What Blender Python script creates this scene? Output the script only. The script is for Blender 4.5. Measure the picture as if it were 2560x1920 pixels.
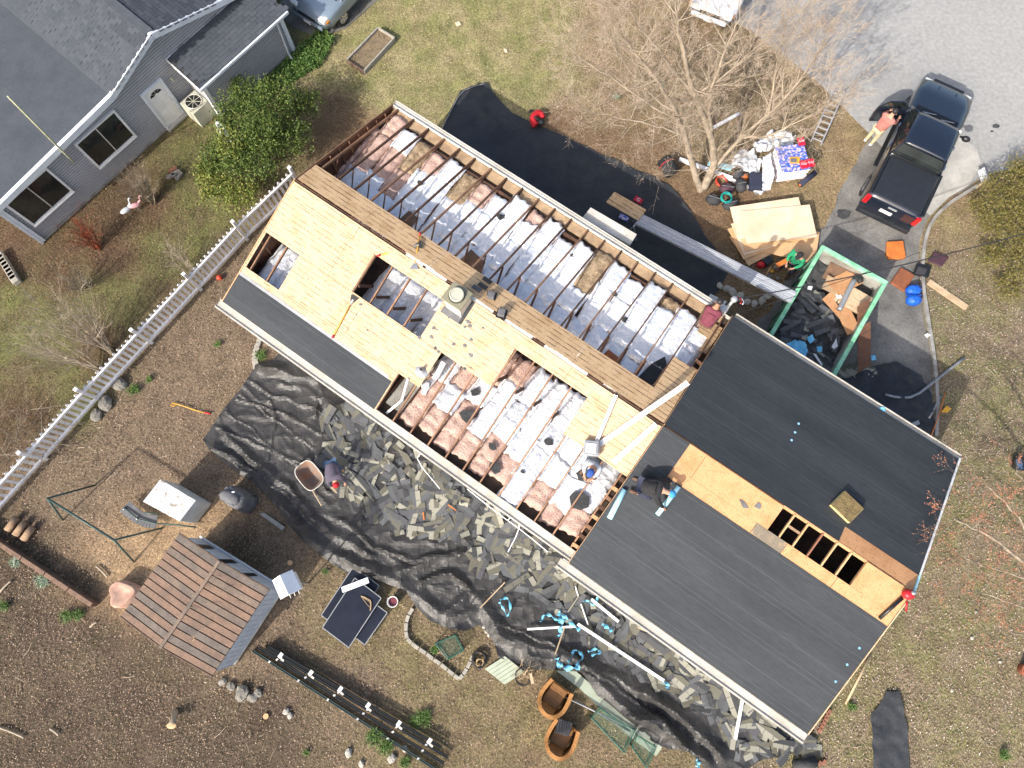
# Aerial view of a ranch house being re-roofed. Units: metres, X = picture right, Y = picture up, Z = up.
import bpy, math, random
import numpy as np
from mathutils import Vector, Matrix, noise, geometry, Quaternion
random.seed(7); np.random.seed(7)
R = random.uniform
for o in list(bpy.data.objects): bpy.data.objects.remove(o)
scn = bpy.context.scene
col = scn.collection

# ------------------------------------------------------------------ camera
TILT, HC, FOC = math.radians(14.3), 22.7, 1777.0
cam = bpy.data.cameras.new('camera'); camo = bpy.data.objects.new('camera', cam); col.objects.link(camo)
cam.sensor_width = 36; cam.lens = 36 * FOC / 2560; cam.clip_end = 3000
camo.location = (0, 0, HC); camo.rotation_euler = (TILT, 0, 0)
scn.camera = camo
scn.render.resolution_x, scn.render.resolution_y = 1024, 768

# ------------------------------------------------------------------ sky and sun
SUN_EL = math.radians(37); SUN_DIR = Vector((-.65, -.76, 0)).normalized()     # horizontal direction towards the sun
wd = bpy.data.worlds.new('World'); scn.world = wd; wd.use_nodes = True
nt = wd.node_tree; bg = nt.nodes['Background']
sky = nt.nodes.new('ShaderNodeTexSky'); sky.sky_type = 'NISHITA'; sky.sun_disc = False
sky.air_density = 1.0; sky.dust_density = 4.0; sky.ozone_density = .6; sky.sun_elevation = SUN_EL; sky.sun_rotation = math.atan2(SUN_DIR.x, SUN_DIR.y)
nt.links.new(sky.outputs[0], bg.inputs[0]); bg.inputs[1].default_value = .15
sl = bpy.data.lights.new('sun', 'SUN'); sl.energy = 3.2; sl.angle = math.radians(.5); sl.color = (1, .95, .88)
so = bpy.data.objects.new('sun', sl); col.objects.link(so); so.location = (-20, -20, 40)
toward = Vector((SUN_DIR.x * math.cos(SUN_EL), SUN_DIR.y * math.cos(SUN_EL), math.sin(SUN_EL)))
so.rotation_euler = toward.to_track_quat('Z', 'Y').to_euler()
vs = scn.view_settings; vs.view_transform = 'Standard'; vs.look = 'None'; vs.gamma = 1; vs.exposure = .76; vs.use_curve_mapping = False

# ------------------------------------------------------------------ survey: photo point at a known height -> site coordinates
def G(x, y, z=0.0):
    ax, ay = (x - 1280) / FOC, (960 - y) / FOC
    c, s = math.cos(TILT), math.sin(TILT)
    d = (ax, ay * c + s, ay * s - c)
    k = (z - HC) / d[2]
    return Vector((d[0] * k, d[1] * k, z))
def ray(x, y):
    ax, ay = (x - 1280) / FOC, (960 - y) / FOC
    c, s = math.cos(TILT), math.sin(TILT)
    return Vector((0, 0, HC)), Vector((ax, ay * c + s, ay * s - c))
def Gs(L, z=0.0): return [G(x, y, z) for x, y in L]
# house frame: u along the ridge, v across it (positive to the street side)
TH, V0, HR, PL, PR = -.613, 5.221, 4.286, .33, .30
UL, UJ, UR = -11.34, 1.23, 8.52
HCOS, HSIN = math.cos(TH), math.sin(TH)
def HP(u, v, z): return Vector((u * HCOS - (v + V0) * HSIN, u * HSIN + (v + V0) * HCOS, z))
def RP(u, v, dz=0.0, right=None):
    if right is None: right = u > UJ
    return HP(u, v, HR - (PR if right else PL) * abs(v) + dz)
def UV(x, y, sgn, pit=PL):
    o, d = ray(x, y); n = Vector((-HSIN, HCOS, 0)); k = sgn * pit
    t = (HR + k * V0 - o.z - k * o.dot(n)) / (d.z + k * d.dot(n)); q = o + d * t
    return q.dot(Vector((HCOS, HSIN, 0))), q.dot(n) - V0

# ------------------------------------------------------------------ materials
MATS = {}
def pm(name, c1, c2=None, scale=3.0, rough=.7, metal=0.0, bump=0.0, bscale=40.0, detail=6.0, lo=.35, hi=.65, spec=.5,
       fine=0.0, coat=0.0, stretch=None, obj=None, trans=0.0, alpha=1.0, crease=0.0, cscale=4.0):
    m = bpy.data.materials.new(name); m.use_nodes = True; N, L = m.node_tree.nodes, m.node_tree.links
    b = N['Principled BSDF']; b.inputs['Roughness'].default_value = rough; b.inputs['Metallic'].default_value = metal
    b.inputs['Specular IOR Level'].default_value = spec; b.inputs['Coat Weight'].default_value = coat
    b.inputs['Transmission Weight'].default_value = trans; b.inputs['Alpha'].default_value = alpha
    c1 = tuple(c1) + (1,); b.inputs['Base Color'].default_value = c1
    if c2 or bump or crease:
        if obj:
            tc = N.new('ShaderNodeTexCoord'); tc.object = obj; vec = tc.outputs['Object']
        else:
            tc = N.new('ShaderNodeNewGeometry'); vec = tc.outputs['Position']
        if stretch:
            mp = N.new('ShaderNodeMapping'); mp.inputs['Scale'].default_value = stretch; L.new(vec, mp.inputs[0]); vec = mp.outputs[0]
    if c2:
        n = N.new('ShaderNodeTexNoise'); n.inputs['Scale'].default_value = scale; n.inputs['Detail'].default_value = detail
        n.inputs['Roughness'].default_value = .6; L.new(vec, n.inputs['Vector'])
        r = N.new('ShaderNodeMapRange'); r.inputs[1].default_value = lo; r.inputs[2].default_value = hi; L.new(n.outputs[0], r.inputs[0])
        mx = N.new('ShaderNodeMix'); mx.data_type = 'RGBA'; mx.inputs[6].default_value = c1; mx.inputs[7].default_value = tuple(c2) + (1,)
        L.new(r.outputs[0], mx.inputs[0]); out = mx.outputs[2]
        if fine:
            n2 = N.new('ShaderNodeTexNoise'); n2.inputs['Scale'].default_value = scale * 14; n2.inputs['Detail'].default_value = 3; L.new(vec, n2.inputs['Vector'])
            r2 = N.new('ShaderNodeMapRange'); r2.inputs[1].default_value = .3; r2.inputs[2].default_value = .7
            r2.inputs[3].default_value = 1 - fine; r2.inputs[4].default_value = 1 + fine; L.new(n2.outputs[0], r2.inputs[0])
            mm = N.new('ShaderNodeVectorMath'); mm.operation = 'SCALE'; L.new(out, mm.inputs[0]); L.new(r2.outputs[0], mm.inputs['Scale']); out = mm.outputs[0]
        L.new(out, b.inputs['Base Color'])
    if bump:
        nb = N.new('ShaderNodeTexNoise'); nb.inputs['Scale'].default_value = bscale; nb.inputs['Detail'].default_value = 4; L.new(vec, nb.inputs['Vector'])
        bp = N.new('ShaderNodeBump'); bp.inputs['Strength'].default_value = bump; bp.inputs['Distance'].default_value = .03
        L.new(nb.outputs[0], bp.inputs['Height']); L.new(bp.outputs[0], b.inputs['Normal'])
    if crease:                 # sharp fold lines of a crumpled sheet
        prev = b.inputs['Normal'].links[0].from_socket if b.inputs['Normal'].links else None
        for sc_, k in ((cscale, 1.0), (cscale * 2.7, .6)):
            v = N.new('ShaderNodeTexNoise'); v.noise_type = 'RIDGED_MULTIFRACTAL'; v.inputs['Scale'].default_value = sc_; v.inputs['Detail'].default_value = 2; v.inputs['Distortion'].default_value = .6; L.new(vec, v.inputs['Vector'])
            bp = N.new('ShaderNodeBump'); bp.inputs['Strength'].default_value = min(1, crease * k); bp.inputs['Distance'].default_value = .04; L.new(v.outputs[0], bp.inputs['Height'])
            if prev: L.new(prev, bp.inputs['Normal'])
            prev = bp.outputs[0]
        L.new(prev, b.inputs['Normal'])
    MATS[name] = m
    return m
def attr_mat(name, attr='col', rough=.8, bump=0.0, bscale=60, spec=.2, var=0.0):
    m = bpy.data.materials.new(name); m.use_nodes = True; N, L = m.node_tree.nodes, m.node_tree.links
    b = N['Principled BSDF']; b.inputs['Roughness'].default_value = rough; b.inputs['Specular IOR Level'].default_value = spec
    a = N.new('ShaderNodeAttribute'); a.attribute_name = attr; L.new(a.outputs['Color'], b.inputs['Base Color'])
    MATS[name] = m; return m

# ------------------------------------------------------------------ mesh building
class B:
    def __init__(s): s.v = []; s.f = []; s.m = []; s.mi = 0
    def add(s, vs, fs):
        o = len(s.v); s.v += [tuple(q) for q in vs]; s.f += [tuple(i + o for i in q) for q in fs]; s.m += [s.mi] * len(fs); return s
    def obox(s, p, a, b, c):           # corner + three edge vectors
        p, a, b, c = Vector(p), Vector(a), Vector(b), Vector(c)
        return s.add([p, p + a, p + a + b, p + b, p + c, p + a + c, p + a + b + c, p + b + c],
                     [(0, 3, 2, 1), (4, 5, 6, 7), (0, 1, 5, 4), (1, 2, 6, 5), (2, 3, 7, 6), (3, 0, 4, 7)])
    def box(s, c, d, mat=None):
        c = Vector(c); x, y, z = Vector((d[0], 0, 0)), Vector((0, d[1], 0)), Vector((0, 0, d[2]))
        if mat is not None: x, y, z = mat @ x, mat @ y, mat @ z
        return s.obox(c - (x + y + z) / 2, x, y, z)
    def bar(s, p, q, w, h, up=(0, 0, 1)):   # beam from p to q, w sideways, h along up
        p, q = Vector(p), Vector(q); d = q - p; u = Vector(up); sd = d.cross(u)
        if sd.length < 1e-6: sd = d.cross(Vector((1, 0, 0)))
        sd.normalize(); u = sd.cross(d).normalized()
        return s.obox(p - sd * w / 2 - u * h / 2, d, sd * w, u * h)
    def prism(s, pts, ext):             # polygon extruded along ext
        n = len(pts); ext = Vector(ext); pts = [Vector(q) for q in pts]
        return s.add(pts + [q + ext for q in pts], [tuple(range(n - 1, -1, -1)), tuple(range(n, 2 * n))] + [(i, (i + 1) % n, (i + 1) % n + n, i + n) for i in range(n)])
    def tube(s, pts, r, n=6, cap=True):
        pts = [Vector(q) for q in pts]; k = len(pts); rs = r if isinstance(r, (list, tuple)) else [r] * k
        vs = []; prev = None
        for i in range(k):
            d = (pts[min(i + 1, k - 1)] - pts[max(i - 1, 0)])
            if d.length < 1e-9: d = Vector((0, 0, 1))
            d.normalize()
            if prev is None:
                a = d.orthogonal().normalized()
            else:
                a = prev - d * prev.dot(d)
                a = a.normalized() if a.length > 1e-6 else d.orthogonal().normalized()
            prev = a; b = d.cross(a)
            for j in range(n):
                t = 2 * math.pi * j / n; vs.append(pts[i] + (a * math.cos(t) + b * math.sin(t)) * rs[i])
        fs = [(i * n + j, i * n + (j + 1) % n, (i + 1) * n + (j + 1) % n, (i + 1) * n + j) for i in range(k - 1) for j in range(n)]
        if cap: fs += [tuple(range(n - 1, -1, -1)), tuple(range((k - 1) * n, k * n))]
        return s.add(vs, fs)
    def lathe(s, prof, c=(0, 0, 0), n=16, mat=None, closed=False):   # prof [(r,z)]
        c = Vector(c); vs = []
        for r, z in prof:
            for j in range(n):
                t = 2 * math.pi * j / n; q = Vector((r * math.cos(t), r * math.sin(t), z))
                if mat is not None: q = mat @ q
                vs.append(c + q)
        k = len(prof); fs = [(i * n + j, i * n + (j + 1) % n, (i + 1) * n + (j + 1) % n, (i + 1) * n + j) for i in range(k - 1) for j in range(n)]
        if closed: fs += [((k - 1) * n + j, (k - 1) * n + (j + 1) % n, (j + 1) % n, j) for j in range(n)]
        else: fs += [tuple(range(n - 1, -1, -1)), tuple(range((k - 1) * n, k * n))]
        return s.add(vs, fs)
    def ell(s, c, r, n=12, m=8, mat=None, nz=0.0, sc=3.0):
        c = Vector(c); r = (r, r, r) if not isinstance(r, (tuple, list)) else r; vs = []
        for i in range(1, m):
            p = math.pi * i / m
            for j in range(n):
                t = 2 * math.pi * j / n; q = Vector((math.sin(p) * math.cos(t), math.sin(p) * math.sin(t), math.cos(p)))
                if nz: q *= 1 + nz * noise.noise(q * sc + c)
                q = Vector((q.x * r[0], q.y * r[1], q.z * r[2]))
                vs.append(c + (mat @ q if mat is not None else q))
        zt, zb = Vector((0, 0, r[2])), Vector((0, 0, -r[2]))
        if mat is not None: zt, zb = mat @ zt, mat @ zb
        o = len(vs); vs += [c + zt, c + zb]
        fs = [(i * n + j, (i + 1) * n + j, (i + 1) * n + (j + 1) % n, i * n + (j + 1) % n) for i in range(m - 2) for j in range(n)]
        fs += [(o, j, (j + 1) % n) for j in range(n)] + [(o + 1, (m - 2) * n + (j + 1) % n, (m - 2) * n + j) for j in range(n)]
        return s.add(vs, fs)
    def grid(s, nx, ny, fn):
        return s.add([fn(i / nx, j / ny) for j in range(ny + 1) for i in range(nx + 1)],
                     [(j * (nx + 1) + i, j * (nx + 1) + i + 1, (j + 1) * (nx + 1) + i + 1, (j + 1) * (nx + 1) + i) for j in range(ny) for i in range(nx)])
    def mesh(s, name):
        me = bpy.data.meshes.new(name); me.from_pydata(s.v, [], s.f); return me
    def build(s, name, mat, parent=None, smooth=False, bev=0.0, thick=0.0, sub=0, local=False):
        me = s.mesh(name); mats = mat if isinstance(mat, (list, tuple)) else [mat]
        for q in mats: me.materials.append(MATS[q] if isinstance(q, str) else q)
        if len(mats) > 1: me.polygons.foreach_set('material_index', s.m)
        if smooth: me.polygons.foreach_set('use_smooth', [True] * len(s.f))
        o = bpy.data.objects.new(name, me); col.objects.link(o)
        if parent is not None:
            o.parent = parent
            if not local: o.matrix_parent_inverse = full(parent).inverted()
        if thick: md = o.modifiers.new('thick', 'SOLIDIFY'); md.thickness = thick; md.offset = 1
        if bev: md = o.modifiers.new('bevel', 'BEVEL'); md.width = bev; md.segments = 2; md.limit_method = 'ANGLE'
        if sub: md = o.modifiers.new('sub', 'SUBSURF'); md.levels = sub; md.render_levels = sub
        return o
def full(o):
    m = Matrix.LocRotScale(o.location, o.rotation_euler, o.scale)
    return (full(o.parent) @ o.matrix_parent_inverse @ m) if o.parent else m
def tag(o, label, cat, group=None):
    o['label'] = label; o['category'] = cat
    if group: o['group'] = group
    return o
def struct(o): o['kind'] = 'structure'; return o
def stuff(o): o['kind'] = 'stuff'; return o
def thing(name, label, cat, loc=(0, 0, 0), rz=0.0, group=None):
    o = bpy.data.objects.new(name, None); col.objects.link(o); o.location = loc; o.rotation_euler = (0, 0, rz); o.empty_display_size = .2
    return tag(o, label, cat, group)
def place(name, me, mat, loc, rot=(0, 0, 0), sc=(1, 1, 1), parent=None):   # shared mesh copy
    o = bpy.data.objects.new(name, me); col.objects.link(o); o.location = loc; o.rotation_euler = rot; o.scale = sc
    if parent is not None: o.parent = parent; o.matrix_parent_inverse = full(parent).inverted()
    return o
def mk(b, name, mats, smooth=False):
    me = b.mesh(name)
    for q in (mats if isinstance(mats, (list, tuple)) else [mats]): me.materials.append(MATS[q])
    if isinstance(mats, (list, tuple)) and len(mats) > 1: me.polygons.foreach_set('material_index', b.m)
    if smooth: me.polygons.foreach_set('use_smooth', [True] * len(b.f))
    return me
def copy_tree(o, parent=None, loc=None, rot=None, label=None):
    c = o.copy(); col.objects.link(c)
    if parent is not None: c.parent = parent; c.matrix_parent_inverse = o.matrix_parent_inverse.copy()
    if loc is not None: c.location = loc
    if rot is not None: c.rotation_euler = rot
    if label: c['label'] = label
    for ch in [q for q in bpy.data.objects if q.parent == o]: copy_tree(ch, c)
    return c
def bulk(name, V, F, mat, cols=None, parent=None):           # numpy arrays -> one mesh, colour per vertex
    me = bpy.data.meshes.new(name); V = np.asarray(V, np.float32); F = np.asarray(F, np.int32); k = F.shape[1]
    me.vertices.add(len(V)); me.vertices.foreach_set('co', V.ravel()); me.loops.add(F.size); me.loops.foreach_set('vertex_index', F.ravel())
    me.polygons.add(len(F)); me.polygons.foreach_set('loop_start', np.arange(0, F.size, k, dtype=np.int32)); me.update(calc_edges=True)
    if cols is not None:
        a = me.attributes.new('col', 'FLOAT_COLOR', 'POINT'); c = np.ones((len(V), 4), np.float32); c[:, :3] = cols; a.data.foreach_set('color', c.ravel())
    (None if name == 'ground' else me.shade_flat()); me.materials.append(MATS[mat]); o = bpy.data.objects.new(name, me); col.objects.link(o)
    if parent is not None: o.parent = parent; o.matrix_parent_inverse = full(parent).inverted()
    return o
def inpoly(px, py, poly):
    r = np.zeros(len(px), bool); n = len(poly)
    for i in range(n):
        x1, y1 = poly[i][0], poly[i][1]; x2, y2 = poly[(i + 1) % n][0], poly[(i + 1) % n][1]
        if y1 == y2: continue
        c = ((y1 > py) != (y2 > py)) & (px < (x2 - x1) * (py - y1) / (y2 - y1) + x1); r ^= c
    return r
def segdist(px, py, L):
    d = np.full(len(px), 1e9)
    for (ax, ay), (bx, by) in zip(L[:-1], L[1:]):
        dx, dy = bx - ax, by - ay; t = np.clip(((px - ax) * dx + (py - ay) * dy) / (dx * dx + dy * dy + 1e-9), 0, 1)
        d = np.minimum(d, np.hypot(px - ax - t * dx, py - ay - t * dy))
    return d
def smoothline(L, it=2, closed=False):
    for _ in range(it):
        o = [] if closed else [L[0]]
        n = len(L)
        for i in range(n if closed else n - 1):
            a, b = Vector(L[i]), Vector(L[(i + 1) % n]); o += [a * .75 + b * .25, a * .25 + b * .75]
        if not closed: o.append(L[-1])
        L = [Vector(q) for q in o]
    return L
def sheet(poly, step, zf):               # triangulated cloth over a plan polygon, height from zf
    poly = [Vector((q[0], q[1])) for q in poly]; P = []
    n = len(poly)
    for i in range(n):
        a, b = poly[i], poly[(i + 1) % n]; k = max(1, int((b - a).length / step))
        P += [a.lerp(b, j / k) for j in range(k)]
    nb = len(P); xs = [q.x for q in P]; ys = [q.y for q in P]
    gx, gy = np.meshgrid(np.arange(min(xs), max(xs), step), np.arange(min(ys), max(ys), step))
    gx = gx.ravel() + np.random.uniform(-.2, .2, gx.size) * step; gy = gy.ravel() + np.random.uniform(-.2, .2, gy.size) * step
    k = inpoly(gx, gy, poly) & (segdist(gx, gy, [(q.x, q.y) for q in P] + [(P[0].x, P[0].y)]) > step * .4)
    P += [Vector((x, y)) for x, y in zip(gx[k], gy[k])]
    r = geometry.delaunay_2d_cdt(P, [], [list(range(nb))], 1, 1e-6)
    b = B(); b.add([(q.x, q.y, zf(q.x, q.y)) for q in r[0]], [tuple(f) for f in r[2]]); return b
def fbm(x, y, s=1.0, o=4):
    return noise.fractal(Vector((x * s, y * s, 3.3)), 1.0, 2.0, o)
def nrand(n, a, b): return np.random.uniform(a, b, n)

# ------------------------------------------------------------------ material library
pm('asphalt_road', (.305, .302, .29), (.332, .328, .314), .5, .9, bump=.25, bscale=120, fine=.12, spec=.2)
pm('asphalt_drive', (.12, .116, .108), (.23, .222, .205), .9, .9, bump=.3, bscale=120, fine=.18, spec=.2)
pm('concrete', (.36, .35, .32), (.5, .48, .44), 1.6, .9, bump=.3, bscale=60, fine=.1, spec=.2)
pm('old_concrete', (.2, .19, .175), (.36, .35, .32), 3, .9, bump=.4, bscale=50, fine=.15, spec=.2)
pm('rafter', (.34, .19, .105), (.17, .085, .047), 1.5, .75, fine=.2, stretch=(1, 1, 1))
pm('rafter_dark', (.15, .075, .042), (.06, .03, .018), 1.6, .8, fine=.2)
pm('new_wood', (.62, .38, .2), (.48, .27, .13), 2.5, .7, fine=.12)
pm('plywood_tan', (.45, .32, .19), (.28, .185, .11), 3.5, .7, fine=.15)
pm('plank', (.55, .42, .27), (.42, .3, .18), 3, .75, fine=.12)
pm('gable_board', (.16, .065, .03), (.07, .028, .014), 3, .75, fine=.2)
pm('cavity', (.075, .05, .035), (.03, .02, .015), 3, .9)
pm('gutter_white', (.66, .63, .57), (.5, .47, .41), 1.2, .55, fine=.08)
pm('gutter_aged', (.6, .56, .49), (.42, .39, .33), 1.8, .65, fine=.12)
pm('trim_white', (.72, .76, .8), (.6, .64, .68), 2, .5, fine=.06)
pm('paint_white', (.8, .8, .78), (.7, .7, .68), 3, .45, fine=.04)
pm('aluminium', (.62, .63, .65), (.5, .51, .53), 4, .45, metal=.45, fine=.08)
pm('galvanised', (.52, .53, .54), (.4, .41, .42), 5, .45, metal=.5, fine=.15)
pm('silver_grey', (.34, .35, .36), (.26, .27, .28), 5, .5, metal=.4)
pm('pink_fibre', (.62, .44, .37), (.43, .28, .225), 5, .95, bump=1, bscale=22, fine=.25, spec=.1)
pm('tan_fibre', (.45, .34, .22), (.2, .14, .085), 6, .95, bump=1, bscale=25, fine=.35, spec=.1)
pm('foil', (.92, .93, .95), (.74, .78, .84), 3.0, .38, metal=.35, crease=1.0, cscale=3.2)
pm('foil_bright', (.93, .93, .93), (.76, .79, .83), 3.5, .42, metal=.2, crease=1.0, cscale=3.4)
pm('kraft_brown', (.23, .13, .075), (.14, .08, .05), 4, .8, fine=.2)
pm('tarp_black', (.02, .023, .027), (.036, .038, .041), 1.3, .6, fine=.2, spec=.4, crease=.25, cscale=2.2)
pm('tarp_worn', (.026, .0255, .025), (.046, .043, .04), 4, .5, fine=.25, spec=.5, crease=.3, cscale=4.5)
pm('rubber', (.018, .018, .019), (.03, .03, .03), 4, .7)
pm('plastic_black', (.014, .015, .017), None, rough=.4)
pm('bag_black', (.028, .028, .032), (.05, .05, .055), 6, .75, bump=.3)
pm('bag_plum', (.07, .03, .045), (.05, .02, .03), 6, .75)
pm('shingle_dark', (.045, .047, .05), (.08, .082, .083), 5, .9, bump=.5, bscale=150, fine=.3, spec=.2)
pm('shingle_olive', (.115, .11, .085), (.17, .16, .125), 4, .9, bump=.5, bscale=150, fine=.25, spec=.2)
pm('shingle_pale', (.25, .245, .195), (.37, .36, .295), 4, .9, bump=.5, bscale=150, fine=.2, spec=.2)
pm('shingle_grey', (.09, .095, .1), (.15, .155, .16), 4, .9, bump=.5, bscale=150, fine=.25, spec=.2)
pm('siding_grey', (.38, .385, .4), (.34, .345, .36), 1.2, .6, fine=.05)
pm('glass_dark', (.012, .016, .016), (.03, .036, .035), 1.2, .08, spec=.8)
pm('picket_white', (.82, .81, .81), (.66, .65, .64), 2.5, .6, fine=.12)
pm('shed_plank', (.23, .165, .12), (.135, .11, .09), 1.6, .85, fine=.25, stretch=(1, 1, 1))
pm('shed_wall', (.6, .65, .7), (.5, .55, .6), 2.0, .6, fine=.1)
pm('bark', (.42, .34, .25), (.24, .2, .15), 5, .9, bump=.8, bscale=30, fine=.3, spec=.15)
pm('twig', (.47, .395, .3), (.34, .28, .21), 3, .9, spec=.15); pm('twig_dark', (.3, .25, .18), (.2, .165, .12), 3, .9, spec=.15)
pm('twig_grey', (.27, .23, .17), (.17, .145, .11), 3, .9, spec=.15)
pm('twig_red', (.27, .06, .03), (.15, .05, .03), 3, .85, spec=.2)
pm('stone', (.28, .26, .22), (.16, .15, .13), 4, .9, bump=.5, bscale=18, fine=.2, spec=.2)
pm('stone_pale', (.5, .47, .4), (.36, .34, .29), 4, .9, bump=.4, bscale=18, fine=.15, spec=.2)
pm('paver', (.4, .37, .31), (.28, .265, .23), 5, .9, bump=.4, bscale=40, fine=.2, spec=.2)
pm('brick_red', (.3, .14, .09), (.22, .1, .065), 5, .9, fine=.2, spec=.2)
pm('log', (.4, .27, .16), (.25, .16, .1), 8, .85, fine=.2)
pm('stump_pink', (.5, .33, .25), (.38, .22, .16), 5, .85, fine=.2); pm('barrow', (.17, .15, .135), (.27, .14, .08), 3, .6, fine=.2); pm('cut_wood', (.62, .4, .22), (.5, .28, .14), 6, .8, fine=.15)
pm('timber_old', (.17, .11, .075), (.09, .06, .045), 4, .9, fine=.3)
pm('green_paint', (.17, .46, .25), (.3, .6, .4), 4, .55, fine=.2, lo=.4, hi=.6)
pm('rust', (.3, .1, .04), (.2, .07, .035), 5, .8, fine=.25)
pm('rust_dark', (.16, .07, .035), (.1, .05, .03), 6, .8, fine=.25)
pm('container_inner', (.38, .38, .34), (.22, .2, .17), 2, .7, fine=.25)
pm('container_side', (.1, .22, .14), (.06, .13, .09), 2, .6, fine=.25)
pm('plastic_blue', (.2, .42, .56), (.28, .5, .64), 4, .35)
pm('tarp_blue', (.01, .09, .5), (.02, .15, .66), 5, .35, crease=.9, cscale=6)
pm('sheet_cyan', (.1, .45, .7), (.24, .62, .84), 5, .4, crease=.6, cscale=7)
pm('membrane_blue', (.35, .66, .75), (.42, .72, .8), 5, .4)
pm('yellow', (.72, .38, .035), (.62, .3, .03), 5, .45)
pm('red', (.55, .015, .025), (.45, .012, .02), 5, .45)
pm('red_orange', (.62, .07, .03), (.5, .04, .02), 5, .45)
pm('orange', (.65, .2, .04), (.5, .14, .03), 5, .55)
pm('teal', (.01, .26, .24), (.015, .34, .3), 6, .4)
pm('green_wire', (.03, .13, .09), (.02, .09, .06), 6, .55)
pm('dark_green_metal', (.025, .06, .055), (.04, .075, .065), 6, .5)
pm('wicker', (.5, .24, .07), (.36, .16, .045), 18, .7, bump=.5, bscale=60)
pm('leather_brown', (.28, .13, .035), (.2, .085, .025), 6, .5)
pm('pvc_white', (.86, .86, .86), None, rough=.35)
pm('panel_blue', (.008, .011, .022), (.012, .016, .03), 3, .35, spec=.35)
pm('rail_black', (.016, .02, .02), (.03, .035, .035), 3, .35, metal=.3)
pm('truck_paint', (.007, .011, .022), None, rough=.22, coat=1.0, spec=.6)
pm('truck_soft', (.012, .015, .02), (.017, .02, .026), 5, .55)
pm('chrome', (.7, .7, .72), None, rough=.15, metal=1)
pm('car_blue', (.24, .3, .36), (.25, .31, .37), 2, .28, metal=.35, coat=.8)
pm('car_white', (.78, .8, .82), None, rough=.25, coat=.8)
pm('lamp_red', (.5, .01, .015), None, rough=.2, coat=.5)
pm('lamp_clear', (.65, .65, .62), None, rough=.1, coat=1)
pm('lamp_amber', (.7, .25, .03), None, rough=.2)
pm('skin', (.5, .28, .19), (.44, .23, .15), 12, .6)
pm('skin_tan', (.36, .18, .1), (.3, .15, .08), 12, .6)
pm('hair_black', (.012, .011, .012), (.025, .022, .022), 40, .6)
pm('cloth_pink', (.42, .17, .14), (.36, .14, .12), 9, .85, bump=.3, bscale=25)
pm('cloth_cream', (.58, .46, .29), (.5, .4, .25), 9, .85)
pm('cloth_green', (.02, .3, .14), (.015, .24, .11), 9, .85, bump=.3, bscale=25)
pm('cloth_navy', (.02, .025, .05), (.03, .035, .065), 9, .85)
pm('cloth_maroon', (.17, .035, .055), (.12, .025, .04), 9, .85, bump=.3, bscale=25)
pm('cloth_grey', (.42, .46, .5), (.34, .38, .42), 9, .85, bump=.3, bscale=25)
pm('cloth_purple', (.1, .085, .12), (.08, .068, .095), 9, .85)
pm('cloth_black', (.012, .012, .014), (.02, .02, .022), 9, .85)
pm('cloth_red', (.5, .01, .02), (.4, .008, .015), 9, .8, bump=.3, bscale=25)
pm('cloth_brown', (.15, .085, .05), (.1, .055, .035), 9, .85)
pm('denim', (.06, .11, .2), (.04, .08, .15), 9, .85)
pm('cap_blue', (.02, .08, .32), (.015, .06, .26), 9, .8)
pm('cap_sky', (.05, .3, .6), (.04, .25, .52), 9, .8)
pm('flamingo', (.65, .3, .33), (.6, .4, .42), 6, .5)
pm('terracotta', (.48, .16, .09), (.4, .13, .08), 6, .8)
pm('cover_grey', (.1, .1, .105), (.15, .15, .155), 3, .7, bump=.4, bscale=12)
pm('appliance', (.66, .7, .68), (.5, .54, .53), 3, .4, fine=.05)
pm('appliance_top', (.56, .57, .54), (.26, .22, .17), 6, .6, lo=.53, hi=.66)
pm('pale_green', (.42, .47, .36), (.34, .38, .28), 3, .6, fine=.1)
pm('wrap_blue', (.05, .12, .5), (.6, .5, .62), 12, .3, lo=.48, hi=.56, detail=9)
pm('wrap_red', (.55, .02, .05), (.5, .015, .04), 7, .3)
pm('wrap_white', (.8, .8, .83), (.5, .1, .15), 14, .3, lo=.56, hi=.62)
pm('plastic_sheet', (.74, .76, .78), (.56, .59, .62), 5, .3, crease=.9, cscale=6)
pm('foam_pad', (.36, .25, .1), (.2, .14, .06), 8, .9, bump=.9, bscale=30, fine=.3)
pm('foam_edge', (.62, .5, .24), (.55, .42, .18), 8, .9)
pm('cable', (.02, .02, .022), None, rough=.6)
pm('rope_tan', (.5, .36, .2), (.38, .26, .14), 20, .9)
pm('old_pole', (.45, .45, .3), (.35, .36, .24), 4, .6)
pm('flue_pale', (.5, .5, .4), (.42, .42, .33), 4, .6, fine=.08)
pm('cap_olive', (.27, .25, .17), (.21, .2, .14), 4, .5, fine=.08)
pm('litter_dirt', (.11, .085, .06), (.07, .052, .038), 4, .95, fine=.3, bump=.8, bscale=30)
attr_mat('scatter'); attr_mat('foliage', rough=.55, spec=.3)

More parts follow.
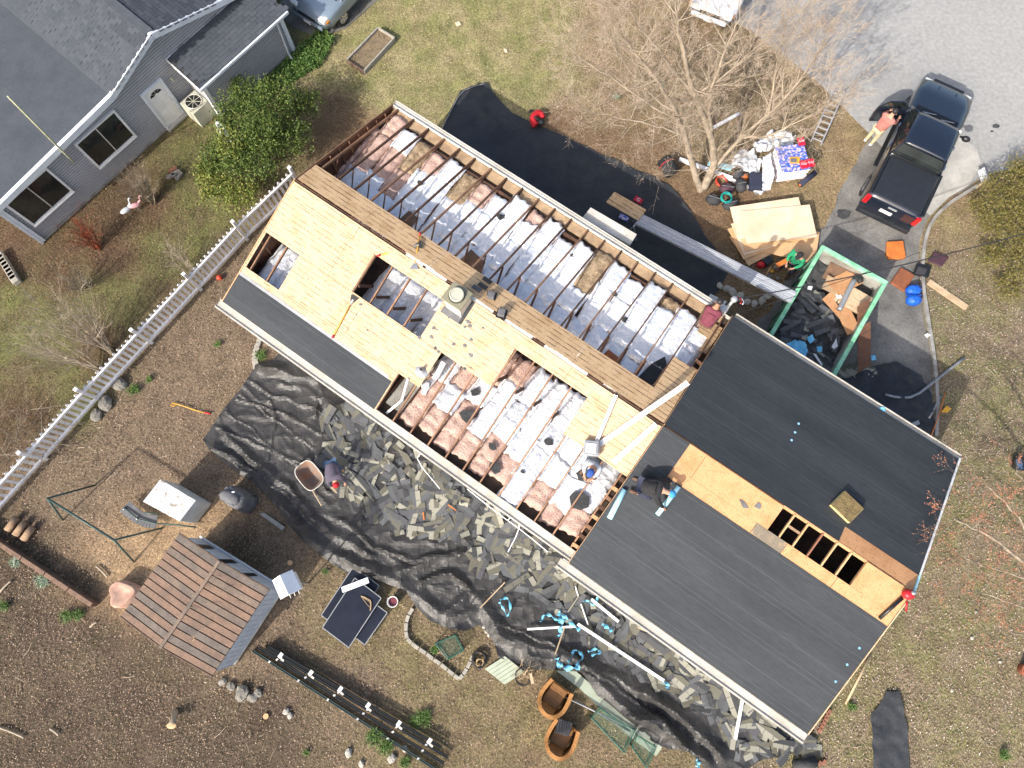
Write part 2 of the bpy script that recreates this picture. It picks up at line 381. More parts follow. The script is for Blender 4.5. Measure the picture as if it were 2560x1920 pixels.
def osb_mat(name, base, dark, lines):
    m = pm(name, base, dark, 3.2, .8, detail=8, lo=.5, hi=.85, fine=.1, spec=.2, obj=HOUSE, bump=.12, bscale=70)
    N, L = m.node_tree.nodes, m.node_tree.links; b = N['Principled BSDF']; src = b.inputs['Base Color'].links[0].from_socket
    tc = N.new('ShaderNodeTexCoord'); tc.object = HOUSE
    def noise_on(scale3, sc, lo, hi, det=5):
        mp = N.new('ShaderNodeMapping'); mp.inputs['Scale'].default_value = scale3; L.new(tc.outputs['Object'], mp.inputs[0])
        n = N.new('ShaderNodeTexNoise'); n.inputs['Scale'].default_value = sc; n.inputs['Detail'].default_value = det; L.new(mp.outputs[0], n.inputs[0])
        r = N.new('ShaderNodeMapRange'); r.inputs[1].default_value = lo; r.inputs[2].default_value = hi; L.new(n.outputs[0], r.inputs[0]); return r.outputs[0]
    def mul(c, f, k):          # darken towards resin-brown where f is high
        mx = N.new('ShaderNodeMix'); mx.data_type = 'RGBA'; L.new(c, mx.inputs[6]); mx.inputs[7].default_value = k + (1,)
        L.new(f, mx.inputs[0]); return mx.outputs[2]
    def math_(op, a, c):
        q = N.new('ShaderNodeMath'); q.operation = op
        for i, s in enumerate((a, c)):
            if isinstance(s, (int, float)): q.inputs[i].default_value = s
            else: L.new(s, q.inputs[i])
        return q.outputs[0]
    flakes = noise_on((22, 60, 22), 1, .56, .68); src = mul(src, math_('MULTIPLY', flakes, .55), (base[0] * .55, base[1] * .45, base[2] * .35))
    spots = noise_on((1, 1, 1), 26, .62, .72, 2); src = mul(src, math_('MULTIPLY', spots, .8), (.14, .075, .035)); blot = noise_on((1, 1, 1), 2.3, .5, .75, 6); src = mul(src, math_('MULTIPLY', blot, .5), (base[0] * .62, base[1] * .5, base[2] * .36))
    if lines:                  # weathered stripes that run with the courses of the old roof
        sx = N.new('ShaderNodeSeparateXYZ'); L.new(tc.outputs['Object'], sx.inputs[0])
        st = math_('FRACT', math_('MULTIPLY', sx.outputs[1], 7.0), 0)
        st = math_('LESS_THAN', st, .2)
        dash = noise_on((3.5, 26, 3), 1, .42, .56, 4)
        src = mul(src, math_('MULTIPLY', math_('MULTIPLY', st, dash), lines), (.12, .065, .035))
    L.new(src, b.inputs['Base Color'])

# ------------------------------------------------------------------ ground: one sheet, its earth, lawn and litter in zones
ZONES = {  # colour of the earth / thatch, green share, leaf density, leaf palette
 'lawn':   ((.31, .26, .14), .62, .35, 0), 'tan':  ((.26, .19, .115), .18, 1.1, 1), 'soil': ((.2, .13, .078), .05, .35, 1),
 'straw':  ((.27, .2, .115), .1, .6, 1),    'olive': ((.135, .118, .06), .55, .7, 2), 'red': ((.115, .075, .048), .1, 1.2, 2),
 'mulch':  ((.2, .147, .102), .03, 1.4, 3), 'sand': ((.36, .25, .15), 0, .5, 3),      'dark': ((.1, .074, .054), .08, 1.7, 3),
 'brown':  ((.2, .15, .092), .26, 1.0, 3),   'pale': ((.22, .175, .115), .48, 1.7, 4)}
PAL = [[(.45, .38, .2), (.36, .3, .13), (.5, .44, .28)], [(.4, .27, .17), (.3, .18, .12), (.46, .35, .25), (.35, .22, .18)],
       [(.24, .14, .08), (.17, .1, .06), (.3, .2, .12), (.13, .075, .05)], [(.34, .25, .175), (.21, .145, .1), (.47, .37, .28), (.12, .09, .068), (.37, .24, .16)],
       [(.5, .38, .31), (.4, .29, .21), (.62, .52, .45), (.24, .16, .11), (.33, .2, .15)]]
SEEDS = [('lawn', (900, 60), (1000, 130), (1150, 80), (1200, 200), (1350, 60), (950, 230), (1080, 250), (1400, 180), (1330, 230), (1250, 130), (1000, -100), (1300, -100), (830, 170)),
 ('tan', (1520, 80), (1600, 150), (1700, 250), (1510, 280), (1900, 150), (2000, 300), (1580, 200), (1480, 160), (1750, 60), (1800, 350)),
 ('soil', (1450, 330), (1550, 400), (1640, 450), (1720, 560), (1850, 520), (1500, 370), (880, 320), (840, 270), (1400, 300)),
 ('straw', (2080, 350), (2150, 420), (2000, 480), (2090, 470), (1960, 520)),
 ('olive', (150, 900), (250, 760), (430, 620), (520, 520), (480, 400), (200, 1000), (100, 820), (560, 440), (40, 760), (640, 100), (560, 330)),
 ('red', (250, 560), (150, 680), (330, 480), (30, 640), (380, 520), (20, 550), (280, 640), (60, 1040), (230, 860)),
 ('mulch', (500, 850), (400, 1000), (350, 1150), (500, 1150), (300, 1050), (550, 900), (620, 800), (200, 1250), (150, 1150), (450, 930), (720, 1350), (700, 1500), (650, 1600), (600, 700), (720, 560), (900, 1700)),
 ('sand', (380, 1400), (290, 1440), (340, 1480), (505, 1300), (260, 1400)),
 ('dark', (100, 1600), (300, 1750), (500, 1850), (100, 1850), (230, 1440), (60, 1400), (400, 1650), (650, 1800), (40, 1500), (250, 1600), (600, 1400)),
 ('brown', (900, 1600), (1000, 1680), (1150, 1700), (1050, 1800), (1300, 1850), (850, 1550), (1150, 1850), (1020, 1560), (1500, 1890), (800, 1480)),
 ('pale', (2400, 900), (2450, 1100), (2400, 1400), (2300, 1600), (2450, 1700), (2200, 1750), (2480, 800), (2150, 1850), (2500, 1300), (2350, 1250), (2100, 1860), (2350, 1860))]
zn = [(G(*p), ZONES[k[0]]) for k in SEEDS for p in k[1:]]
ZX = np.array([[q[0].x, q[0].y] for q in zn]); ZC = np.array([q[1][0] for q in zn]); ZG = np.array([q[1][1] for q in zn]); ZD = np.array([q[1][2] for q in zn]); ZP = np.array([q[1][3] for q in zn])
def zone(x, y):
    d = np.hypot(x[:, None] - ZX[None, :, 0], y[:, None] - ZX[None, :, 1]); w = 1 / (d + .25) ** 4; w /= w.sum(1, keepdims=True)
    return w @ ZC, w @ ZG, w @ ZD, ZP[np.argmax(w, 1)]
def axis(a, b, st):
    m = list(np.arange(a, b + 1e-6, st)); k = [(8, 20, 60, 180, 600)[i] for i in range(5)]
    return np.array([a - q for q in k[::-1]] + m + [b + q for q in k])
gx, gy = axis(-25, 25, .22), axis(-10, 27, .22)
X, Y = np.meshgrid(gx, gy); xs, ys = X.ravel(), Y.ravel()
zc = np.concatenate([zone(xs[i:i + 8000], ys[i:i + 8000])[0] for i in range(0, len(xs), 8000)])
zg = np.concatenate([zone(xs[i:i + 8000], ys[i:i + 8000])[1] for i in range(0, len(xs), 8000)])
zz = np.array([-.02 + .018 * noise.noise(Vector((a * .7, b * .7, 0))) for a, b in zip(xs, ys)])
nx, ny = len(gx), len(gy); ii = (np.arange(ny - 1)[:, None] * nx + np.arange(nx - 1)[None, :]).ravel()
def ground_mat():
    m = bpy.data.materials.new('earth'); m.use_nodes = True; N, L = m.node_tree.nodes, m.node_tree.links; b = N['Principled BSDF']
    b.inputs['Roughness'].default_value = .95; b.inputs['Specular IOR Level'].default_value = .1
    a = N.new('ShaderNodeAttribute'); a.attribute_name = 'col'; g = N.new('ShaderNodeAttribute'); g.attribute_name = 'green'; pos = N.new('ShaderNodeNewGeometry')
    def nz(sc, lo, hi, det=6, o0=0, o1=1):
        n = N.new('ShaderNodeTexNoise'); n.inputs['Scale'].default_value = sc; n.inputs['Detail'].default_value = det; n.inputs['Roughness'].default_value = .65; L.new(pos.outputs['Position'], n.inputs[0])
        r = N.new('ShaderNodeMapRange'); r.inputs[1].default_value = lo; r.inputs[2].default_value = hi; r.inputs[3].default_value = o0; r.inputs[4].default_value = o1; L.new(n.outputs[0], r.inputs[0]); return r.outputs[0]
    def mul(x, y):
        q = N.new('ShaderNodeMath'); q.operation = 'MULTIPLY'; L.new(x, q.inputs[0]); L.new(y, q.inputs[1]); return q.outputs[0]
    mx = N.new('ShaderNodeMix'); mx.data_type = 'RGBA'; L.new(mul(g.outputs['Fac'], nz(.9, .4, .62)), mx.inputs[0]); L.new(a.outputs['Color'], mx.inputs[6]); mx.inputs[7].default_value = (.19, .21, .065, 1)
    sc = N.new('ShaderNodeVectorMath'); sc.operation = 'SCALE'; L.new(mx.outputs[2], sc.inputs[0]); L.new(mul(nz(16, .3, .7, 5, .45, 1.45), nz(1.6, .3, .7, 4, .75, 1.25)), sc.inputs['Scale'])
    L.new(sc.outputs[0], b.inputs['Base Color'])
    bp = N.new('ShaderNodeBump'); bp.inputs['Strength'].default_value = .9; bp.inputs['Distance'].default_value = .05; L.new(nz(22, 0, 1, 5), bp.inputs['Height']); L.new(bp.outputs[0], b.inputs['Normal'])
    MATS['earth'] = m
ground_mat()
gnd = struct(bulk('ground', np.stack([xs, ys, zz], 1), np.stack([ii, ii + 1, ii + nx + 1, ii + nx], 1), 'earth', zc))
ga = gnd.data.attributes.new('green', 'FLOAT', 'POINT'); ga.data.foreach_set('value', zg.astype(np.float32))

# road, apron and driveway
ROAD = Gs([(1560, -260), (1700, -60), (1790, 30), (1880, 80), (1960, 140), (2050, 210), (2130, 290), (2180, 340), (2240, 420), (2330, 470), (2420, 470), (2480, 440), (2560, 420), (2700, 400), (3000, 380)]) 
def rough_edge(L_, n0, n1, amp, step=.35):       # crumbled edge of old asphalt
    o = []
    for i in range(len(L_) - 1):
        a, c = L_[i], L_[i + 1]; k = max(1, int((c - a).length / step)) if n0 <= i < n1 else 1
        for j in range(k):
            q = a.lerp(c, j / k); e = amp * noise.noise(Vector((q.x * 1.3, q.y * 1.3, 4))) + amp * .5 * noise.noise(Vector((q.x * 4, q.y * 4, 4))); o.append(q + Vector((e, -e, 0)))
    return o + [L_[-1]]
ROAD = rough_edge(ROAD, 0, 9, .3)
ROAD += [Vector((60, 30, 0)), Vector((60, 60, 0)), Vector((-10, 60, 0))]
DRIVE = Gs([(2185, 330), (2110, 470), (2060, 560), (2010, 640), (1950, 730), (1900, 800), (1860, 900), (2000, 1060), (2260, 1130), (2330, 1080), (2334, 1000), (2328, 900), (2312, 800), (2297, 700), (2300, 610), (2322, 550), (2370, 500), (2430, 465), (2400, 400)])
DRIVE = rough_edge(DRIVE, 0, 5, .16)
def flat(name, poly, z, mat, step=.8):
    b = sheet([(q.x, q.y) for q in poly], step, lambda x, y: z); return struct(b.build(name, mat))
flat('driveway', DRIVE, .006, 'asphalt_drive')
flat('road', ROAD, .012, 'asphalt_road', 2.0)
flat('driveway_apron', Gs([(2262, 420), (2300, 330), (2350, 320), (2400, 340), (2440, 372), (2452, 410), (2420, 465), (2370, 495), (2325, 540), (2290, 510)]), .017, 'concrete', .5)
kb = B(); kl = smoothline(Gs([(2470, 448), (2415, 482), (2370, 510), (2330, 548), (2308, 600), (2302, 700), (2318, 800), (2334, 900), (2342, 1000), (2338, 1090)], 0), 2)
prev = None
for a, b_ in zip(kl[:-1], kl[1:]): kb.bar(a + Vector((0, 0, .03)), b_ + Vector((0, 0, .03)), .11, .12)
struct(kb.build('driveway_kerb', 'old_concrete'))
pb = B()
for x, y, r in ((2490, 315, .16), (2480, 328, .07), (2110, 535, .3)):
    c = G(x, y, .0215); k = 14
    pb.add([c + Vector((math.cos(i * 6.283 / k) * r * R(.7, 1.1), math.sin(i * 6.283 / k) * r * .7 * R(.7, 1.1), 0)) for i in range(k)], [tuple(range(k))])
struct(pb.build('road_stain', 'shingle_dark'))

# plan outlines of the two tarps (built further down)
ne_poly = Gs([(1215, 208), (1240, 242), (1280, 284), (1340, 312), (1407, 340), (1509, 389), (1611, 434), (1675, 464), (1692, 486), (1732, 540), (1762, 591), (1800, 640), (1822, 679), (1800, 720)]) + [HP(.4, 4.0, 0), HP(-4, 3.98, 0), HP(-9.2, 3.98, 0)] + Gs([(1104, 330), (1122, 286), (1152, 229), (1185, 216)])
SWP = [(640, 914), (606, 969), (575, 1005), (546, 1044), (524, 1078), (508, 1099), (522, 1121), (563, 1160), (596, 1184), (635, 1205), (669, 1237), (700, 1275), (721, 1310), (776, 1367), (827, 1406), (881, 1442), (941, 1450), (1017, 1477), (1038, 1513), (1077, 1553), (1122, 1571), (1164, 1577), (1198, 1562), (1222, 1585), (1237, 1610), (1246, 1643), (1285, 1655), (1340, 1673), (1449, 1676), (1467, 1697), (1491, 1736), (1536, 1770), (1581, 1809), (1627, 1851), (1669, 1872), (1714, 1872), (1741, 1896), (1774, 1935), (1850, 1935), (1900, 1900), (1990, 1880), (2020, 1850)]
sw_poly = Gs(SWP) + [HP(8.0, -3.7, 0), HP(0, -3.75, 0), HP(-10.2, -3.7, 0), HP(-10.3, -4.4, 0)]

# ------------------------------------------------------------------ the house being re-roofed
HOUSE = thing('house', 'long ranch house with its roof stripped, half bare rafters and half black underlayment', 'house', HP(0, 0, 0), TH)
osb_mat('osb_light', (.6, .445, .295), (.47, .33, .2), .55)
osb_mat('osb_weathered', (.63, .435, .25), (.48, .315, .17), .9)
osb_mat('osb_orange', (.57, .31, .155), (.45, .22, .1), 0)
osb_mat('osb_stained', (.2, .17, .13), (.5, .33, .17), 0)
def felt_mat():
    m = pm('felt', (.03, .0345, .0395), (.044, .049, .0545), .9, .75, fine=.12, bump=.15, bscale=80, spec=.35, obj=HOUSE, stretch=(.35, 1.6, 1))
    N, L = m.node_tree.nodes, m.node_tree.links; b = N['Principled BSDF']; src = b.inputs['Base Color'].links[0].from_socket
    tc = N.new('ShaderNodeTexCoord'); tc.object = HOUSE; sx = N.new('ShaderNodeSeparateXYZ'); L.new(tc.outputs['Object'], sx.inputs[0])
    n = N.new('ShaderNodeTexNoise'); n.inputs['Scale'].default_value = 2; L.new(tc.outputs['Object'], n.inputs[0])
    acc = None
    for off in (0, .13, .64):
        a = N.new('ShaderNodeMath'); a.operation = 'MULTIPLY_ADD'; L.new(sx.outputs[1], a.inputs[0]); a.inputs[1].default_value = 1 / 1.02; a.inputs[2].default_value = off + 20
        f = N.new('ShaderNodeMath'); f.operation = 'FRACT'; L.new(a.outputs[0], f.inputs[0])
        l = N.new('ShaderNodeMath'); l.operation = 'LESS_THAN'; L.new(f.outputs[0], l.inputs[0]); l.inputs[1].default_value = .01
        if acc is None: acc = l.outputs[0]
        else:
            q = N.new('ShaderNodeMath'); q.operation = 'MAXIMUM'; L.new(acc, q.inputs[0]); L.new(l.outputs[0], q.inputs[1]); acc = q.outputs[0]
    q = N.new('ShaderNodeMath'); q.operation = 'MULTIPLY'; L.new(acc, q.inputs[0]); L.new(n.outputs[0], q.inputs[1])
    mx = N.new('ShaderNodeMix'); mx.data_type = 'RGBA'; L.new(q.outputs[0], mx.inputs[0]); L.new(src, mx.inputs[6]); mx.inputs[7].default_value = (.1, .11, .118, 1); L.new(mx.outputs[2], b.inputs['Base Color'])
felt_mat(); pm('felt_plain', (.03, .034, .039), (.05, .054, .06), 1.5, .8, fine=.2, bump=.2, bscale=60, spec=.3)
def hb(b, u0, u1, v0, v1, z0, z1):      # box in the house frame
    p = HP(u0, v0, z0); return b.obox(p, HP(u1, v0, z0) - p, HP(u0, v1, z0) - p, (0, 0, z1 - z0))
def deck(u0, u1, v0, v1, mat, dz=0.0, name='roof_sheet', th=.012, right=None, parent=HOUSE, lift=0.0):
    if right is None: right = (u0 + u1) / 2 > UJ
    p = RP(u0, v0, dz, right); a = RP(u1, v0, dz + lift, right) - p; b_ = RP(u0, v1, dz, right) - p
    return B().obox(p, a, b_, (0, 0, th)).build(name, mat, parent)
# walls, attic floor
for (u0, u1, v0, v1) in ((UL + .3, UR - .3, 3.72, 3.95), (UL + .3, UR - .3, -3.85, -3.62), (UL + .3, UL + .5, -3.6, 3.7), (UR - .5, UR - .3, -3.6, 3.7)):
    hb(B(), u0, u1, v0, v1, 0, 2.69).build('wall', 'siding_grey', HOUSE)
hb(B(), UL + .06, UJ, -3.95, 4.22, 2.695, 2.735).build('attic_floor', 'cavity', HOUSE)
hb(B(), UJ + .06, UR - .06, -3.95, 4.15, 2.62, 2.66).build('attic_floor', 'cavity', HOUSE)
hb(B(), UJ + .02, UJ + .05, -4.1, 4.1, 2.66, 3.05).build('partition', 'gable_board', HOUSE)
# roof trusses: a rafter each side, struts and a ceiling joist between
RU = [-5.63 + .607 * k for k in range(-9, 12)]
for k, u in enumerate(RU):
    w1, w2 = R(-.015, .015), R(-.015, .015)
    for s, end in ((1, 4.24), (-1, -3.93)):
        cov = (s < 0 and (u < -5.62 or u > 1.0))
        B().bar(RP(u + w1, .02 * s, -.06, False), RP(u + w2, end, -.06, False), .04, .09).build('rafter', 'rafter' if s < 0 else ('rafter_dark' if k % 3 else 'rafter'), HOUSE)
        B().bar(RP(u + .035, 1.42 * s, -.08, False), HP(u + .035, .95 * s, 2.75), .036, .09, up=(0, 1, 0)).build('strut', 'rafter_dark', HOUSE)
    hb(B(), u - .019, u + .019, -3.85, 4.1, 2.736, 2.82).build('joist', 'rafter_dark', HOUSE)
hb(B(), UL, UJ, -.019, .019, HR - .17, HR - .022).build('ridge_board', 'rafter_dark', HOUSE)
# street-side eave: top plate, blocking strip and bare soffit board in each bay
hb(B(), UL + .1, UJ, 3.68, 3.76, 2.736, 2.85).build('top_plate', 'rafter_dark', HOUSE)
for a, b_ in zip(RU[:-1], RU[1:]):
    hb(B(), a + .025, b_ - .025, 3.9 + R(0, .08), 4.22, 2.742, 2.79).build('soffit_board', 'plywood_tan', HOUSE)
hb(B(), UL + .1, RU[0] - .025, 3.9 + R(0, .08), 4.22, 2.742, 2.79).build('soffit_board', 'plywood_tan', HOUSE)
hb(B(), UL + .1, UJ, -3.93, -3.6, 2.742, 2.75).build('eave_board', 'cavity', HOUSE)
hb(B(), UL, UJ - .03, 4.245, 4.27, 2.72, 2.9).build('fascia', 'gutter_white', HOUSE)
hb(B(), UL - .1, UJ - .03, -3.96, -3.935, 2.8, 2.99).build('fascia', 'gutter_aged', HOUSE)
def gutter(u0, u1, v, s, z, w, mat, name='gutter'):   # trough with a rolled lip, guard strip just under the rim
    b = B(); hb(b, u0, u1, v, v + s * w, z, z + .012); hb(b, u0, u1, v + s * w, v + s * (w + .014), z, z + .105); hb(b, u0, u1, v - s * .0, v + s * .012, z + .012, z + .115)
    hb(b, u0, u1, v + s * (w - .03), v + s * (w + .0), z + .093, z + .105); hb(b, u0, u1, v + s * .014, v + s * (w - .034), z + .06, z + .068)
    for e in (u0 - .004, u1): hb(b, e, e + .004, v, v + s * w, z + .012, z + .1)
    return b.build(name, mat, HOUSE)
gutter(UL, UJ - .35, 4.272, 1, 2.77, .17, 'gutter_white'); gutter(UL - .1, UJ + .02, -3.963, -1, 2.83, .25, 'gutter_aged')
gutter(UJ + .05, UR + .05, 4.27, 1, 2.85, .17, 'gutter_aged'); gutter(UJ - .25, UR + .05, -4.31, -1, 2.84, .25, 'gutter_aged')
hb(B(), UJ + .01, UR, 4.235, 4.265, 2.78, 2.97).build('fascia', 'gutter_white', HOUSE)
hb(B(), UJ - .2, UR, -4.3, -4.275, 2.77, 2.96).build('fascia', 'gutter_white', HOUSE)
# left gable: boarding seen from inside, studs, rake boards
gb = B(); gb.prism([HP(UL + .03, -3.9, 2.72), HP(UL + .03, 4.2, 2.72), HP(UL + .03, 4.2, HR - PL * 4.2 - .03), HP(UL + .03, 0, HR - .03), HP(UL + .03, -3.9, HR - PL * 3.9 - .03)], HP(UL + .06, 0, 0) - HP(UL + .03, 0, 0)); gb.build('gable_wall', 'gable_board', HOUSE)
for k in range(-8, 10):
    v = k * .41 + .1
    if abs(v) < 3.9: hb(B(), UL + .062, UL + .11, v - .019, v + .019, 2.74, HR - PL * abs(v) - .05).build('stud', 'rafter' if k % 2 else 'rafter_dark', HOUSE)
for s, e in ((1, 4.27), (-1, -3.96)):
    B().bar(RP(UL + .015, 0, -.02, False), RP(UL + .015, e, -.02, False), .03, .1).build('rake_board', 'rafter' if s > 0 else 'new_wood', HOUSE)
# decking left on the stripped half
def row(u0, u1, v0, v1, mat, ln=2.44, dz=0.0, **k):
    u = u0
    while u < u1 - .05:
        e = min(u + ln * R(.97, 1.0), u1)
        if u1 - e < .5: e = u1
        deck(u + .004, e - .004, v0, v1, mat, dz + R(0, .006), **k); u = e
row(UL + .05, UJ - .04, .055, .8, 'osb_weathered')
deck(.46, UJ - .05, .81, 2.02, 'osb_weathered')
row(UL + .02, UJ - .04, -.06, -.485, 'osb_light')
row(UL + .02, -8.07, -.495, -1.655, 'osb_light'); row(-5.66, -3.22, -.495, -1.655, 'osb_light'); row(-.86, UJ - .04, -.495, -1.6, 'osb_light')
row(-10.0, -4.9, -1.665, -2.775, 'osb_light')
deck(UL + .02, -11.24, -1.665, -2.775, 'osb_light')
row(UL + .02, -5.62, -2.785, -3.95, 'osb_light')
deck(UL + .01, -5.66, -3.07, -3.97, 'felt', .02, 'underlayment', .004); deck(UL + .01, -5.8, -2.98, -3.1, 'silver_grey', .019, 'underlayment_edge', .003)
deck(.62, UJ - .05, 3.25, 3.85, 'osb_weathered', -.14); deck(.95, UJ - .05, 2.75, 3.3, 'plywood_tan', -.16)
# ridge gap: pale vent strips and dark slots
for a, b_ in ((-7.3, -6.7), (-6.6, -5.9), (-5.3, -4.3), (-3.9, -3.0), (-2.6, -1.2)):
    deck(a, b_, -.05, .045, 'gutter_white', -.012, 'vent_strip', .01)
# ---- right half: deck, underlayment, opening at the ridge
row(UJ + .01, UR, .03, 1.22, 'osb_orange', dz=-.002); row(UJ + .01, UR, 1.23, 2.44, 'osb_orange', dz=-.002); row(UJ + .01, UR, 2.45, 4.24, 'osb_orange', dz=-.002)
row(UJ + .01, UR, -1.04, -2.44, 'osb_orange', dz=-.002); row(UJ + .01, UR, -2.45, -4.27, 'osb_orange', dz=-.002)
deck(UJ + .01, 2.0, -.02, -1.03, 'osb_orange'); deck(2.01, 2.55, -.02, -.72, 'osb_orange'); deck(2.56, 4.86, -.02, -.72, 'osb_orange')
deck(7.26, UR, -.02, -.72, 'osb_orange', .003); deck(2.01, 4.55, -.725, -1.03, 'osb_orange'); deck(4.56, 5.45, -.725, -1.03, 'osb_stained', .004); deck(5.46, 6.9, -.725, -1.03, 'osb_orange'); deck(6.91, UR, -.725, -1.03, 'osb_orange', .003)
for u in (5.2, 5.6, 6.02, 6.43, 6.84): B().bar(RP(u, -.02, -.045, True), RP(u, -1.0, -.045, True), .042, .09).build('rafter', 'brick_red' if abs(u - 6.02) < .01 else 'new_wood', HOUSE)
for u in (4.84, 7.28): B().bar(RP(u, -.02, -.06, True), RP(u, -1.0, -.06, True), .04, .09).build('rafter', 'new_wood', HOUSE)
hb(B(), UJ + .05, UR - .05, -.0195, .0185, HR - .2, HR - .024).build('ridge_board', 'new_wood', HOUSE)
B().bar(RP(5.22, -.33, -.1, True), RP(5.58, -.33, -.1, True), .06, .04).build('blocking', 'plywood_tan', HOUSE)
hb(B(), 4.9, 7.2, -2.2, -2.15, 2.67, 3.6).build('partition', 'cover_grey', HOUSE); hb(B(), 4.88, 4.93, -2.1, 0, 2.67, 3.6).build('partition', 'cover_grey', HOUSE)
def felt(u0, u1, v0, v1, lvl):
    deck(u0, u1, v0, v1, 'felt', .013 + .0035 * lvl, 'underlayment', .003, right=True)
felt(UJ + .0, UR + .0, 3.3, 4.275, 0); felt(UJ, UR, 2.33, 3.4, 1); felt(UJ, UR, 1.36, 2.43, 2); felt(UJ, UR, .47, 1.46, 3); felt(UJ, 6.42, .02, .6, 4)
felt(UJ, UR, -3.3, -4.3, 0); felt(UJ, UR, -2.3, -3.4, 1); felt(UJ, UR, -1.04, -2.4, 2); felt(UJ, 2.04, -.02, -1.06, 3.2)
felt(UJ - .015, UJ + .72, .03, 4.27, 5.4); felt(UJ - .015, UJ + .72, -.03, -4.29, 5.4)
for v0, v1 in ((.0, 4.28), (-.0, -4.3)): B().bar(RP(UJ - .01, v0, -.04, True), RP(UJ - .01, v1, -.04, True), .03, .1).build('rake_board', 'new_wood', HOUSE)
for k in range(9):
    v = 1.3 + k * .3
    for s in (1, -1):
        q = RP(UJ - .13, v * s + .12 * s, -.12, True)
        if not (s > 0 and v > 2.4): B().box(q, (.19, .09, .09), Matrix.Rotation(TH, 3, 'Z')).build('lookout', ('rafter', 'rafter_dark', 'new_wood')[k % 3], HOUSE)
for v0, v1, m in ((.5, 4.3, 'paint_white'), (-.02, .48, 'membrane_blue'), (-.02, -4.3, 'plank')): B().bar(RP(UR + .02, v0, -.0, True), RP(UR + .02, v1, -.0, True), .05 if m != 'plank' else .025, .09).build('rake_trim', m, HOUSE)
gb = B(); gb.prism([HP(UR - .3, -3.8, 2.6), HP(UR - .3, 3.8, 2.6), HP(UR - .3, 3.8, HR - PR * 3.8 - .03), HP(UR - .3, 0, HR - .03), HP(UR - .3, -3.8, HR - PR * 3.8 - .03)], HP(.05, 0, 0) - HP(0, 0, 0)); gb.build('gable_wall', 'siding_grey', HOUSE)
for (u0, v0) in ((4.25, 2.35), (4.27, 2.05), (4.28, 1.78), (8.3, -1.85), (8.3, -2.35), (8.32, -2.85)):
    c = RP(u0, v0, .03, True); B().lathe([(.034, 0), (.034, .004), (.015, .006)], c, 10).build('plastic_cap', 'plastic_blue', HOUSE)
# insulation in the open attic: pink or tan batts, most with a crinkled foil face
def batt_mesh(seed, L, foil):
    b = B(); nx_, ny_ = 7, 14; o = seed * 9.7
    def top(s, t, lift=0.0):
        x = (s - .5) * .6; y = (t - .5) * L
        e = min(s, 1 - s, (t if t < .5 else 1 - t) * 2)
        x += .03 * noise.noise(Vector((o, y * 5, 1))) * (2 * s - 1); y += .09 * noise.noise(Vector((x * 6, o, 2))) * (2 * t - 1) * 1.2
        r = abs(noise.noise(Vector((x * 5 + o, y * 4, 0)))) + .5 * abs(noise.noise(Vector((x * 11, y * 10 + o, 4))))
        z = .16 - (.05 if foil else .085) * r - .1 * max(0, 1 - e * 4.5) ** 1.5 + .03 * noise.noise(Vector((x * 2 + o, y * 1.3, 7)))
        return (x, y, z + lift)
    if foil: b.grid(nx_ * 2, ny_ * 2, lambda s, t: top(s, t, .012))
    else:
        b.grid(nx_, ny_, top)
        n = len(b.v); b.add([(q[0], q[1], 0) for q in b.v], [])
        W = nx_ + 1; ring = [i for i in range(W)] + [W * (j + 1) - 1 for j in range(1, ny_ + 1)] + [W * ny_ + i for i in range(nx_ - 1, -1, -1)] + [W * j for j in range(ny_ - 1, 0, -1)]
        b.f += [(ring[i], ring[i] + n, ring[(i + 1) % len(ring)] + n, ring[(i + 1) % len(ring)]) for i in range(len(ring))]; b.m += [0] * len(ring)
    return b
BM = {}
for sd in range(6):
    for L_ in (.8, 1.15, 1.5):
        BM['pink', sd, L_] = mk(batt_mesh(sd, L_, False), 'insulation_batt', 'pink_fibre', True); BM['tan', sd, L_] = mk(batt_mesh(sd, L_, False), 'insulation_batt', 'tan_fibre', True)
        BM['foil', sd, L_] = mk(batt_mesh(sd, L_, True), 'foil_face', 'foil', True); BM['white', sd, L_] = mk(batt_mesh(sd, L_, True), 'foil_face', 'foil_bright', True)
def batt(u, v, L_, kind, rot=0.0, z=2.742, sx=1.0, pitch=0.0):
    if kind in ('foil', 'white'): kind = random.choice(('foil', 'white', kind)); rot += R(-.07, .07); z += R(0, .05); pitch = R(-.07, .07)
    sd = random.randrange(6); L_ = min((.8, 1.15, 1.5), key=lambda q: abs(q - L_)); base = 'tan' if kind == 'tan' else 'pink'
    o = place('insulation_batt', BM[base, sd, L_], None, HP(u, v, z), (pitch, 0, TH + rot), (sx, 1, 1), HOUSE)
    if kind in ('foil', 'white'):
        f = bpy.data.objects.new('foil_face', BM[kind, sd, L_]); col.objects.link(f); f.parent = o; f.scale = (R(1.0, 1.08), R(.96, 1.04), 1)
    return o
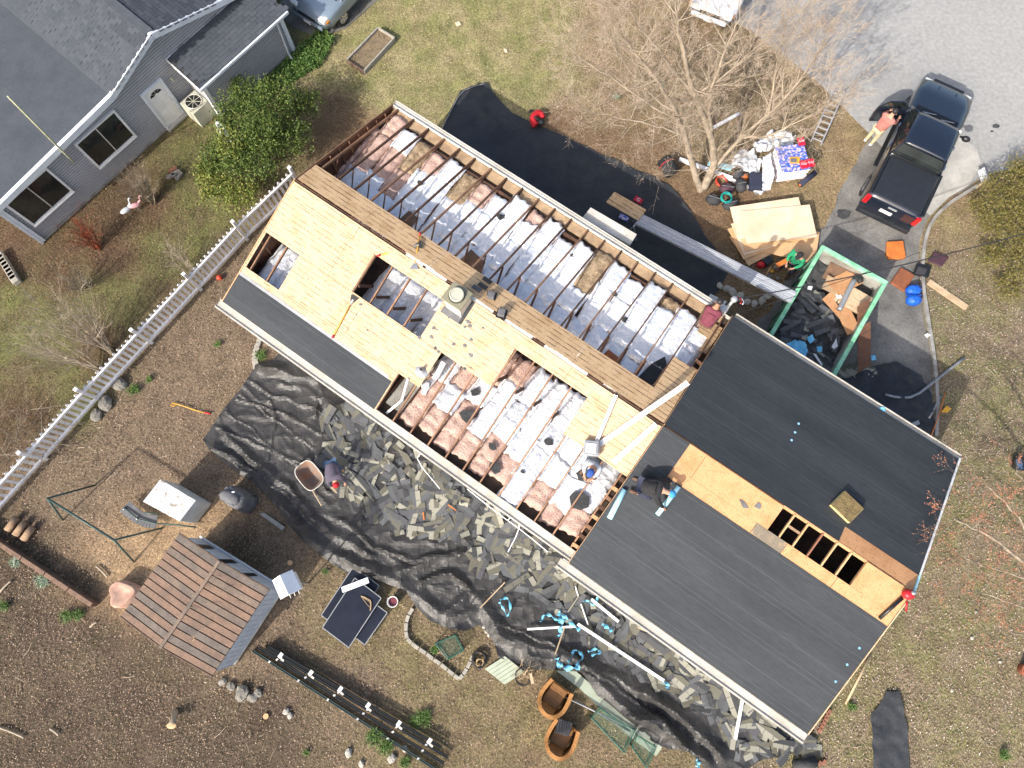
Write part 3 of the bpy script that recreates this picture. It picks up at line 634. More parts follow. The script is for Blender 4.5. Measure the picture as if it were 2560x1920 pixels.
for k, (a, b_) in enumerate(zip(RU[:-1], RU[1:])):
    u = (a + b_) / 2; x = R(-.03, .03)
    if k == 0: seq = (('foil', 1.15), ('pink', 1.5), ('pink', .8))
    elif k == 1: seq = (('foil', 1.5), ('pink', 1.15), ('foil', .8))
    elif k == 2: seq = (('foil', 1.15), ('pink', 1.15), ('tan', 1.15))
    elif k in (3, 6): seq = (('foil', 1.15), ('white', 1.5), ('pink', .8))
    elif k == 5: seq = (('pink', .8), ('white', 1.5), ('tan', 1.15))
    elif k == 13: seq = (('foil', 1.15), ('white', .8), ('tan', 1.5))
    else: seq = (('foil', 1.15), ('white', 1.15 if k % 2 else 1.5), ('white' if k % 3 else 'foil', .8))
    v = R(.35, .72)
    for j, (kd, L_) in enumerate(seq):
        batt(u + x, v + L_ / 2, L_, kd, R(-.05, .05) + (math.pi if k % 2 else 0), 2.742 + .015 * j + R(0, .03), R(.98, 1.12)); v += L_ * R(.9, .98)
    if v < 3.45: batt(u, 3.42, .8, 'tan' if k % 5 in (0, 2, 3) else 'pink', R(-.1, .1), 2.735, .96)
batt(RU[0] - .22, 1.2, 1.5, 'pink', .05, 2.742, .55); batt(RU[0] - .2, 2.6, 1.5, 'pink', -.05, 2.742, .6)
for k, (a, b_) in enumerate(zip(RU[:-1], RU[1:])):
    u = (a + b_) / 2
    if a < -5.7:
        if a < -9.9 or -8.3 < a < -5.6:
            batt(u, -2.2 if a < -9 else -.9, 1.5, 'foil', R(-.05, .05), 2.745, 1.08)
            if a > -9: batt(u, -1.9, 1.15, 'pink' if a > -6.9 else 'foil', 0, 2.742)
        continue
    if k == 9: continue
    v = -.25; j = 0
    seq = [('pink', 'white', 'pink', 'tan'), ('pink', 'white', 'white', 'pink'), ('white', 'white', 'pink', 'pink'), ('foil', 'pink', 'white', 'pink')][k % 4]
    if k >= 15: seq = ('foil', 'white', 'white', 'pink' if k % 2 else 'white')
    for kd in seq:
        L_ = (1.15, .8, 1.15, .8)[(j + k) % 4]; 
        if v - L_ < -3.8: L_ = .8
        if v < -3.15: break
        batt(u, v - L_ / 2, L_, kd, R(-.08, .08), 2.742 + R(0, .03), R(.96, 1.1)); v -= L_ * R(.9, .99); j += 1
    if v > -3.3: batt(u, -3.35, .8, 'pink', R(-.1, .1), 2.735, .96)
# bath-fan bay: bare plasterboard, duct and pipe
hb(B(), -5.58, -5.04, -3.6, -1.7, 2.745, 2.765).build('ceiling_board', 'container_inner', HOUSE)
B().tube([RP(-5.3, -2.75, .05, False), HP(-5.2, -3.3, 2.9), HP(-5.35, -3.85, 2.83)], .04, 8).build('vent_pipe', 'pvc_white', HOUSE, True)
B().tube(smoothline([HP(-4.8, -1.75, 3.3), HP(-4.75, -2.2, 3.15), HP(-4.85, -2.6, 2.95), HP(-4.8, -2.8, 2.9)]), .085, 10).build('duct', 'pvc_white', HOUSE, True)
# chimney chase with a cap and a round flue
CH = B(); cu0, cv0 = -5.22, -.36; bz = HR - .25
hb(CH, cu0 - .26, cu0 + .26, cv0 - .24, cv0 + .24, bz, bz + .78)
ch = CH.build('chimney', 'gutter_white', HOUSE, bev=.01)
def hchild(b, name, mat, parent, **k): return b.build(name, mat, parent, **k)
hchild(hb(B(), cu0 - .32, cu0 + .32, cv0 - .3, cv0 + .3, bz + .781, bz + .85), 'chimney_cap', 'cap_olive', ch, bev=.012)
hchild(B().lathe([(.185, 0), (.2, .02), (.2, .1), (.17, .115), (.165, .1)], HP(cu0, cv0, bz + .851), 24), 'flue', 'flue_pale', ch, smooth=False)
hchild(B().lathe([(.225, 0), (.225, .012), (.205, .012), (.205, 0)], HP(cu0, cv0, bz + .851), 24, closed=True), 'flue_ring', 'plastic_black', ch)
deck(cu0 - .34, cu0 + .34, cv0 - .42, cv0 - .235, 'cover_grey', .02, 'flashing', .006); deck(cu0 + .262, cu0 + .36, cv0 - .4, cv0 + .28, 'shingle_dark', .02, 'flashing', .006)
# porch canopy under the street-side gutter, small canopy, and service mast
CA = G(1476, 522, 2.5); CB_ = G(1591, 589, 2.5); CC = G(1574, 616, 2.5); CD = G(1455, 548, 2.5)
B().prism([CD, CC, CB_, CA], (0, 0, .1)).build('porch_canopy', 'gutter_white', HOUSE, bev=.01)
cz = 2.4; B().prism(Gs([(1774, 737), (1815, 757), (1806, 768), (1768, 747)], cz), (0, 0, .1)).build('porch_light_hood', 'gutter_white', HOUSE, bev=.01)
ms = B().tube([HP(.95, 4.36, .4), HP(.95, 4.36, 3.75)], .045, 10).build('service_mast', 'galvanised', HOUSE, True)
hchild(B().ell(HP(.95, 4.36, 3.8), (.1, .1, .09), 12, 8), 'weatherhead', 'galvanised', ms, smooth=True)
hchild(B().box(HP(.85, 4.25, 3.1), (.3, .22, .25), Matrix.Rotation(TH, 3, 'Z')), 'meter_box', 'galvanised', ms, bev=.02)
rl = [HP(.95, 4.36, 3.78) + Vector((.1 * math.cos(t) + .12, .16 * math.sin(t), -.05 - .12 * t)) for t in np.linspace(-1.5, 2, 9)]
hchild(B().tube(rl, .018, 5), 'drip_loop', 'red', ms); hchild(B().tube([q + Vector((.05, -.03, .02)) for q in rl], .016, 5), 'drip_loop', 'pvc_white', ms)
# loose sheets lying over the attic: big foil drape and kraft pieces
def drape(name, uvs, z, mat, amp=.06, par=HOUSE, fr=2.2, th=.004):
    poly = [(q.x, q.y) for q in (HP(u, v, 0) for u, v in uvs)]; o = R(0, 50)
    b = sheet(poly, .11, lambda x, y: z + amp * (abs(noise.noise(Vector((x * fr + o, y * fr, 0)))) + .5 * abs(noise.noise(Vector((x * fr * 2.6, y * fr * 2.6 + o, 3))))))
    return b.build(name, mat, par, True)
drape('foil_sheet', [(-3.2, -1.9), (-2.4, -1.75), (-1.9, -2.1), (-1.0, -2.0), (.0, -2.35), (.55, -2.2), (.7, -2.7), (-.4, -2.9), (-1.3, -2.75), (-2.2, -2.6), (-3.1, -2.5)], 2.9, 'foil_bright', .07)
drape('foil_sheet', [(-10.6, .5), (-8.6, .6), (-8.5, 1.4), (-9.4, 1.6), (-10.7, 1.5)], 2.88, 'foil', .05)
drape('felt_offcut', [(-.05, 1.15), (.35, 1.0), (.6, 1.75), (.25, 2.1), (.05, 1.7)], 2.98, 'felt', .03)
drape('kraft_sheet', [(-1.3, .85), (-.75, .85), (-.7, 1.3), (-1.2, 1.35)], 2.97, 'rust', .04)
drape('kraft_sheet', [(-8.7, 1.0), (-8.2, .95), (-8.2, 1.5), (-8.6, 1.55)], 2.98, 'kraft_brown', .04)
drape('kraft_sheet', [(-6.4, .95), (-5.6, .9), (-5.7, 1.5), (-6.3, 1.6)], 2.98, 'kraft_brown', .04)
for (u, v, s) in ((-8.9, 2.5, .12), (-6.2, 3.0, .14), (-2.0, 2.9, .1), (-1.3, 2.4, .13), (-2.3, -2.9, .13), (-1.9, -3.35, .2), (-3.4, -2.6, .28), (-1.1, -1.9, .14), (.25, -2.1, .22), (.5, -2.75, .3), (-3.6, -1.9, .15), (-1.2, -3.0, .07), (.6, 2.2, .07), (-3.7, 3.2, .08)):
    k = 7; P_ = [(u + s * R(.6, 1.2) * math.cos(i * 6.283 / k), v + s * R(.5, 1.1) * math.sin(i * 6.283 / k)) for i in range(k)]
    o = drape('felt_scrap', P_, 3.0 if v < -2.4 else 2.97, 'shingle_dark', .03, None); tag(o, 'torn dark felt scrap lying on the attic insulation', 'felt scrap', 'felt scraps on the insulation')

# ------------------------------------------------------------------ the neighbour's house
NA = G(111, 603); NE_ = (G(463, 285) - NA).normalized(); NN = Vector((NE_.y, -NE_.x, 0)); NANG = math.atan2(NE_.y, NE_.x)
def NP(s, n, z): return NA + NE_ * s + NN * n + Vector((0, 0, z))
pm('shingle_slate', (.068, .076, .089), (.085, .093, .106), 4, .9, fine=.2, spec=.2); pm('roof_slate', (.058, .066, .078), (.075, .083, .096), 1.4, .9, fine=.12, spec=.25); NB = thing('house', "neighbour's grey clapboard house with dark shingled roof and white gable trim", 'house', NA, NANG)
def nbox(b, s0, s1, n0, n1, z0, z1):
    p = NP(s0, n0, z0); return b.obox(p, NE_ * (s1 - s0), NN * (n1 - n0), (0, 0, z1 - z0))
prof = [(-.35, 2.5), (4.98, 2.86), (7.2, 3.62), (9.8, 2.84), (12.5, 2.1)]
def ztop(s):
    for (a, za), (c, zc_) in zip(prof[:-1], prof[1:]):
        if a <= s <= c: return za + (zc_ - za) * (s - a) / (c - a)
    return 2.0
b = B(); b.prism([NP(s, -.06, z) for s, z in [(0, 0), (11.3, 0), (11.3, 2.4)] + [(q[0], q[1] - .08) for q in prof[3:0:-1]] + [(0, 2.42)]], NN * -.15); b.build('wall', 'siding_grey', NB)
nbox(B(), 0, .15, -12, -.22, 0, 2.4).build('wall', 'siding_grey', NB)
sb = B()                                                      # lapped clapboards
z = .12
while z < 3.5:
    ss = [s for s in np.arange(0.02, 11.2, .1) if ztop(s) - .1 > z + .1]
    if ss: sb.obox(NP(min(ss), -.058, z), NE_ * (max(ss) - min(ss)), NN * .036, (0, 0, .078))
    z += .105
sb.build('siding', 'siding_grey', NB)
nbox(B(), -.02, 8, -.05, .0, 0, .1).build('foundation', 'old_concrete', NB)
nbox(B(), -.06, .06, -.1, .05, .05, 2.42).build('corner_trim', 'trim_white', NB); nbox(B(), -.1, .0, -12, .05, 2.3, 2.42).build('corner_trim', 'trim_white', NB)
nbox(B(), -.13, -.05, -.02, .06, .02, 2.4).build('downspout', 'trim_white', NB)
for k, ((a, za), (c, zc_)) in enumerate(zip(prof[:-1], prof[1:])):     # roof planes and rake trim
    p, q = NP(a, .2, za), NP(c, .2, zc_)
    B().obox(p, q - p, NN * -14, (0, 0, .05)).build('roof_plane', 'roof_slate', NB)
    B().bar(p + Vector((0, 0, -.03)) + NN * .016, q + Vector((0, 0, -.03)) + NN * .016, .03, .22).build('rake_trim', 'trim_white', NB)
    B().bar(p + Vector((0, 0, .06)) - NN * .05, q + Vector((0, 0, .06)) - NN * .05, .13, .012).build('drip_edge', 'trim_white', NB)
nbox(B(), 7.05, 7.36, -14, .1, 3.64, 3.69).build('ridge_cap', 'shingle_slate', NB)
# lean-to
LT = [NP(7.22, -.03, 2.32), NP(11.32, -.03, 2.32), NP(11.32, 1.42, 1.98), NP(7.22, 1.42, 1.98)]
B().prism(LT[::-1], (0, 0, .05)).build('lean_to_roof', 'shingle_dark', NB)
nbox(B(), 7.4, 11.15, 1.02, 1.12, 0, 2.0).build('wall', 'siding_grey', NB); nbox(B(), 7.4, 7.5, -.03, 1.02, 0, 2.05).build('wall', 'siding_grey', NB); nbox(B(), 11.05, 11.15, -.03, 1.02, 0, 2.05).build('wall', 'siding_grey', NB)
sb = B(); z = .1
while z < 1.95:
    sb.obox(NP(7.42, 1.121, z), NE_ * 3.7, NN * .034, (0, 0, .078)); z += .105
sb.build('siding', 'siding_grey', NB)
B().bar(NP(7.2, 1.45, 2.0), NP(11.34, 1.45, 2.0), .07, .09).build('gutter', 'trim_white', NB); B().bar(NP(7.2, -.0, 2.36), NP(11.3, -.0, 2.36), .03, .06).build('flashing', 'trim_white', NB)
B().bar(NP(7.2, 0, 2.3), NP(7.2, 1.42, 1.98), .03, .16).build('rake_trim', 'paint_white', NB)
nbox(B(), 7.36, 7.5, 1.0, 1.18, .05, 2.0).build('corner_trim', 'paint_white', NB); nbox(B(), 11.05, 11.2, 1.05, 1.18, .05, 2.0).build('corner_trim', 'trim_white', NB)
ds = B(); ds.tube([NP(11.0, 1.45, 1.98), NP(11.0, 1.3, 1.8), NP(10.9, 1.2, 1.7), NP(10.85, 1.2, .15), NP(10.8, 1.4, .08)], .04, 6); ds.build('downspout', 'trim_white', NB)
# roof shingles: tabs in running courses
SH = [mk(B().obox((0, -.15, 0), (.165, 0, 0), (0, .295, 0), (0, 0, .012)), 'shingle', m) for m in ('roof_slate', 'roof_slate')] 
SH.append(mk(B().obox((0, -.15, 0), (.165, 0, 0), (0, .295, 0), (0, 0, .012)), 'shingle', 'shingle_slate'))
tabs = []
def lay(s0, z0, s1, z1, n0, n1, flip=False):     # courses climb from (s0,z0) to (s1,z1) along s, tabs along n
    d = Vector((s1 - s0, 0, z1 - z0)); L_ = d.length; k = int(L_ / .14)
    ang = math.atan2(z1 - z0, abs(s1 - s0))
    for i in range(k):
        f = i / k; n = n0 + (i % 2) * .15
        while n > n1:
            tabs.append((NP(s0 + (s1 - s0) * f, n - .15, z0 + (z1 - z0) * f + .068 + R(0, .006)), NANG + (math.pi if s1 < s0 else 0), -ang + .05)); n -= .3 * R(.98, 1.04)
near = []
k = 10
for i in range(k):
    s = 7.25 + (i % 2) * .15
    while s < 11.2:
        f = i / k; tabs.append((NP(s + .15, 1.42 * (1 - f) - .02, 1.98 + .34 * f + .066 + R(0, .005)), NANG + math.pi / 2, -math.atan2(.34, 1.45) + .05)); s += .3 * R(.98, 1.04)
lay(5.1, 2.9, 7.1, 3.585, .15, -4.4); lay(9.7, 2.87, 7.35, 3.575, .15, -2.4)
tabs_r = tabs[300:]; tmesh = SH[0].vertices; bV = []; bF = []
for i, (p, rz, ry) in enumerate(tabs):
    q = Matrix.Rotation(rz, 4, 'Z') @ Matrix.Rotation(ry, 4, 'Y')
    if i < 300:
        place('shingle', random.choice(SH), None, p, q.to_euler(), (1, 1, 1), NB)
    else:
        o = len(bV); bV += [p + q.to_3x3() @ v.co for v in tmesh]; bF += [tuple(o + j for j in f.vertices) for f in SH[0].polygons]
c3 = np.array([(.066, .073, .085), (.056, .063, .074), (.076, .084, .096)])[np.random.randint(0, 3, len(bV) // 8)].repeat(8, 0)
stuff(bulk('shingles', [tuple(v) for v in bV], bF, 'scatter', c3, NB))
# windows, door, lamp
def nwindow(s0, s1, z0, z1):
    w = nbox(B(), s0, s1, -.04, .0, z0, z1).build('window', 'plastic_black', NB)
    f = B(); t = .075
    for a in ((s0 - t, s1 + t, z1, z1 + t), (s0 - t, s1 + t, z0 - t, z0), (s0 - t, s0, z0, z1), (s1, s1 + t, z0, z1)): nbox(f, a[0], a[1], -.02, .045, a[2], a[3])
    f.build('frame', 'paint_white', w); m = (s0 + s1) / 2
    for a, c in ((s0 + .01, m - .02), (m + .02, s1 - .01)): nbox(B(), a, c, .002, .01, z0 + .02, z1 - .02).build('pane', 'glass_dark', w)
    nbox(B(), m - .018, m + .018, .003, .03, z0, z1).build('mullion', 'gutter_aged', w); nbox(B(), s0 - t, s1 + t, .046, .07, z0 - t - .03, z0 - t + .02).build('sill', 'paint_white', w)
nwindow(3.15, 4.72, .88, 2.18); nwindow(.28, 1.88, .9, 2.24)
dr = nbox(B(), 5.84, 6.6, -.03, .02, .1, 1.88).build('door', 'paint_white', NB); f = B()
for a in ((5.76, 6.68, 1.88, 1.96), (5.76, 5.84, .02, 1.88), (6.6, 6.68, .02, 1.88)): nbox(f, a[0], a[1], -.02, .05, a[2], a[3])
f.build('frame', 'trim_white', dr); nbox(B(), 5.76, 6.68, -.02, .14, .0, .09).build('threshold', 'concrete', dr)
for k in range(4):
    t0, t1 = math.pi * k / 4 + .06, math.pi * (k + 1) / 4 - .06
    P_ = [NP(6.22 + r * math.cos(t), .024, 1.56 + r * .75 * math.sin(t)) for r, t in ((.07, t0), (.24, t0), (.24, (t0 + t1) / 2), (.24, t1), (.07, t1))]
    B().prism(P_, NN * .006).build('fanlight_pane', 'glass_dark', dr)
for i in range(2):
    for j in range(2): nbox(B(), 5.93 + i * .33, 6.18 + i * .33, .021, .028, .25 + j * .6, .75 + j * .62).build('door_panel', 'paint_white', dr)
B().ell(NP(6.52, .05, .98), .035, 8, 6).build('handle', 'chrome', dr, True); B().ell(NP(6.52, .04, 1.12), .025, 8, 6).build('lock', 'chrome', dr, True)
nbox(B(), 6.92, 7.0, .0, .07, 1.55, 1.7).build('wall_lamp', 'flue_pale', NB, bev=.01)
pm_ = thing('antenna_mast', 'thin pale metal mast clamped to the gable of the grey house', 'mast', NP(2.72, .14, 1.6)); mast = B(); mast.tube([G(184, 405, 1.75), G(178, 399, 2.05), G(140, 362, 3.3), G(20, 241, 6.4)], .03, 8); mast.build('pole', 'old_pole', pm_, True)
B().tube([G(163, 390, 2.0), NP(2.4, -.05, 1.9)], .02, 5).build('bracket', 'galvanised', pm_)
ac = thing('air_conditioner', 'beige air conditioner unit with round fan grille beside the white door', 'air conditioner', G(520, 316))
c0 = G(508, 318); M_ = Matrix.Rotation(NANG, 3, 'Z'); c0 = NP(7.02, .55, 0)
B().box(c0 + Vector((0, 0, .4)), (.72, .72, .8), M_).build('case', 'flue_pale', ac, bev=.02)
B().lathe([(.29, 0), (.29, .01)], c0 + Vector((0, 0, .802)), 20).build('fan_well', 'plastic_black', ac)
for k in range(4):
    t = k * math.pi / 4; B().bar(c0 + Vector((.28 * math.cos(t), .28 * math.sin(t), .825)), c0 - Vector((.28 * math.cos(t), .28 * math.sin(t), -.825)), .016, .012).build('grille_bar', 'flue_pale', ac)
B().tube([c0 + Vector((.29 * math.cos(t), .29 * math.sin(t), .825)) for t in np.linspace(0, 6.283, 21)], .015, 5).build('grille_ring', 'gutter_white', ac)
wl = sheet([(q.x, q.y) for q in [NP(7.15, 1.15, 0), NP(7.2, 1.75, 0), NP(7.0, 2.3, 0), NP(6.75, 2.2, 0), NP(6.9, 1.5, 0)]], .1, lambda x, y: .1 + .35 * abs(noise.noise(Vector((x * 4, y * 4, 5)))))
tag(wl.build('plastic_sheeting', 'plastic_sheet', None), 'crumpled white plastic sheeting on the ground by the air conditioner', 'plastic sheet')

# ------------------------------------------------------------------ picket fence
FL = [G(-70, 1355), G(117, 1148), G(250, 998), G(380, 857), G(503, 724), G(618, 599), G(752, 470)]
FN = thing('picket_fence', 'long white wooden picket fence between the two yards', 'fence', FL[3])
for k, (p, q) in enumerate(zip(FL[:-1], FL[1:])):
    d = (q - p); L_ = d.length; e = d.normalized(); nrm = Vector((e.y, -e.x, 0))
    for zz_ in (.24, 1.0): B().bar(p + Vector((0, 0, zz_)) + nrm * .03, q + Vector((0, 0, zz_)) + nrm * .03, .065, .1).build('rail', 'picket_white', FN)
    m = 12
    for i in range(m):
        c = p + d * ((i + 1) / (m + 1)) + nrm * -.005; h = 1.17 + R(-.03, .02); w = .048
        P_ = [c - e * w, c + e * w, c + e * w + Vector((0, 0, h - .07)), c + Vector((R(-.01, .01), 0, h)), c - e * w + Vector((0, 0, h - .07))]
        B().prism([v + Vector((0, 0, .06)) for v in P_[:2]] + P_[2:], nrm * -.022).build('picket', 'picket_white', FN)
for k, p in enumerate(FL):
    M_ = Matrix.Rotation(math.atan2((FL[-1] - FL[0]).y, (FL[-1] - FL[0]).x), 3, 'Z'); B().box(p + Vector((0, 0, .66)), (.11, .11, 1.32), M_).box(p + Vector((0, 0, 1.35)), (.125, .125, .04), M_).build('post', 'picket_white', FN, bev=.01)

# ------------------------------------------------------------------ garden shed with board roof
SA, SB_, SC, SD = Gs([(449, 1335), (673, 1475), (530, 1693), (304, 1542)], 1.65)
SC = SB_ + (SD - SA); ea = (SB_ - SA).normalized(); eb = (SD - SA).normalized(); La, Lb = (SB_ - SA).length, (SD - SA).length
SHED = thing('garden_shed', 'small garden shed with brown board roof and pale blue walls', 'shed', (SA + SC) / 2 - Vector((0, 0, 1.65)))
def SP(a, b, z): return SA + ea * a + eb * b + Vector((0, 0, z - 1.65))
def sz(a): return 1.68 + .3 * (1 - abs(a - La / 2) / (La / 2))
nb_ = 13; pm('shed_plank_red', (.26, .165, .11), (.17, .115, .085), 2.2, .85, fine=.25); pm('shed_plank_grey', (.19, .155, .125), (.12, .1, .085), 2.2, .85, fine=.25)
for i in range(nb_):
    b0, b1 = Lb * i / nb_, Lb * (i + 1) / nb_ - .03
    pmat = random.choice(('shed_plank', 'shed_plank_red', 'shed_plank_red', 'shed_plank_grey'))
    for a0, a1 in ((0, La / 2 - .03), (La / 2 + .03, La)):
        p = SP(a0, b0, sz(a0) + R(0, .008)); o = B().obox(p, SP(a1, b0, sz(a1)) - SP(a0, b0, sz(a0)), eb * (b1 - b0), (0, 0, .022)).build('roof_board', pmat, SHED)
for s_ in (0, 1):
    a0, a1 = (0, La / 2) if not s_ else (La / 2, La); p = SP(a0, .01, sz(a0) - .03); B().obox(p, SP(a1, .01, sz(a1) - .03) - p, eb * (Lb - .02), (0, 0, .02)).build('roof_underlay', 'cavity', SHED)
B().bar(SP(La / 2, -.02, 2.02), SP(La / 2, Lb + .02, 2.02), .09, .03).build('ridge_batten', 'shed_plank', SHED)
for b0 in (-.02, Lb + .0):
    for a0, a1 in ((-.02, La / 2), (La / 2, La + .02)): B().bar(SP(a0, b0, sz(a0) + .0), SP(a1, b0, sz(a1) + .0), .03, .07).build('barge_board', 'timber_old', SHED)
w0 = .07
def shedwall(a0, b0, a1, b1): 
    p = SP(a0, b0, .02); q = SP(a1, b1, .02); d = (q - p).normalized(); nr = Vector((d.y, -d.x, 0)); B().obox(p, q - p, nr * -.05, (0, 0, 1.63)).build('wall', 'shed_wall', SHED)
    k = int((q - p).length / .16); bb = B()
    for i in range(k + 1): bb.bar(p + (q - p) * (i / k) + nr * .004 + Vector((0, 0, .01)), p + (q - p) * (i / k) + nr * .004 + Vector((0, 0, 1.6)), .012, .012, up=nr)
    bb.build('batten', 'shed_wall', SHED)
shedwall(La - w0, Lb - w0, La - w0, w0); shedwall(La - w0, w0, w0, w0); shedwall(w0, w0, w0, Lb - w0); shedwall(w0, Lb - w0, La - w0, Lb - w0)
for a, c in ((.5, .7), (1.35, 1.55), (2.15, 2.3)):
    p = SP(a, w0 - .012, .5); B().obox(p, ea * (c - a), eb * -.02, (0, 0, 1.0)).build('window', 'plastic_black', SHED)
B().bar(SP(-.02, w0 - .05, .2), SP(La, w0 - .05, .2), .05, .06).build('base_trim', 'trim_white', SHED); B().bar(SP(La - .05, w0, .1), SP(La - .05, Lb - .1, .1), .05, .06).build('base_trim', 'gutter_aged', SHED)
def scrap_curve(name, pts, r, mat, label, cat, n=5, group=None): return tag(B().tube(smoothline(pts, 2), r, n).build(name, mat, None, True), label, cat, group)
sc_ = B()
for k in range(9):
    p = SP(R(1.5, 2.5), R(.3, 1.5), 0); p.z = 1.98; q = p + Vector((R(-.4, .4), R(-.4, .4), .03)); sc_.tube([p, (p + q) / 2 + Vector((R(-.08, .08), R(-.08, .08), .03)), q], .008, 4)
tag(sc_.build('twig_tangle', 'twig_grey'), 'tangle of dead twigs lying on the shed roof', 'twigs')
o = B(); o.lathe([(.1, 0), (.1, .03)], SP(2.1, 2.1, 1.86), 12); tag(o.build('wood_slice', 'cut_wood'), 'pale half-round wood slice on the shed roof', 'wood slice')

# ------------------------------------------------------------------ scatter: leaves, grass, twigs
def visible_points(n): return nrand(n, -21, 21), nrand(n, -7.5, 23)
house_poly = [HP(UL - .1, -4.1, 0), HP(UR, -4.3, 0), HP(UR, 4.3, 0), HP(UL - .1, 4.4, 0)]
nb_poly = [NP(-.3, .05, 0), NP(7.4, .05, 0), NP(7.4, 1.2, 0), NP(14, 1.2, 0), NP(14, -14, 0), NP(-.3, -14, 0)]
def clear(x, y, extra=()):
    k = np.ones(len(x), bool)
    for pl in (ROAD, DRIVE, house_poly, nb_poly, ne_poly, sw_poly) + tuple(extra): k &= ~inpoly(x, y, [(q[0], q[1]) for q in pl])
    return k
def leaves(n, smin, smax):
    x, y = visible_points(n); k = clear(x, y); x, y = x[k], y[k]; c, g, d, pz = zone(x, y)
    patch = np.array([.6 + .8 * (noise.noise(Vector((a * .8, b * .8, 9))) + .4) for a, b in zip(x, y)])
    keep = np.random.rand(len(x)) < d / 1.7 * patch; x, y, pz = x[keep], y[keep], pz[keep]; m = len(x)
    s = nrand(m, smin, smax); a = nrand(m, 0, 6.283); w = nrand(m, .35, .7); tx, ty = nrand(m, -.45, .45), nrand(m, -.45, .45); z = nrand(m, .0, .03)
    ex = np.stack([np.cos(a), np.sin(a), tx], 1) * s[:, None]; ey = np.stack([-np.sin(a), np.cos(a), ty], 1) * (s * w)[:, None]; ctr = np.stack([x, y, z + .01], 1)
    V = np.stack([ctr - ex, ctr - ey * .8 + ex * .1, ctr + ex, ctr + ey], 1).reshape(-1, 3); V[:, 2] = np.maximum(V[:, 2], .001)
    C = np.zeros((m, 3))
    for q in range(5):
        kk = pz == q; p_ = np.array(PAL[q]); C[kk] = p_[np.random.randint(0, len(p_), kk.sum())]
    C *= (nrand(m, .5, 1.1) ** 1.2)[:, None]
    return V, np.arange(m * 4).reshape(-1, 4), C.repeat(4, 0)
V, F, C = leaves(560000, .009, .03); stuff(bulk('leaf_litter', V, F, 'scatter', C))
def grass(n):
    x, y = visible_points(n); k = clear(x, y); x, y = x[k], y[k]; c, g, d, pz = zone(x, y)
    patch = np.array([noise.noise(Vector((a * .75 + 40, b * .75, 2))) + .6 * noise.noise(Vector((a * 2.3, b * 2.3, 2))) for a, b in zip(x, y)])
    keep = np.random.rand(len(x)) < np.clip(g * (patch * 1.6 + .55), 0, 1); x, y, g = x[keep], y[keep], g[keep]; m = len(x)
    h = nrand(m, .03, .085); a = nrand(m, 0, 6.283); w = nrand(m, .005, .011); l = nrand(m, .2, .9)
    b0 = np.stack([x, y, np.zeros(m)], 1); px = np.stack([-np.sin(a), np.cos(a), np.zeros(m)], 1) * w[:, None]; tip = b0 + np.stack([np.cos(a) * l * h, np.sin(a) * l * h, h], 1)
    V = np.stack([b0 - px, b0 + px, tip], 1).reshape(-1, 3); p_ = np.array([(.12, .19, .04), (.18, .23, .06), (.28, .28, .11), (.1, .17, .038), (.34, .3, .15)])
    C = p_[np.random.randint(0, 5, m)] * nrand(m, .7, 1.2)[:, None]; return V, np.arange(m * 3).reshape(-1, 3), C.repeat(3, 0)
V, F, C = grass(330000); stuff(bulk('grass', V, F, 'scatter', C))
def twigs(n, polys, cols, lmin, lmax, rmin, rmax, name):
    Vs, Fs, Cs = [], [], []
    xs_, ys_ = visible_points(n * 14); k = clear(xs_, ys_); xs_, ys_ = xs_[k], ys_[k]; kk = np.zeros(len(xs_), bool)
    for pl in polys: kk |= inpoly(xs_, ys_, [(q[0], q[1]) for q in pl])
    xs_, ys_ = xs_[kk][:n], ys_[kk][:n]
    for x, y in zip(xs_, ys_):
        a, L_, r = R(0, 6.283), R(lmin, lmax), R(rmin, rmax); p = Vector((x, y, .03)); d = Vector((math.cos(a), math.sin(a), R(-.05, .15))) * L_
        bb = B(); bb.tube([p, p + d * .5 + Vector((R(-.1, .1) * L_, R(-.1, .1) * L_, 0)), p + d], [r, r, r * .6], 3, False); o = len(Vs); Vs += bb.v; Fs += [tuple(i + o for i in f) for f in bb.f]; c = random.choice(cols); Cs += [c] * len(bb.v)
    stuff(bulk(name, Vs, Fs, 'scatter', np.array(Cs)))
twigs(520, [Gs([(-80, 1330), (260, 1520), (330, 1560), (620, 1700), (900, 1930), (-80, 1930)])], [(.3, .22, .15), (.2, .14, .1), (.45, .36, .26), (.13, .1, .08)], .12, .5, .003, .007, 'fallen_twigs')
twigs(500, [Gs([(100, 1200), (300, 950), (560, 800), (520, 1250), (330, 1500)]), Gs([(1400, 60), (2080, 60), (2080, 400), (1400, 350)]), Gs([(2330, 760), (2560, 760), (2560, 1920), (2060, 1920)])], [(.35, .27, .19), (.25, .18, .12), (.5, .4, .3)], .1, .4, .003, .008, 'fallen_twigs')

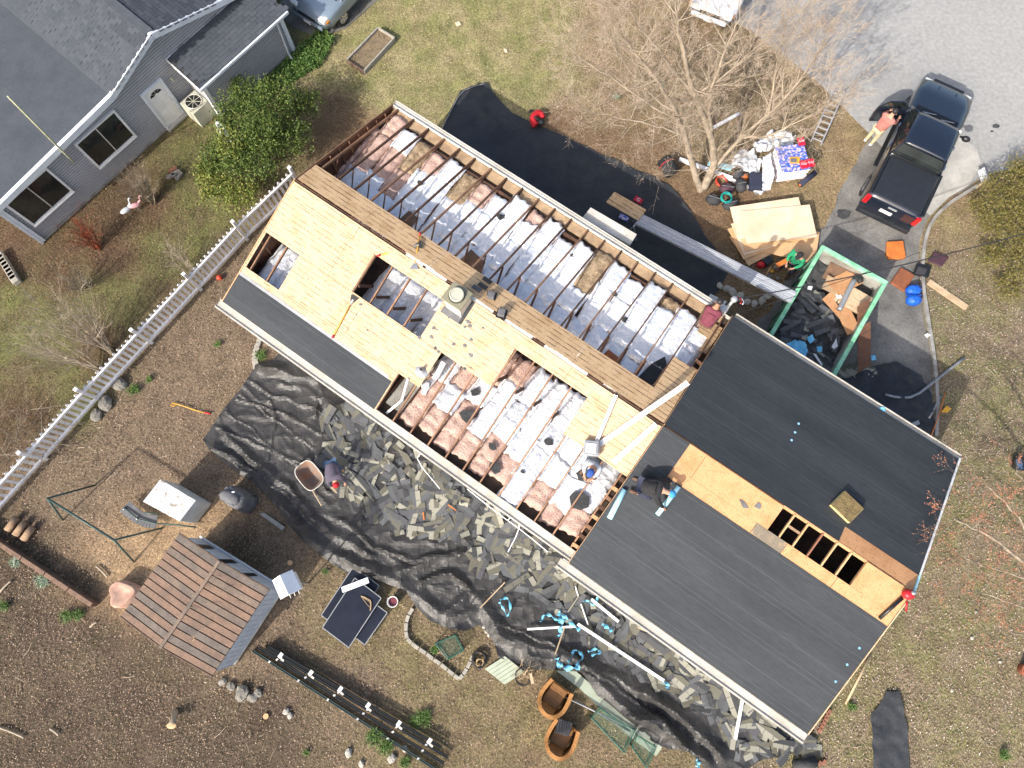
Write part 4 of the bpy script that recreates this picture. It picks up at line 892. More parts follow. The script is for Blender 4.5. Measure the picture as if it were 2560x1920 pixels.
# ------------------------------------------------------------------ trees, shrubs, plants
def rnd3(s): return Vector((R(-s, s), R(-s, s), R(-s, s)))
def wig(p, d, L_, r, n, bend):            # wandering path
    pts = [Vector(p)]; d = Vector(d).normalized()
    for i in range(n):
        d = (d + rnd3(bend) + Vector((0, 0, .04))).normalized(); pts.append(pts[-1] + d * L_ / n)
    return pts, [r * (1 - .75 * i / n) for i in range(n + 1)]
def sprout(tw, tips, p, d, L_, r, depth, spread=.75, kids=4):
    pts, rs = wig(p, d, L_, r, 4 if L_ > .5 else 3, .16); tw.tube(pts, rs, 4 if r > .012 else 3, False)
    if depth == 0 or L_ < .18: tips.append((pts[-1], (pts[-1] - pts[-2]).normalized())); tips.append((pts[-2], (pts[-1] - pts[-2]).normalized())); return
    tips.append((pts[-1], (pts[-1] - pts[-2]).normalized()))
    for k in range(kids):
        i = random.randint(1, len(pts) - 1); dd = (pts[i] - pts[i - 1]).normalized(); dv = (dd + rnd3(spread) + Vector((0, 0, .12))).normalized()
        sprout(tw, tips, pts[i], dv, L_ * R(.45, .72), max(rs[i] * .62, .0035), depth - 1, spread, kids)
def buds(tips, n, size, cols, name, parent):
    V, C = [], []
    for p, d in tips:
        for _ in range(n):
            q = p - d * R(0, .12) + rnd3(.02); a = rnd3(1).normalized() * size * R(.6, 1.3); b_ = a.cross(rnd3(1)).normalized() * size * .5; c = random.choice(cols)
            V += [q - a, q - b_, q + a, q + b_]; C += [c] * 4
    return stuff(bulk(name, [tuple(v) for v in V], np.arange(len(V)).reshape(-1, 4), 'scatter', np.array(C), parent))
def tree(name, label, base, limbs, mat, twmat, dens, depth, L0, budn, budsize, budcols, cat='tree'):
    t = thing(name, label, cat, base); tw = B(); tips = []
    for j, (pts, r0) in enumerate(limbs):
        pl = smoothline([G(*q) if not isinstance(q, Vector) else q for q in pts], 2); pl = [q + rnd3(.03) * (i > 0) for i, q in enumerate(pl)]; n = len(pl)
        rs = [r0 * (1 - .8 * i / (n - 1)) for i in range(n)]
        B().tube(pl, rs, 9 if r0 > .06 else 6).build('trunk' if j == 0 else 'limb', mat, t, True)
        for i in range(2, n):
            for _ in range(dens if i < n - 1 else dens + 2):
                dd = (pl[i] - pl[i - 1]).normalized(); f = i / n
                if R(0, 1) > f * 1.3 + .1: continue
                dv = (dd * R(.2, 1) + rnd3(.9) + Vector((0, 0, .2))).normalized(); sprout(tw, tips, pl[i].lerp(pl[i - 1], R(0, 1)), dv, L0 * R(.55, 1.1), min(max(rs[i] * .5, .007), .02), depth)
    tw.build('crown', twmat, t, True)
    if budn: buds(tips, budn, budsize, budcols, 'buds', t)
    return t
tree('bare_tree', 'large bare spreading tree with forked pale trunk beside the shingle pallet', G(1753, 475),
 [([(1753, 478, -.05), (1725, 400, 1.0), (1712, 330, 2.0), (1690, 280, 3.0), (1640, 195, 4.4), (1570, 110, 5.4)], 0.133),
  ([(1757, 474, 0), (1790, 415, .8), (1778, 330, 2.2), (1735, 240, 3.6), (1705, 130, 5), (1690, 30, 6)], 0.162),
  ([(1790, 415, .8), (1850, 345, 1.9), (1920, 290, 3), (1990, 215, 4), (2060, 110, 5)], 0.072), ([(1715, 340, 1.9), (1650, 318, 2.3), (1570, 300, 2.7), (1480, 280, 3)], 0.043),
  ([(1778, 330, 2.2), (1770, 240, 3.8), (1805, 150, 5), (1850, 40, 6)], 0.072), ([(1850, 345, 1.9), (1930, 340, 2.6), (2000, 300, 3.2), (2075, 262, 3.8)], 0.050),
  ([(1700, 300, 2.8), (1620, 262, 3.3), (1530, 195, 3.8), (1440, 140, 4.2)], 0.050), ([(1735, 240, 3.6), (1640, 120, 5), (1560, 10, 5.6)], 0.058), ([(1920, 290, 3), (1940, 180, 4), (1965, 60, 5)], 0.050),
  ([(1735, 240, 3.6), (1800, 200, 4.3), (1900, 110, 5), (1990, 30, 5.6)], 0.050), ([(1690, 280, 3.0), (1600, 220, 3.6), (1500, 60, 4.5)], 0.043)],
 'bark', 'twig', 2, 3, 1.2, 1, .014, [(.4, .27, .21), (.48, .35, .28), (.34, .22, .17), (.52, .42, .34)])
tree('budding_tree', 'slender tree with red budding twigs reaching over the right roof end', G(2700, 1590),
 [([(2700, 1590, -.05), (2690, 1560, 1.5), (2640, 1480, 2.8), (2560, 1400, 3.6), (2460, 1330, 4.1), (2385, 1300, 4.4)], .09),
  ([(2640, 1480, 2.8), (2600, 1380, 3.8), (2540, 1280, 4.3), (2460, 1210, 4.6)], .05), ([(2690, 1560, 1.5), (2620, 1540, 2.5), (2540, 1510, 3.2), (2450, 1480, 3.6)], .05), ([(2640, 1480, 2.8), (2580, 1450, 3.4), (2480, 1420, 3.8), (2420, 1400, 4)], .04),
  ([(2660, 1500, 2.4), (2600, 1260, 4), (2540, 1180, 4.4)], .04), ([(2690, 1560, 1.5), (2600, 1590, 2.6), (2520, 1580, 3.1)], .04)],
 'bark', 'twig_grey', 1, 2, .9, 3, .018, [(.45, .18, .1), (.38, .14, .08), (.5, .25, .16)])
def shrub(name, label, base, n, lean, h, spread, mat, depth=2, r=.014, kids=3):
    t = thing(name, label, 'shrub', base); tw = B(); tips = []
    for k in range(n):
        a = R(0, 6.283); d = Vector((math.cos(a) * spread * R(.2, 1), math.sin(a) * spread * R(.2, 1), 1)) + Vector(lean) * R(.5, 1.1)
        st = B(); p = base + Vector((R(-.12, .12), R(-.12, .12), 0)); pts, rs = wig(p, d, h * R(.6, 1), r, 6, .11); st.tube(pts, rs, 5); st.build('stem', mat, t, True)
        for i in range(2, 7):
            for _ in range(kids - 1): sprout(tw, tips, pts[i], (pts[i] - pts[i - 1]).normalized() + rnd3(.7), h * R(.15, .38), rs[i] * .7, depth - 1, .6, kids)
    tw.build('twigs', mat, t); return t
shrub('bare_shrub', 'bare grey shrub against the neighbour wall below the window', G(385, 505), 26, (-.25, .1, 0), 1.6, .6, 'twig_dark', 2, .016)
shrub('red_twig_shrub', 'red-stemmed bare shrub by the corner of the grey house', G(245, 620), 20, (-.25, .2, 0), 1.25, .6, 'twig_red')
shrub('bare_shrub', 'tall arching bare shrub behind the fence with widest crown', G(283, 880), 8, (-.1, .35, 0), 2.7, .45, 'twig', 3, .026)
shrub('bare_shrub', 'bare shrub leaning left behind the fence beside the widest one', G(250, 925), 8, (-.75, .1, 0), 2.5, .35, 'twig', 3, .024)
shrub('bare_shrub', 'small bare shrub behind the fence near the red ball', G(485, 680), 8, (-.35, .3, 0), 1.3, .5, 'twig', 2, .016)
shrub('bare_shrub', 'bare scrubby shrub in the middle of the neighbour yard', G(215, 720), 16, (0, .1, 0), 1.0, .8, 'twig_grey')
tb = B(); tp = []
for k in range(55):
    p = G(R(-20, 160), R(1010, 1200), R(0, .5)); d = rnd3(1); d.z = abs(d.z) * .4; sprout(tb, tp, p, d, R(.6, 1.5), .01, 1, .8, 3)
stuff(tb.build('brush_tangle', 'twig_grey'))
def foliage(name, label, cat, base, lumps, n, size, cols, thin=.5, needle=.45, stem=True):
    t = thing(name, label, cat, base); V, C = [], []; tot = sum(l[1] ** 2 for l in lumps)
    for ctr, r, ci in lumps:
        k = int(n * r * r / tot)
        for _ in range(k):
            d = rnd3(1); 
            if d.length < .05: continue
            d.normalize(); d.z = d.z if d.z > -.35 else -d.z * .4
            rr = r * (1 + .38 * noise.noise(d * 2.2 + ctr) + .24 * noise.noise(d * 6 + ctr)) * (R(.0, 1) ** .22)
            if noise.noise(d * 4.5 + ctr * 1.7) < -.14: rr *= R(.45, .75)
            q = ctr + Vector((d.x * rr, d.y * rr, d.z * rr * .85)); 
            if q.z < .05: q.z = R(.05, .2)
            a = (rnd3(1) + d * .5).normalized() * size * R(.6, 1.3); b_ = a.cross(rnd3(1)).normalized() * size * needle; c = cols[ci][random.randrange(len(cols[ci]))]; f = R(.7, 1.25)
            V += [q - a, q - b_, q + a, q + b_]; C += [(c[0] * f, c[1] * f, c[2] * f)] * 4
    crown = stuff(bulk('foliage', [tuple(v) for v in V], np.arange(len(V)).reshape(-1, 4), 'foliage', np.array(C), t))
    st = B()
    for ctr, r, ci in lumps: st.tube([base + Vector((R(-.15, .15), R(-.15, .15), -.02)), base.lerp(ctr, .5) + rnd3(.1), ctr], [.035, .025, .012], 5)
    st.build('stem', 'twig_grey', t); return t
GR = [[(.075, .12, .022), (.05, .085, .016), (.1, .15, .03), (.14, .17, .04)], [(.14, .18, .03), (.19, .21, .045), (.1, .15, .025), (.24, .23, .06)], [(.16, .15, .035), (.2, .17, .05), (.11, .11, .028), (.22, .17, .07)], [(.06, .13, .025), (.09, .17, .035), (.13, .2, .05)]]
foliage('evergreen_bush', 'large dense evergreen bush at the end of the picket fence', 'bush', G(640, 440),
 [(G(x, y, z), r, c) for x, y, z, r, c in ((600, 300, 1.5, .95, 0), (690, 265, 1.6, .95, 0), (765, 262, 1.2, .62, 0), (560, 400, 1.2, .85, 0), (640, 390, 1.5, 1.0, 0), (720, 345, 1.4, .85, 0), (540, 470, .85, .65, 1), (605, 490, .8, .7, 1), (655, 325, 1.95, .8, 0), (520, 430, .8, .55, 1), (610, 230, 1.0, .6, 0), (580, 360, 1.8, .6, 1))], 30000, .045, GR)
foliage('evergreen_bush', 'olive-green juniper bush beyond the driveway at the right edge', 'bush', G(2530, 600),
 [(G(x, y, z), r, 2) for x, y, z, r in ((2500, 490, 1.0, .85), (2570, 450, 1.2, .95), (2540, 560, 1.0, .9), (2470, 560, .7, .55), (2475, 640, .5, .5), (2560, 650, .9, .95), (2520, 720, .4, .6), (2440, 515, .5, .4), (2600, 560, 1.3, 1.0), (2545, 430, .7, .5))], 22000, .05, GR, needle=.25)
def carpet(name, poly, n, size, hmax, cols):
    P_ = [(q.x, q.y) for q in poly]; xs_ = nrand(n * 4, min(q[0] for q in P_), max(q[0] for q in P_)); ys_ = nrand(n * 4, min(q[1] for q in P_), max(q[1] for q in P_)); k = inpoly(xs_, ys_, P_); V, C = [], []
    for x, y in zip(xs_[k][:n], ys_[k][:n]):
        h = hmax * (.35 + .65 * abs(noise.noise(Vector((x * 2, y * 2, 1))))); q = Vector((x, y, R(.02, 1) * h)); a = rnd3(1); a.z *= .5; a = a.normalized() * size * R(.6, 1.3); b_ = a.cross(rnd3(1)).normalized() * size * .55; c = random.choice(cols)
        V += [q - a, q - b_, q + a, q + b_]; C += [c] * 4
    return stuff(bulk(name, [tuple(v) for v in V], np.arange(len(V)).reshape(-1, 4), 'foliage', np.array(C)))
carpet('ground_cover', [NP(7.7, 1.2, 0), NP(12.5, 1.2, 0), NP(12.5, 2.0, 0), NP(11.3, 2.35, 0), NP(9.5, 1.9, 0), NP(8.3, 2.0, 0)], 6000, .045, .4, GR[3])
def tuft(x, y, s, label, pale=False):
    base = G(x, y); V, C = [], []
    for k in range(int(70 * s + 30)):
        a = R(0, 6.283); L_ = R(.1, .2) * s ** .4; p = base + Vector((R(-.07, .07) * s, R(-.07, .07) * s, .01)); d = Vector((math.cos(a), math.sin(a), 0)); w = Vector((-d.y, d.x, 0)) * .007; m = p + d * L_ * .45 + Vector((0, 0, L_ * .7)); e = p + d * L_ * R(.7, 1.1) + Vector((0, 0, L_ * R(.3, .8)))
        c = random.choice([(.085, .16, .035), (.13, .2, .05), (.06, .11, .026)] if not pale else [(.25, .33, .24), (.34, .4, .32), (.16, .25, .13)]); V += [p - w, p + w, m + w, m - w, m - w, m + w, e, e]; C += [c] * 8
    F = [(i, i + 1, i + 2, i + 3) for i in range(0, len(V), 4)]
    me = bulk('leafy_plant', [tuple(v) for v in V], F, 'foliage', np.array(C)); me.data.validate(); tag(me, label, 'plant', 'green plants in the yards')
for x, y, s, l, pl in ((655, 890, 1.6, 'green plant in the curved border by the house corner', 0), (338, 975, 1.6, 'green plant growing at the fence foot near flat stones', 0), (375, 950, .7, 'tiny green plant just right of the fence stones', 0), (112, 1452, 1.8, 'large pale green plant below the retaining wall', 1), (45, 1404, 1.3, 'pale green plant above the timber retaining wall', 1), (172, 1540, 1.6, 'green plant left of a close pair in dark litter', 0), (200, 1536, 1.4, 'green plant right of a close pair in dark litter', 0), (14, 1515, 1.2, 'green plant at the left picture edge', 0),
    (935, 1840, 2.2, 'big green clump just below the black rails', 0), (966, 1864, 2.0, 'green clump touching the biggest one below the rails', 0), (1040, 1803, 1.4, 'green clump above the rails on the left', 0), (1062, 1792, 2.0, 'green clump above the rails on the right', 0), (1014, 1904, 1.3, 'green clump with a stone near the bottom edge', 0), (2127, 1766, 1.0, 'green clump at the lower right house corner', 0), (2506, 1886, 1.2, 'green clump near the lower right picture corner', 0), (768, 1880, .5, 'small green sprout near the rail end', 0), (815, 1428, .6, 'small sprout near the tarp by the shed', 0), (545, 862, .8, 'green weed between fence and house', 0), (1088, 1623, .9, 'green weed by the wire crate', 0), (1540, 245, .9, 'grey-green weed under the bare tree', 1), (1650, 215, .9, 'second grey-green weed under the bare tree', 1)):
    tuft(x, y, s, l, pl)

# ------------------------------------------------------------------ vehicles (local frame: x forward, y left)
def loft(b, secs):                        # secs: list of rings of equal length
    n = len(secs[0]); vs = [q for s in secs for q in s]
    fs = [(i * n + j, i * n + (j + 1) % n, (i + 1) * n + (j + 1) % n, (i + 1) * n + j) for i in range(len(secs) - 1) for j in range(n)]
    b.add(vs, [tuple(reversed(f)) for f in fs] + [tuple(range(n)), tuple(range(len(vs) - 1, len(vs) - n - 1, -1))]); return b
def ring(x, w, zb, zs, crown=.03, tum=.05):
    h = [(w * .93, zb), (w, zb + .18), (w * 1.0, zb + (zs - zb) * .6), (w - tum * .4, zs - .09), (w - tum, zs - .02), (w * .7, zs + crown * .7), (w * .3, zs + crown)]
    return [Vector((x, y, z)) for y, z in h] + [Vector((x, -y, z)) for y, z in reversed(h)]
def wheel(t, x, y, r=.39, w=.26):
    s = 1 if y > 0 else -1; M_ = Matrix.Rotation(math.pi / 2 * -s, 3, 'X')
    wh = B().lathe([(r * .62, -w / 2), (r * .93, -w / 2), (r, -w * .38), (r, w * .38), (r * .93, w / 2), (r * .62, w / 2)], (x, y, r), 24, M_, True).build('wheel', 'rubber', t, True, local=True)
    rb = B().lathe([(.02, w * .36), (r * .6, w * .4), (r * .64, w * .46), (r * .6, -w * .3)], (x, y, r), 20, M_); rb.build('rim', 'aluminium', wh, local=True)
    sp = B()
    for k in range(5):
        a = k * 1.2566; d = Vector((math.cos(a), 0, math.sin(a))); sp.bar(Vector((x, y + s * w * .46, r)) + d * .05, Vector((x, y + s * w * .46, r)) + d * r * .58, .07, .03, up=(0, 1, 0))
    sp.build('spokes', 'chrome', wh, local=True)
def glasshouse(t, base, roof, zb, zr, paint, wb, wr):      # base x0,x1 ; roof x0,x1 (rear,front)
    (b0, b1), (r0, r1) = base, roof
    P_ = [Vector(q) for q in ((b0, -wb, zb), (b1, -wb, zb), (b1, wb, zb), (b0, wb, zb), (r0, -wr, zr), (r1, -wr, zr), (r1, wr, zr), (r0, wr, zr))]
    cab = B().add(P_, [(0, 3, 2, 1), (0, 1, 5, 4), (1, 2, 6, 5), (2, 3, 7, 6), (3, 0, 4, 7), (4, 5, 6, 7)]).build('window_glass', 'glass_dark', t, local=True)
    rf = B(); rr = []
    for x, f in ((r0 - .06, .96), (r0, 1.0), ((r0 + r1) / 2, 1.02), (r1 - .05, 1.0), (r1 + .08, .95)): 
        h = [(wr * f + .03, zr - .05), (wr * f + .015, zr + .005), (wr * .8 * f, zr + .035), (wr * .3, zr + .05)]; dz = -.03 if x in (r0 - .06, r1 + .08) else 0
        rr.append([Vector((x, y, z + dz)) for y, z in h] + [Vector((x, -y, z + dz)) for y, z in reversed(h)])
    loft(rf, rr).build('roof', paint, t, True, local=True)
    for s in (-1, 1):
        pil = B()
        for a, c in (((b1, zb), (r1, zr)), ((b0, zb), (r0, zr)), (((b0 + b1) / 2 - .1, zb), ((r0 + r1) / 2 - .1, zr))): pil.bar((a[0], s * wb, a[1]), (c[0], s * wr, c[1]), .07, .06, up=(0, 1, 0))
        pil.build('pillars', paint, t, local=True)
    return cab
# black pickup
rear, front = G(2207, 548, .6), G(2372, 214, .85); fd = front - rear; fd.z = 0; TR = thing('pickup_truck', 'black crew-cab pickup truck with covered bed parked on the driveway', 'truck', (rear + front) / 2 * Vector((1, 1, 0)) if False else Vector(((rear.x + front.x) / 2, (rear.y + front.y) / 2, .0)), math.atan2(fd.y, fd.x))
W_ = .98; b = B()
S_ = [(-2.82, .9, .55, 1.1), (-2.78, .96, .48, 1.3), (-2.6, W_, .42, 1.33), (-1.0, W_, .4, 1.33), (-.95, W_, .4, 1.26), (.6, W_, .4, 1.24), (1.05, W_, .4, 1.2), (1.3, W_, .4, 1.17), (2.0, W_, .4, 1.13), (2.55, .95, .42, 1.05), (2.75, .86, .5, .95), (2.84, .72, .58, .8)]
loft(b, [ring(*q) for q in S_]).build('body', 'truck_paint', TR, True, local=True)
glasshouse(TR, (-.98, 1.12), (-.78, .42), 1.24, 1.84, 'truck_paint', .9, .72)
for x in (-1.85, 1.82):
    for y in (-.86, .86): wheel(TR, x, y)
B().box((-1.9, 0, 1.365), (1.62, 1.68, .035)).build('bed_cover', 'truck_soft', TR, bev=.012, local=True)
for y in (-.92, .92): B().bar((-2.72, y, 1.36), (-1.02, y, 1.36), .09, .04).build('bed_rail', 'plastic_black', TR, local=True)
B().bar((-1.12, -.85, 1.385), (-1.12, .85, 1.385), .04, .02).build('cover_seam', 'plastic_black', TR, local=True)
tg = B().box((-2.835, 0, 1.02), (.05, 1.55, .52)).build('tailgate', 'truck_paint', TR, bev=.02, local=True); B().box((-2.865, 0, 1.2), (.02, .3, .07)).build('handle', 'galvanised', tg, local=True); B().box((-2.868, .1, .92), (.015, .42, .14)).build('licence_plate', 'paint_white', tg, local=True)
B().box((-2.9, 0, .6), (.2, 1.86, .2)).box((-2.96, .55, .66), (.12, .5, .03)).box((-2.96, -.55, .66), (.12, .5, .03)).build('rear_bumper', 'truck_soft', TR, bev=.03, local=True)
for y in (-.88, .88): B().box((-2.8, y, 1.08), (.1, .16, .42)).build('tail_light', 'lamp_red', TR, bev=.02, local=True); B().box((-2.86, y * .9, .64), (.1, .12, .04)).build('step_pad', 'silver_grey', TR, local=True)
B().box((2.86, 0, .62), (.16, 1.6, .22)).build('front_bumper', 'plastic_black', TR, bev=.04, local=True); B().box((2.8, 0, .86), (.1, 1.1, .2)).build('grille', 'plastic_black', TR, local=True)
for y in (-.7, .7): B().box((2.66, y, .92), (.16, .3, .14)).build('headlight', 'lamp_clear', TR, bev=.03, local=True)
for y in (-.34, .34): B().bar((1.3, y * 1.1, 1.203), (2.5, y * .9, 1.085), .05, .02).build('hood_crease', 'truck_paint', TR, local=True)
B().box((1.2, 0, 1.215), (.2, 1.5, .03)).build('cowl', 'plastic_black', TR, local=True)
for a, c in ((-.6, -.05), (.05, .6)): B().bar((1.2, a, 1.245), (1.02, c, 1.29), .03, .02).build('wiper', 'galvanised', TR, local=True)
for s in (-1, 1):
    B().ell((.78 if s < 0 else .98, s * 1.16, 1.28), (.1, .15, .11), 10, 8).build('wing_mirror', 'plastic_black', TR, True, local=True); B().bar((.8 if s < 0 else .98, s * .95, 1.25), (.8 if s < 0 else .98, s * 1.08, 1.27), .05, .05).build('mirror_arm', 'plastic_black', TR, local=True)
    for x in (-.5, .35): B().box((x, s * .985, 1.12), (.16, .03, .03)).build('door_handle', 'chrome', TR, local=True)
    B().bar((-.95, s * .99, .38), (1.05, s * .99, .38), .1, .05).build('side_step', 'plastic_black', TR, local=True)
B().bar((-.9, -.86, 1.27), (-.9, .86, 1.27), .03, .04).build('rear_window_trim', 'chrome', TR, local=True)
# open driver's door, hinged at its front edge
hx, hy = 1.0, .99; an = math.radians(118); dv = Vector((math.cos(math.pi - an + math.radians(0)), math.sin(an), 0)); dv = Vector((-math.cos(math.radians(62)), math.sin(math.radians(62)), 0)); nv = Vector((dv.y, -dv.x, 0))
def DP(a, n, z): return Vector((hx, hy, 0)) + dv * a + nv * n + Vector((0, 0, z))
dr_ = B().prism([DP(0, -.05, .5), DP(1.02, -.05, .5), DP(1.05, -.05, .9), DP(1.03, -.05, 1.24), DP(0, -.05, 1.22)], nv * .1).build('open_door', 'truck_paint', TR, bev=.02, local=True)
B().prism([DP(.05, .07, .55), DP(.95, .07, .55), DP(.98, .07, 1.18), DP(.05, .07, 1.18)], nv * -.03).build('door_trim', 'truck_soft', dr_, local=True)
B().prism([DP(.08, -.01, 1.24), DP(1.0, -.01, 1.26), DP(.85, -.14, 1.72), DP(.5, -.14, 1.74)], nv * .015).build('door_glass', 'glass_dark', dr_, local=True)
fr = B(); fr.tube([DP(.05, 0, 1.23), DP(.48, -.13, 1.75), DP(.87, -.13, 1.73), DP(1.03, 0, 1.25)], .022, 6); fr.build('window_frame', 'truck_paint', dr_, local=True)
B().box((.25, .52, 1.0), (.55, .5, .16)).box((-.02, .52, 1.25), (.14, .48, .55)).build('seat', 'rust_dark', TR, bev=.04, local=True)
def car(label, loc, rz, paint, L_=4.7, W_=.93, H_=1.68, cat='car', van=False):
    t = thing('parked_car', label, cat, loc, rz); b = B(); h = L_ / 2
    S_ = [(-h, .78, .55, .9), (-h + .08, .88, .42, 1.0), (-h + .4, W_, .36, 1.02), (-.6, W_, .34, 1.04), (.9, W_, .34, 1.02), (1.15, W_, .34, 1.0), (h - .8, W_, .34, .96), (h - .35, .9, .36, .9), (h - .1, .8, .42, .8), (h, .66, .5, .7)]
    loft(b, [ring(*q) for q in S_]).build('body', paint, t, True, local=True)
    glasshouse(t, (-h + .15, 1.3), (-h + .55, .35), .99, H_ - .07, paint, .85, .64)
    for x in (-h + .9, h - .92):
        for y in (-.8, .8): wheel(t, x, y, .35, .22)
    for y in (-.66, .66):
        hl = B().box((h - .2, y, .78), (.32, .34, .17)).build('headlight', 'lamp_clear', t, bev=.05, local=True); B().box((h - .24, y * 1.27, .74), (.2, .06, .08)).build('indicator', 'lamp_amber', hl, local=True)
        B().box((-h + .06, y, .85), (.12, .22, .3)).build('tail_light', 'lamp_red', t, bev=.03, local=True); B().ell((1.05, y * 1.55, 1.08), (.09, .13, .08), 8, 6).build('wing_mirror', paint, t, True, local=True)
    B().box((h + .0, 0, .68), (.06, .8, .12)).build('grille', 'plastic_black', t, bev=.02, local=True); B().box((h + .02, 0, .48), (.1, 1.4, .16)).build('front_bumper', paint, t, bev=.05, local=True); B().box((h + .075, 0, .47), (.02, .32, .12)).build('licence_plate', 'paint_white', t, local=True)
    B().box((1.33, 0, 1.0), (.12, 1.4, .03)).build('cowl', 'plastic_black', t, local=True); return t
fc = G(770, 40, .65); hd = Vector((-.58, -.81, 0)).normalized(); car('blue-grey sport utility car nosing in at the top edge', Vector((fc.x, fc.y, 0)) - hd * 2.3, math.atan2(hd.y, hd.x), 'car_blue')
fc = G(1775, 35, .7); hd = Vector((-.42, -.91, 0)).normalized(); car('white vehicle behind the bare tree at the top edge', Vector((fc.x, fc.y, 0)) - hd * 2.35, math.atan2(hd.y, hd.x), 'car_white', H_=1.75)
flat('neighbour_driveway', Gs([(690, 30), (735, 70), (800, 95), (865, 70), (945, 0), (1100, -150), (800, -200)]), .006, 'asphalt_drive')

# ------------------------------------------------------------------ people (local frame: facing +x)
def skinned(name, V, Ed, Rd, mat, parent, root=0, sub=1):
    me = bpy.data.meshes.new(name); me.from_pydata([tuple(v) for v in V], Ed, []); me.materials.append(MATS[mat]); o = bpy.data.objects.new(name, me); col.objects.link(o); o.parent = parent
    md = o.modifiers.new('skin', 'SKIN'); md.use_smooth_shade = True
    sv = me.skin_vertices[0].data
    for i, r in enumerate(Rd): sv[i].radius = (r, r) if not isinstance(r, tuple) else r; sv[i].use_root = (i == root)
    if sub: m2 = o.modifiers.new('sub', 'SUBSURF'); m2.levels = sub; m2.render_levels = sub
    return o
POSES = {
 'stand': dict(pelvis=(0, 0, .93), spine=(.03, 0, 1.13), chest=(.08, 0, 1.34), neck=(.12, 0, 1.5), head=(.17, 0, 1.62), sh=(.09, .19, 1.4), el=(.3, .26, 1.2), ha=(.52, .2, 1.22), hip=(0, .1, .88), kn=(.03, .12, .48), an=(-.01, .12, .08), toe=(.15, .14, .04)),
 'bend': dict(pelvis=(-.1, 0, .86), spine=(.12, 0, .96), chest=(.33, 0, .93), neck=(.46, 0, .86), head=(.57, 0, .8), sh=(.36, .19, .9), el=(.42, .26, .64), ha=(.52, .18, .42), hip=(-.1, .1, .82), kn=(.04, .15, .46), an=(-.06, .16, .08), toe=(.1, .18, .04)),
 'kneel': dict(pelvis=(-.12, 0, .44), spine=(.07, 0, .57), chest=(.27, 0, .66), neck=(.4, 0, .68), head=(.52, 0, .7), sh=(.28, .2, .62), el=(.44, .33, .38), ha=(.62, .34, .14), hip=(-.1, .12, .4), kn=(.24, .2, .09), an=(-.18, .17, .08), toe=(-.36, .17, .06)),
 'squat': dict(pelvis=(-.14, 0, .32), spine=(.0, 0, .52), chest=(.18, 0, .68), neck=(.29, 0, .79), head=(.38, 0, .87), sh=(.19, .18, .7), el=(.33, .21, .46), ha=(.5, .1, .4), hip=(-.05, .13, .27), kn=(.36, .2, .48), an=(.28, .18, .08), toe=(.46, .2, .05))}
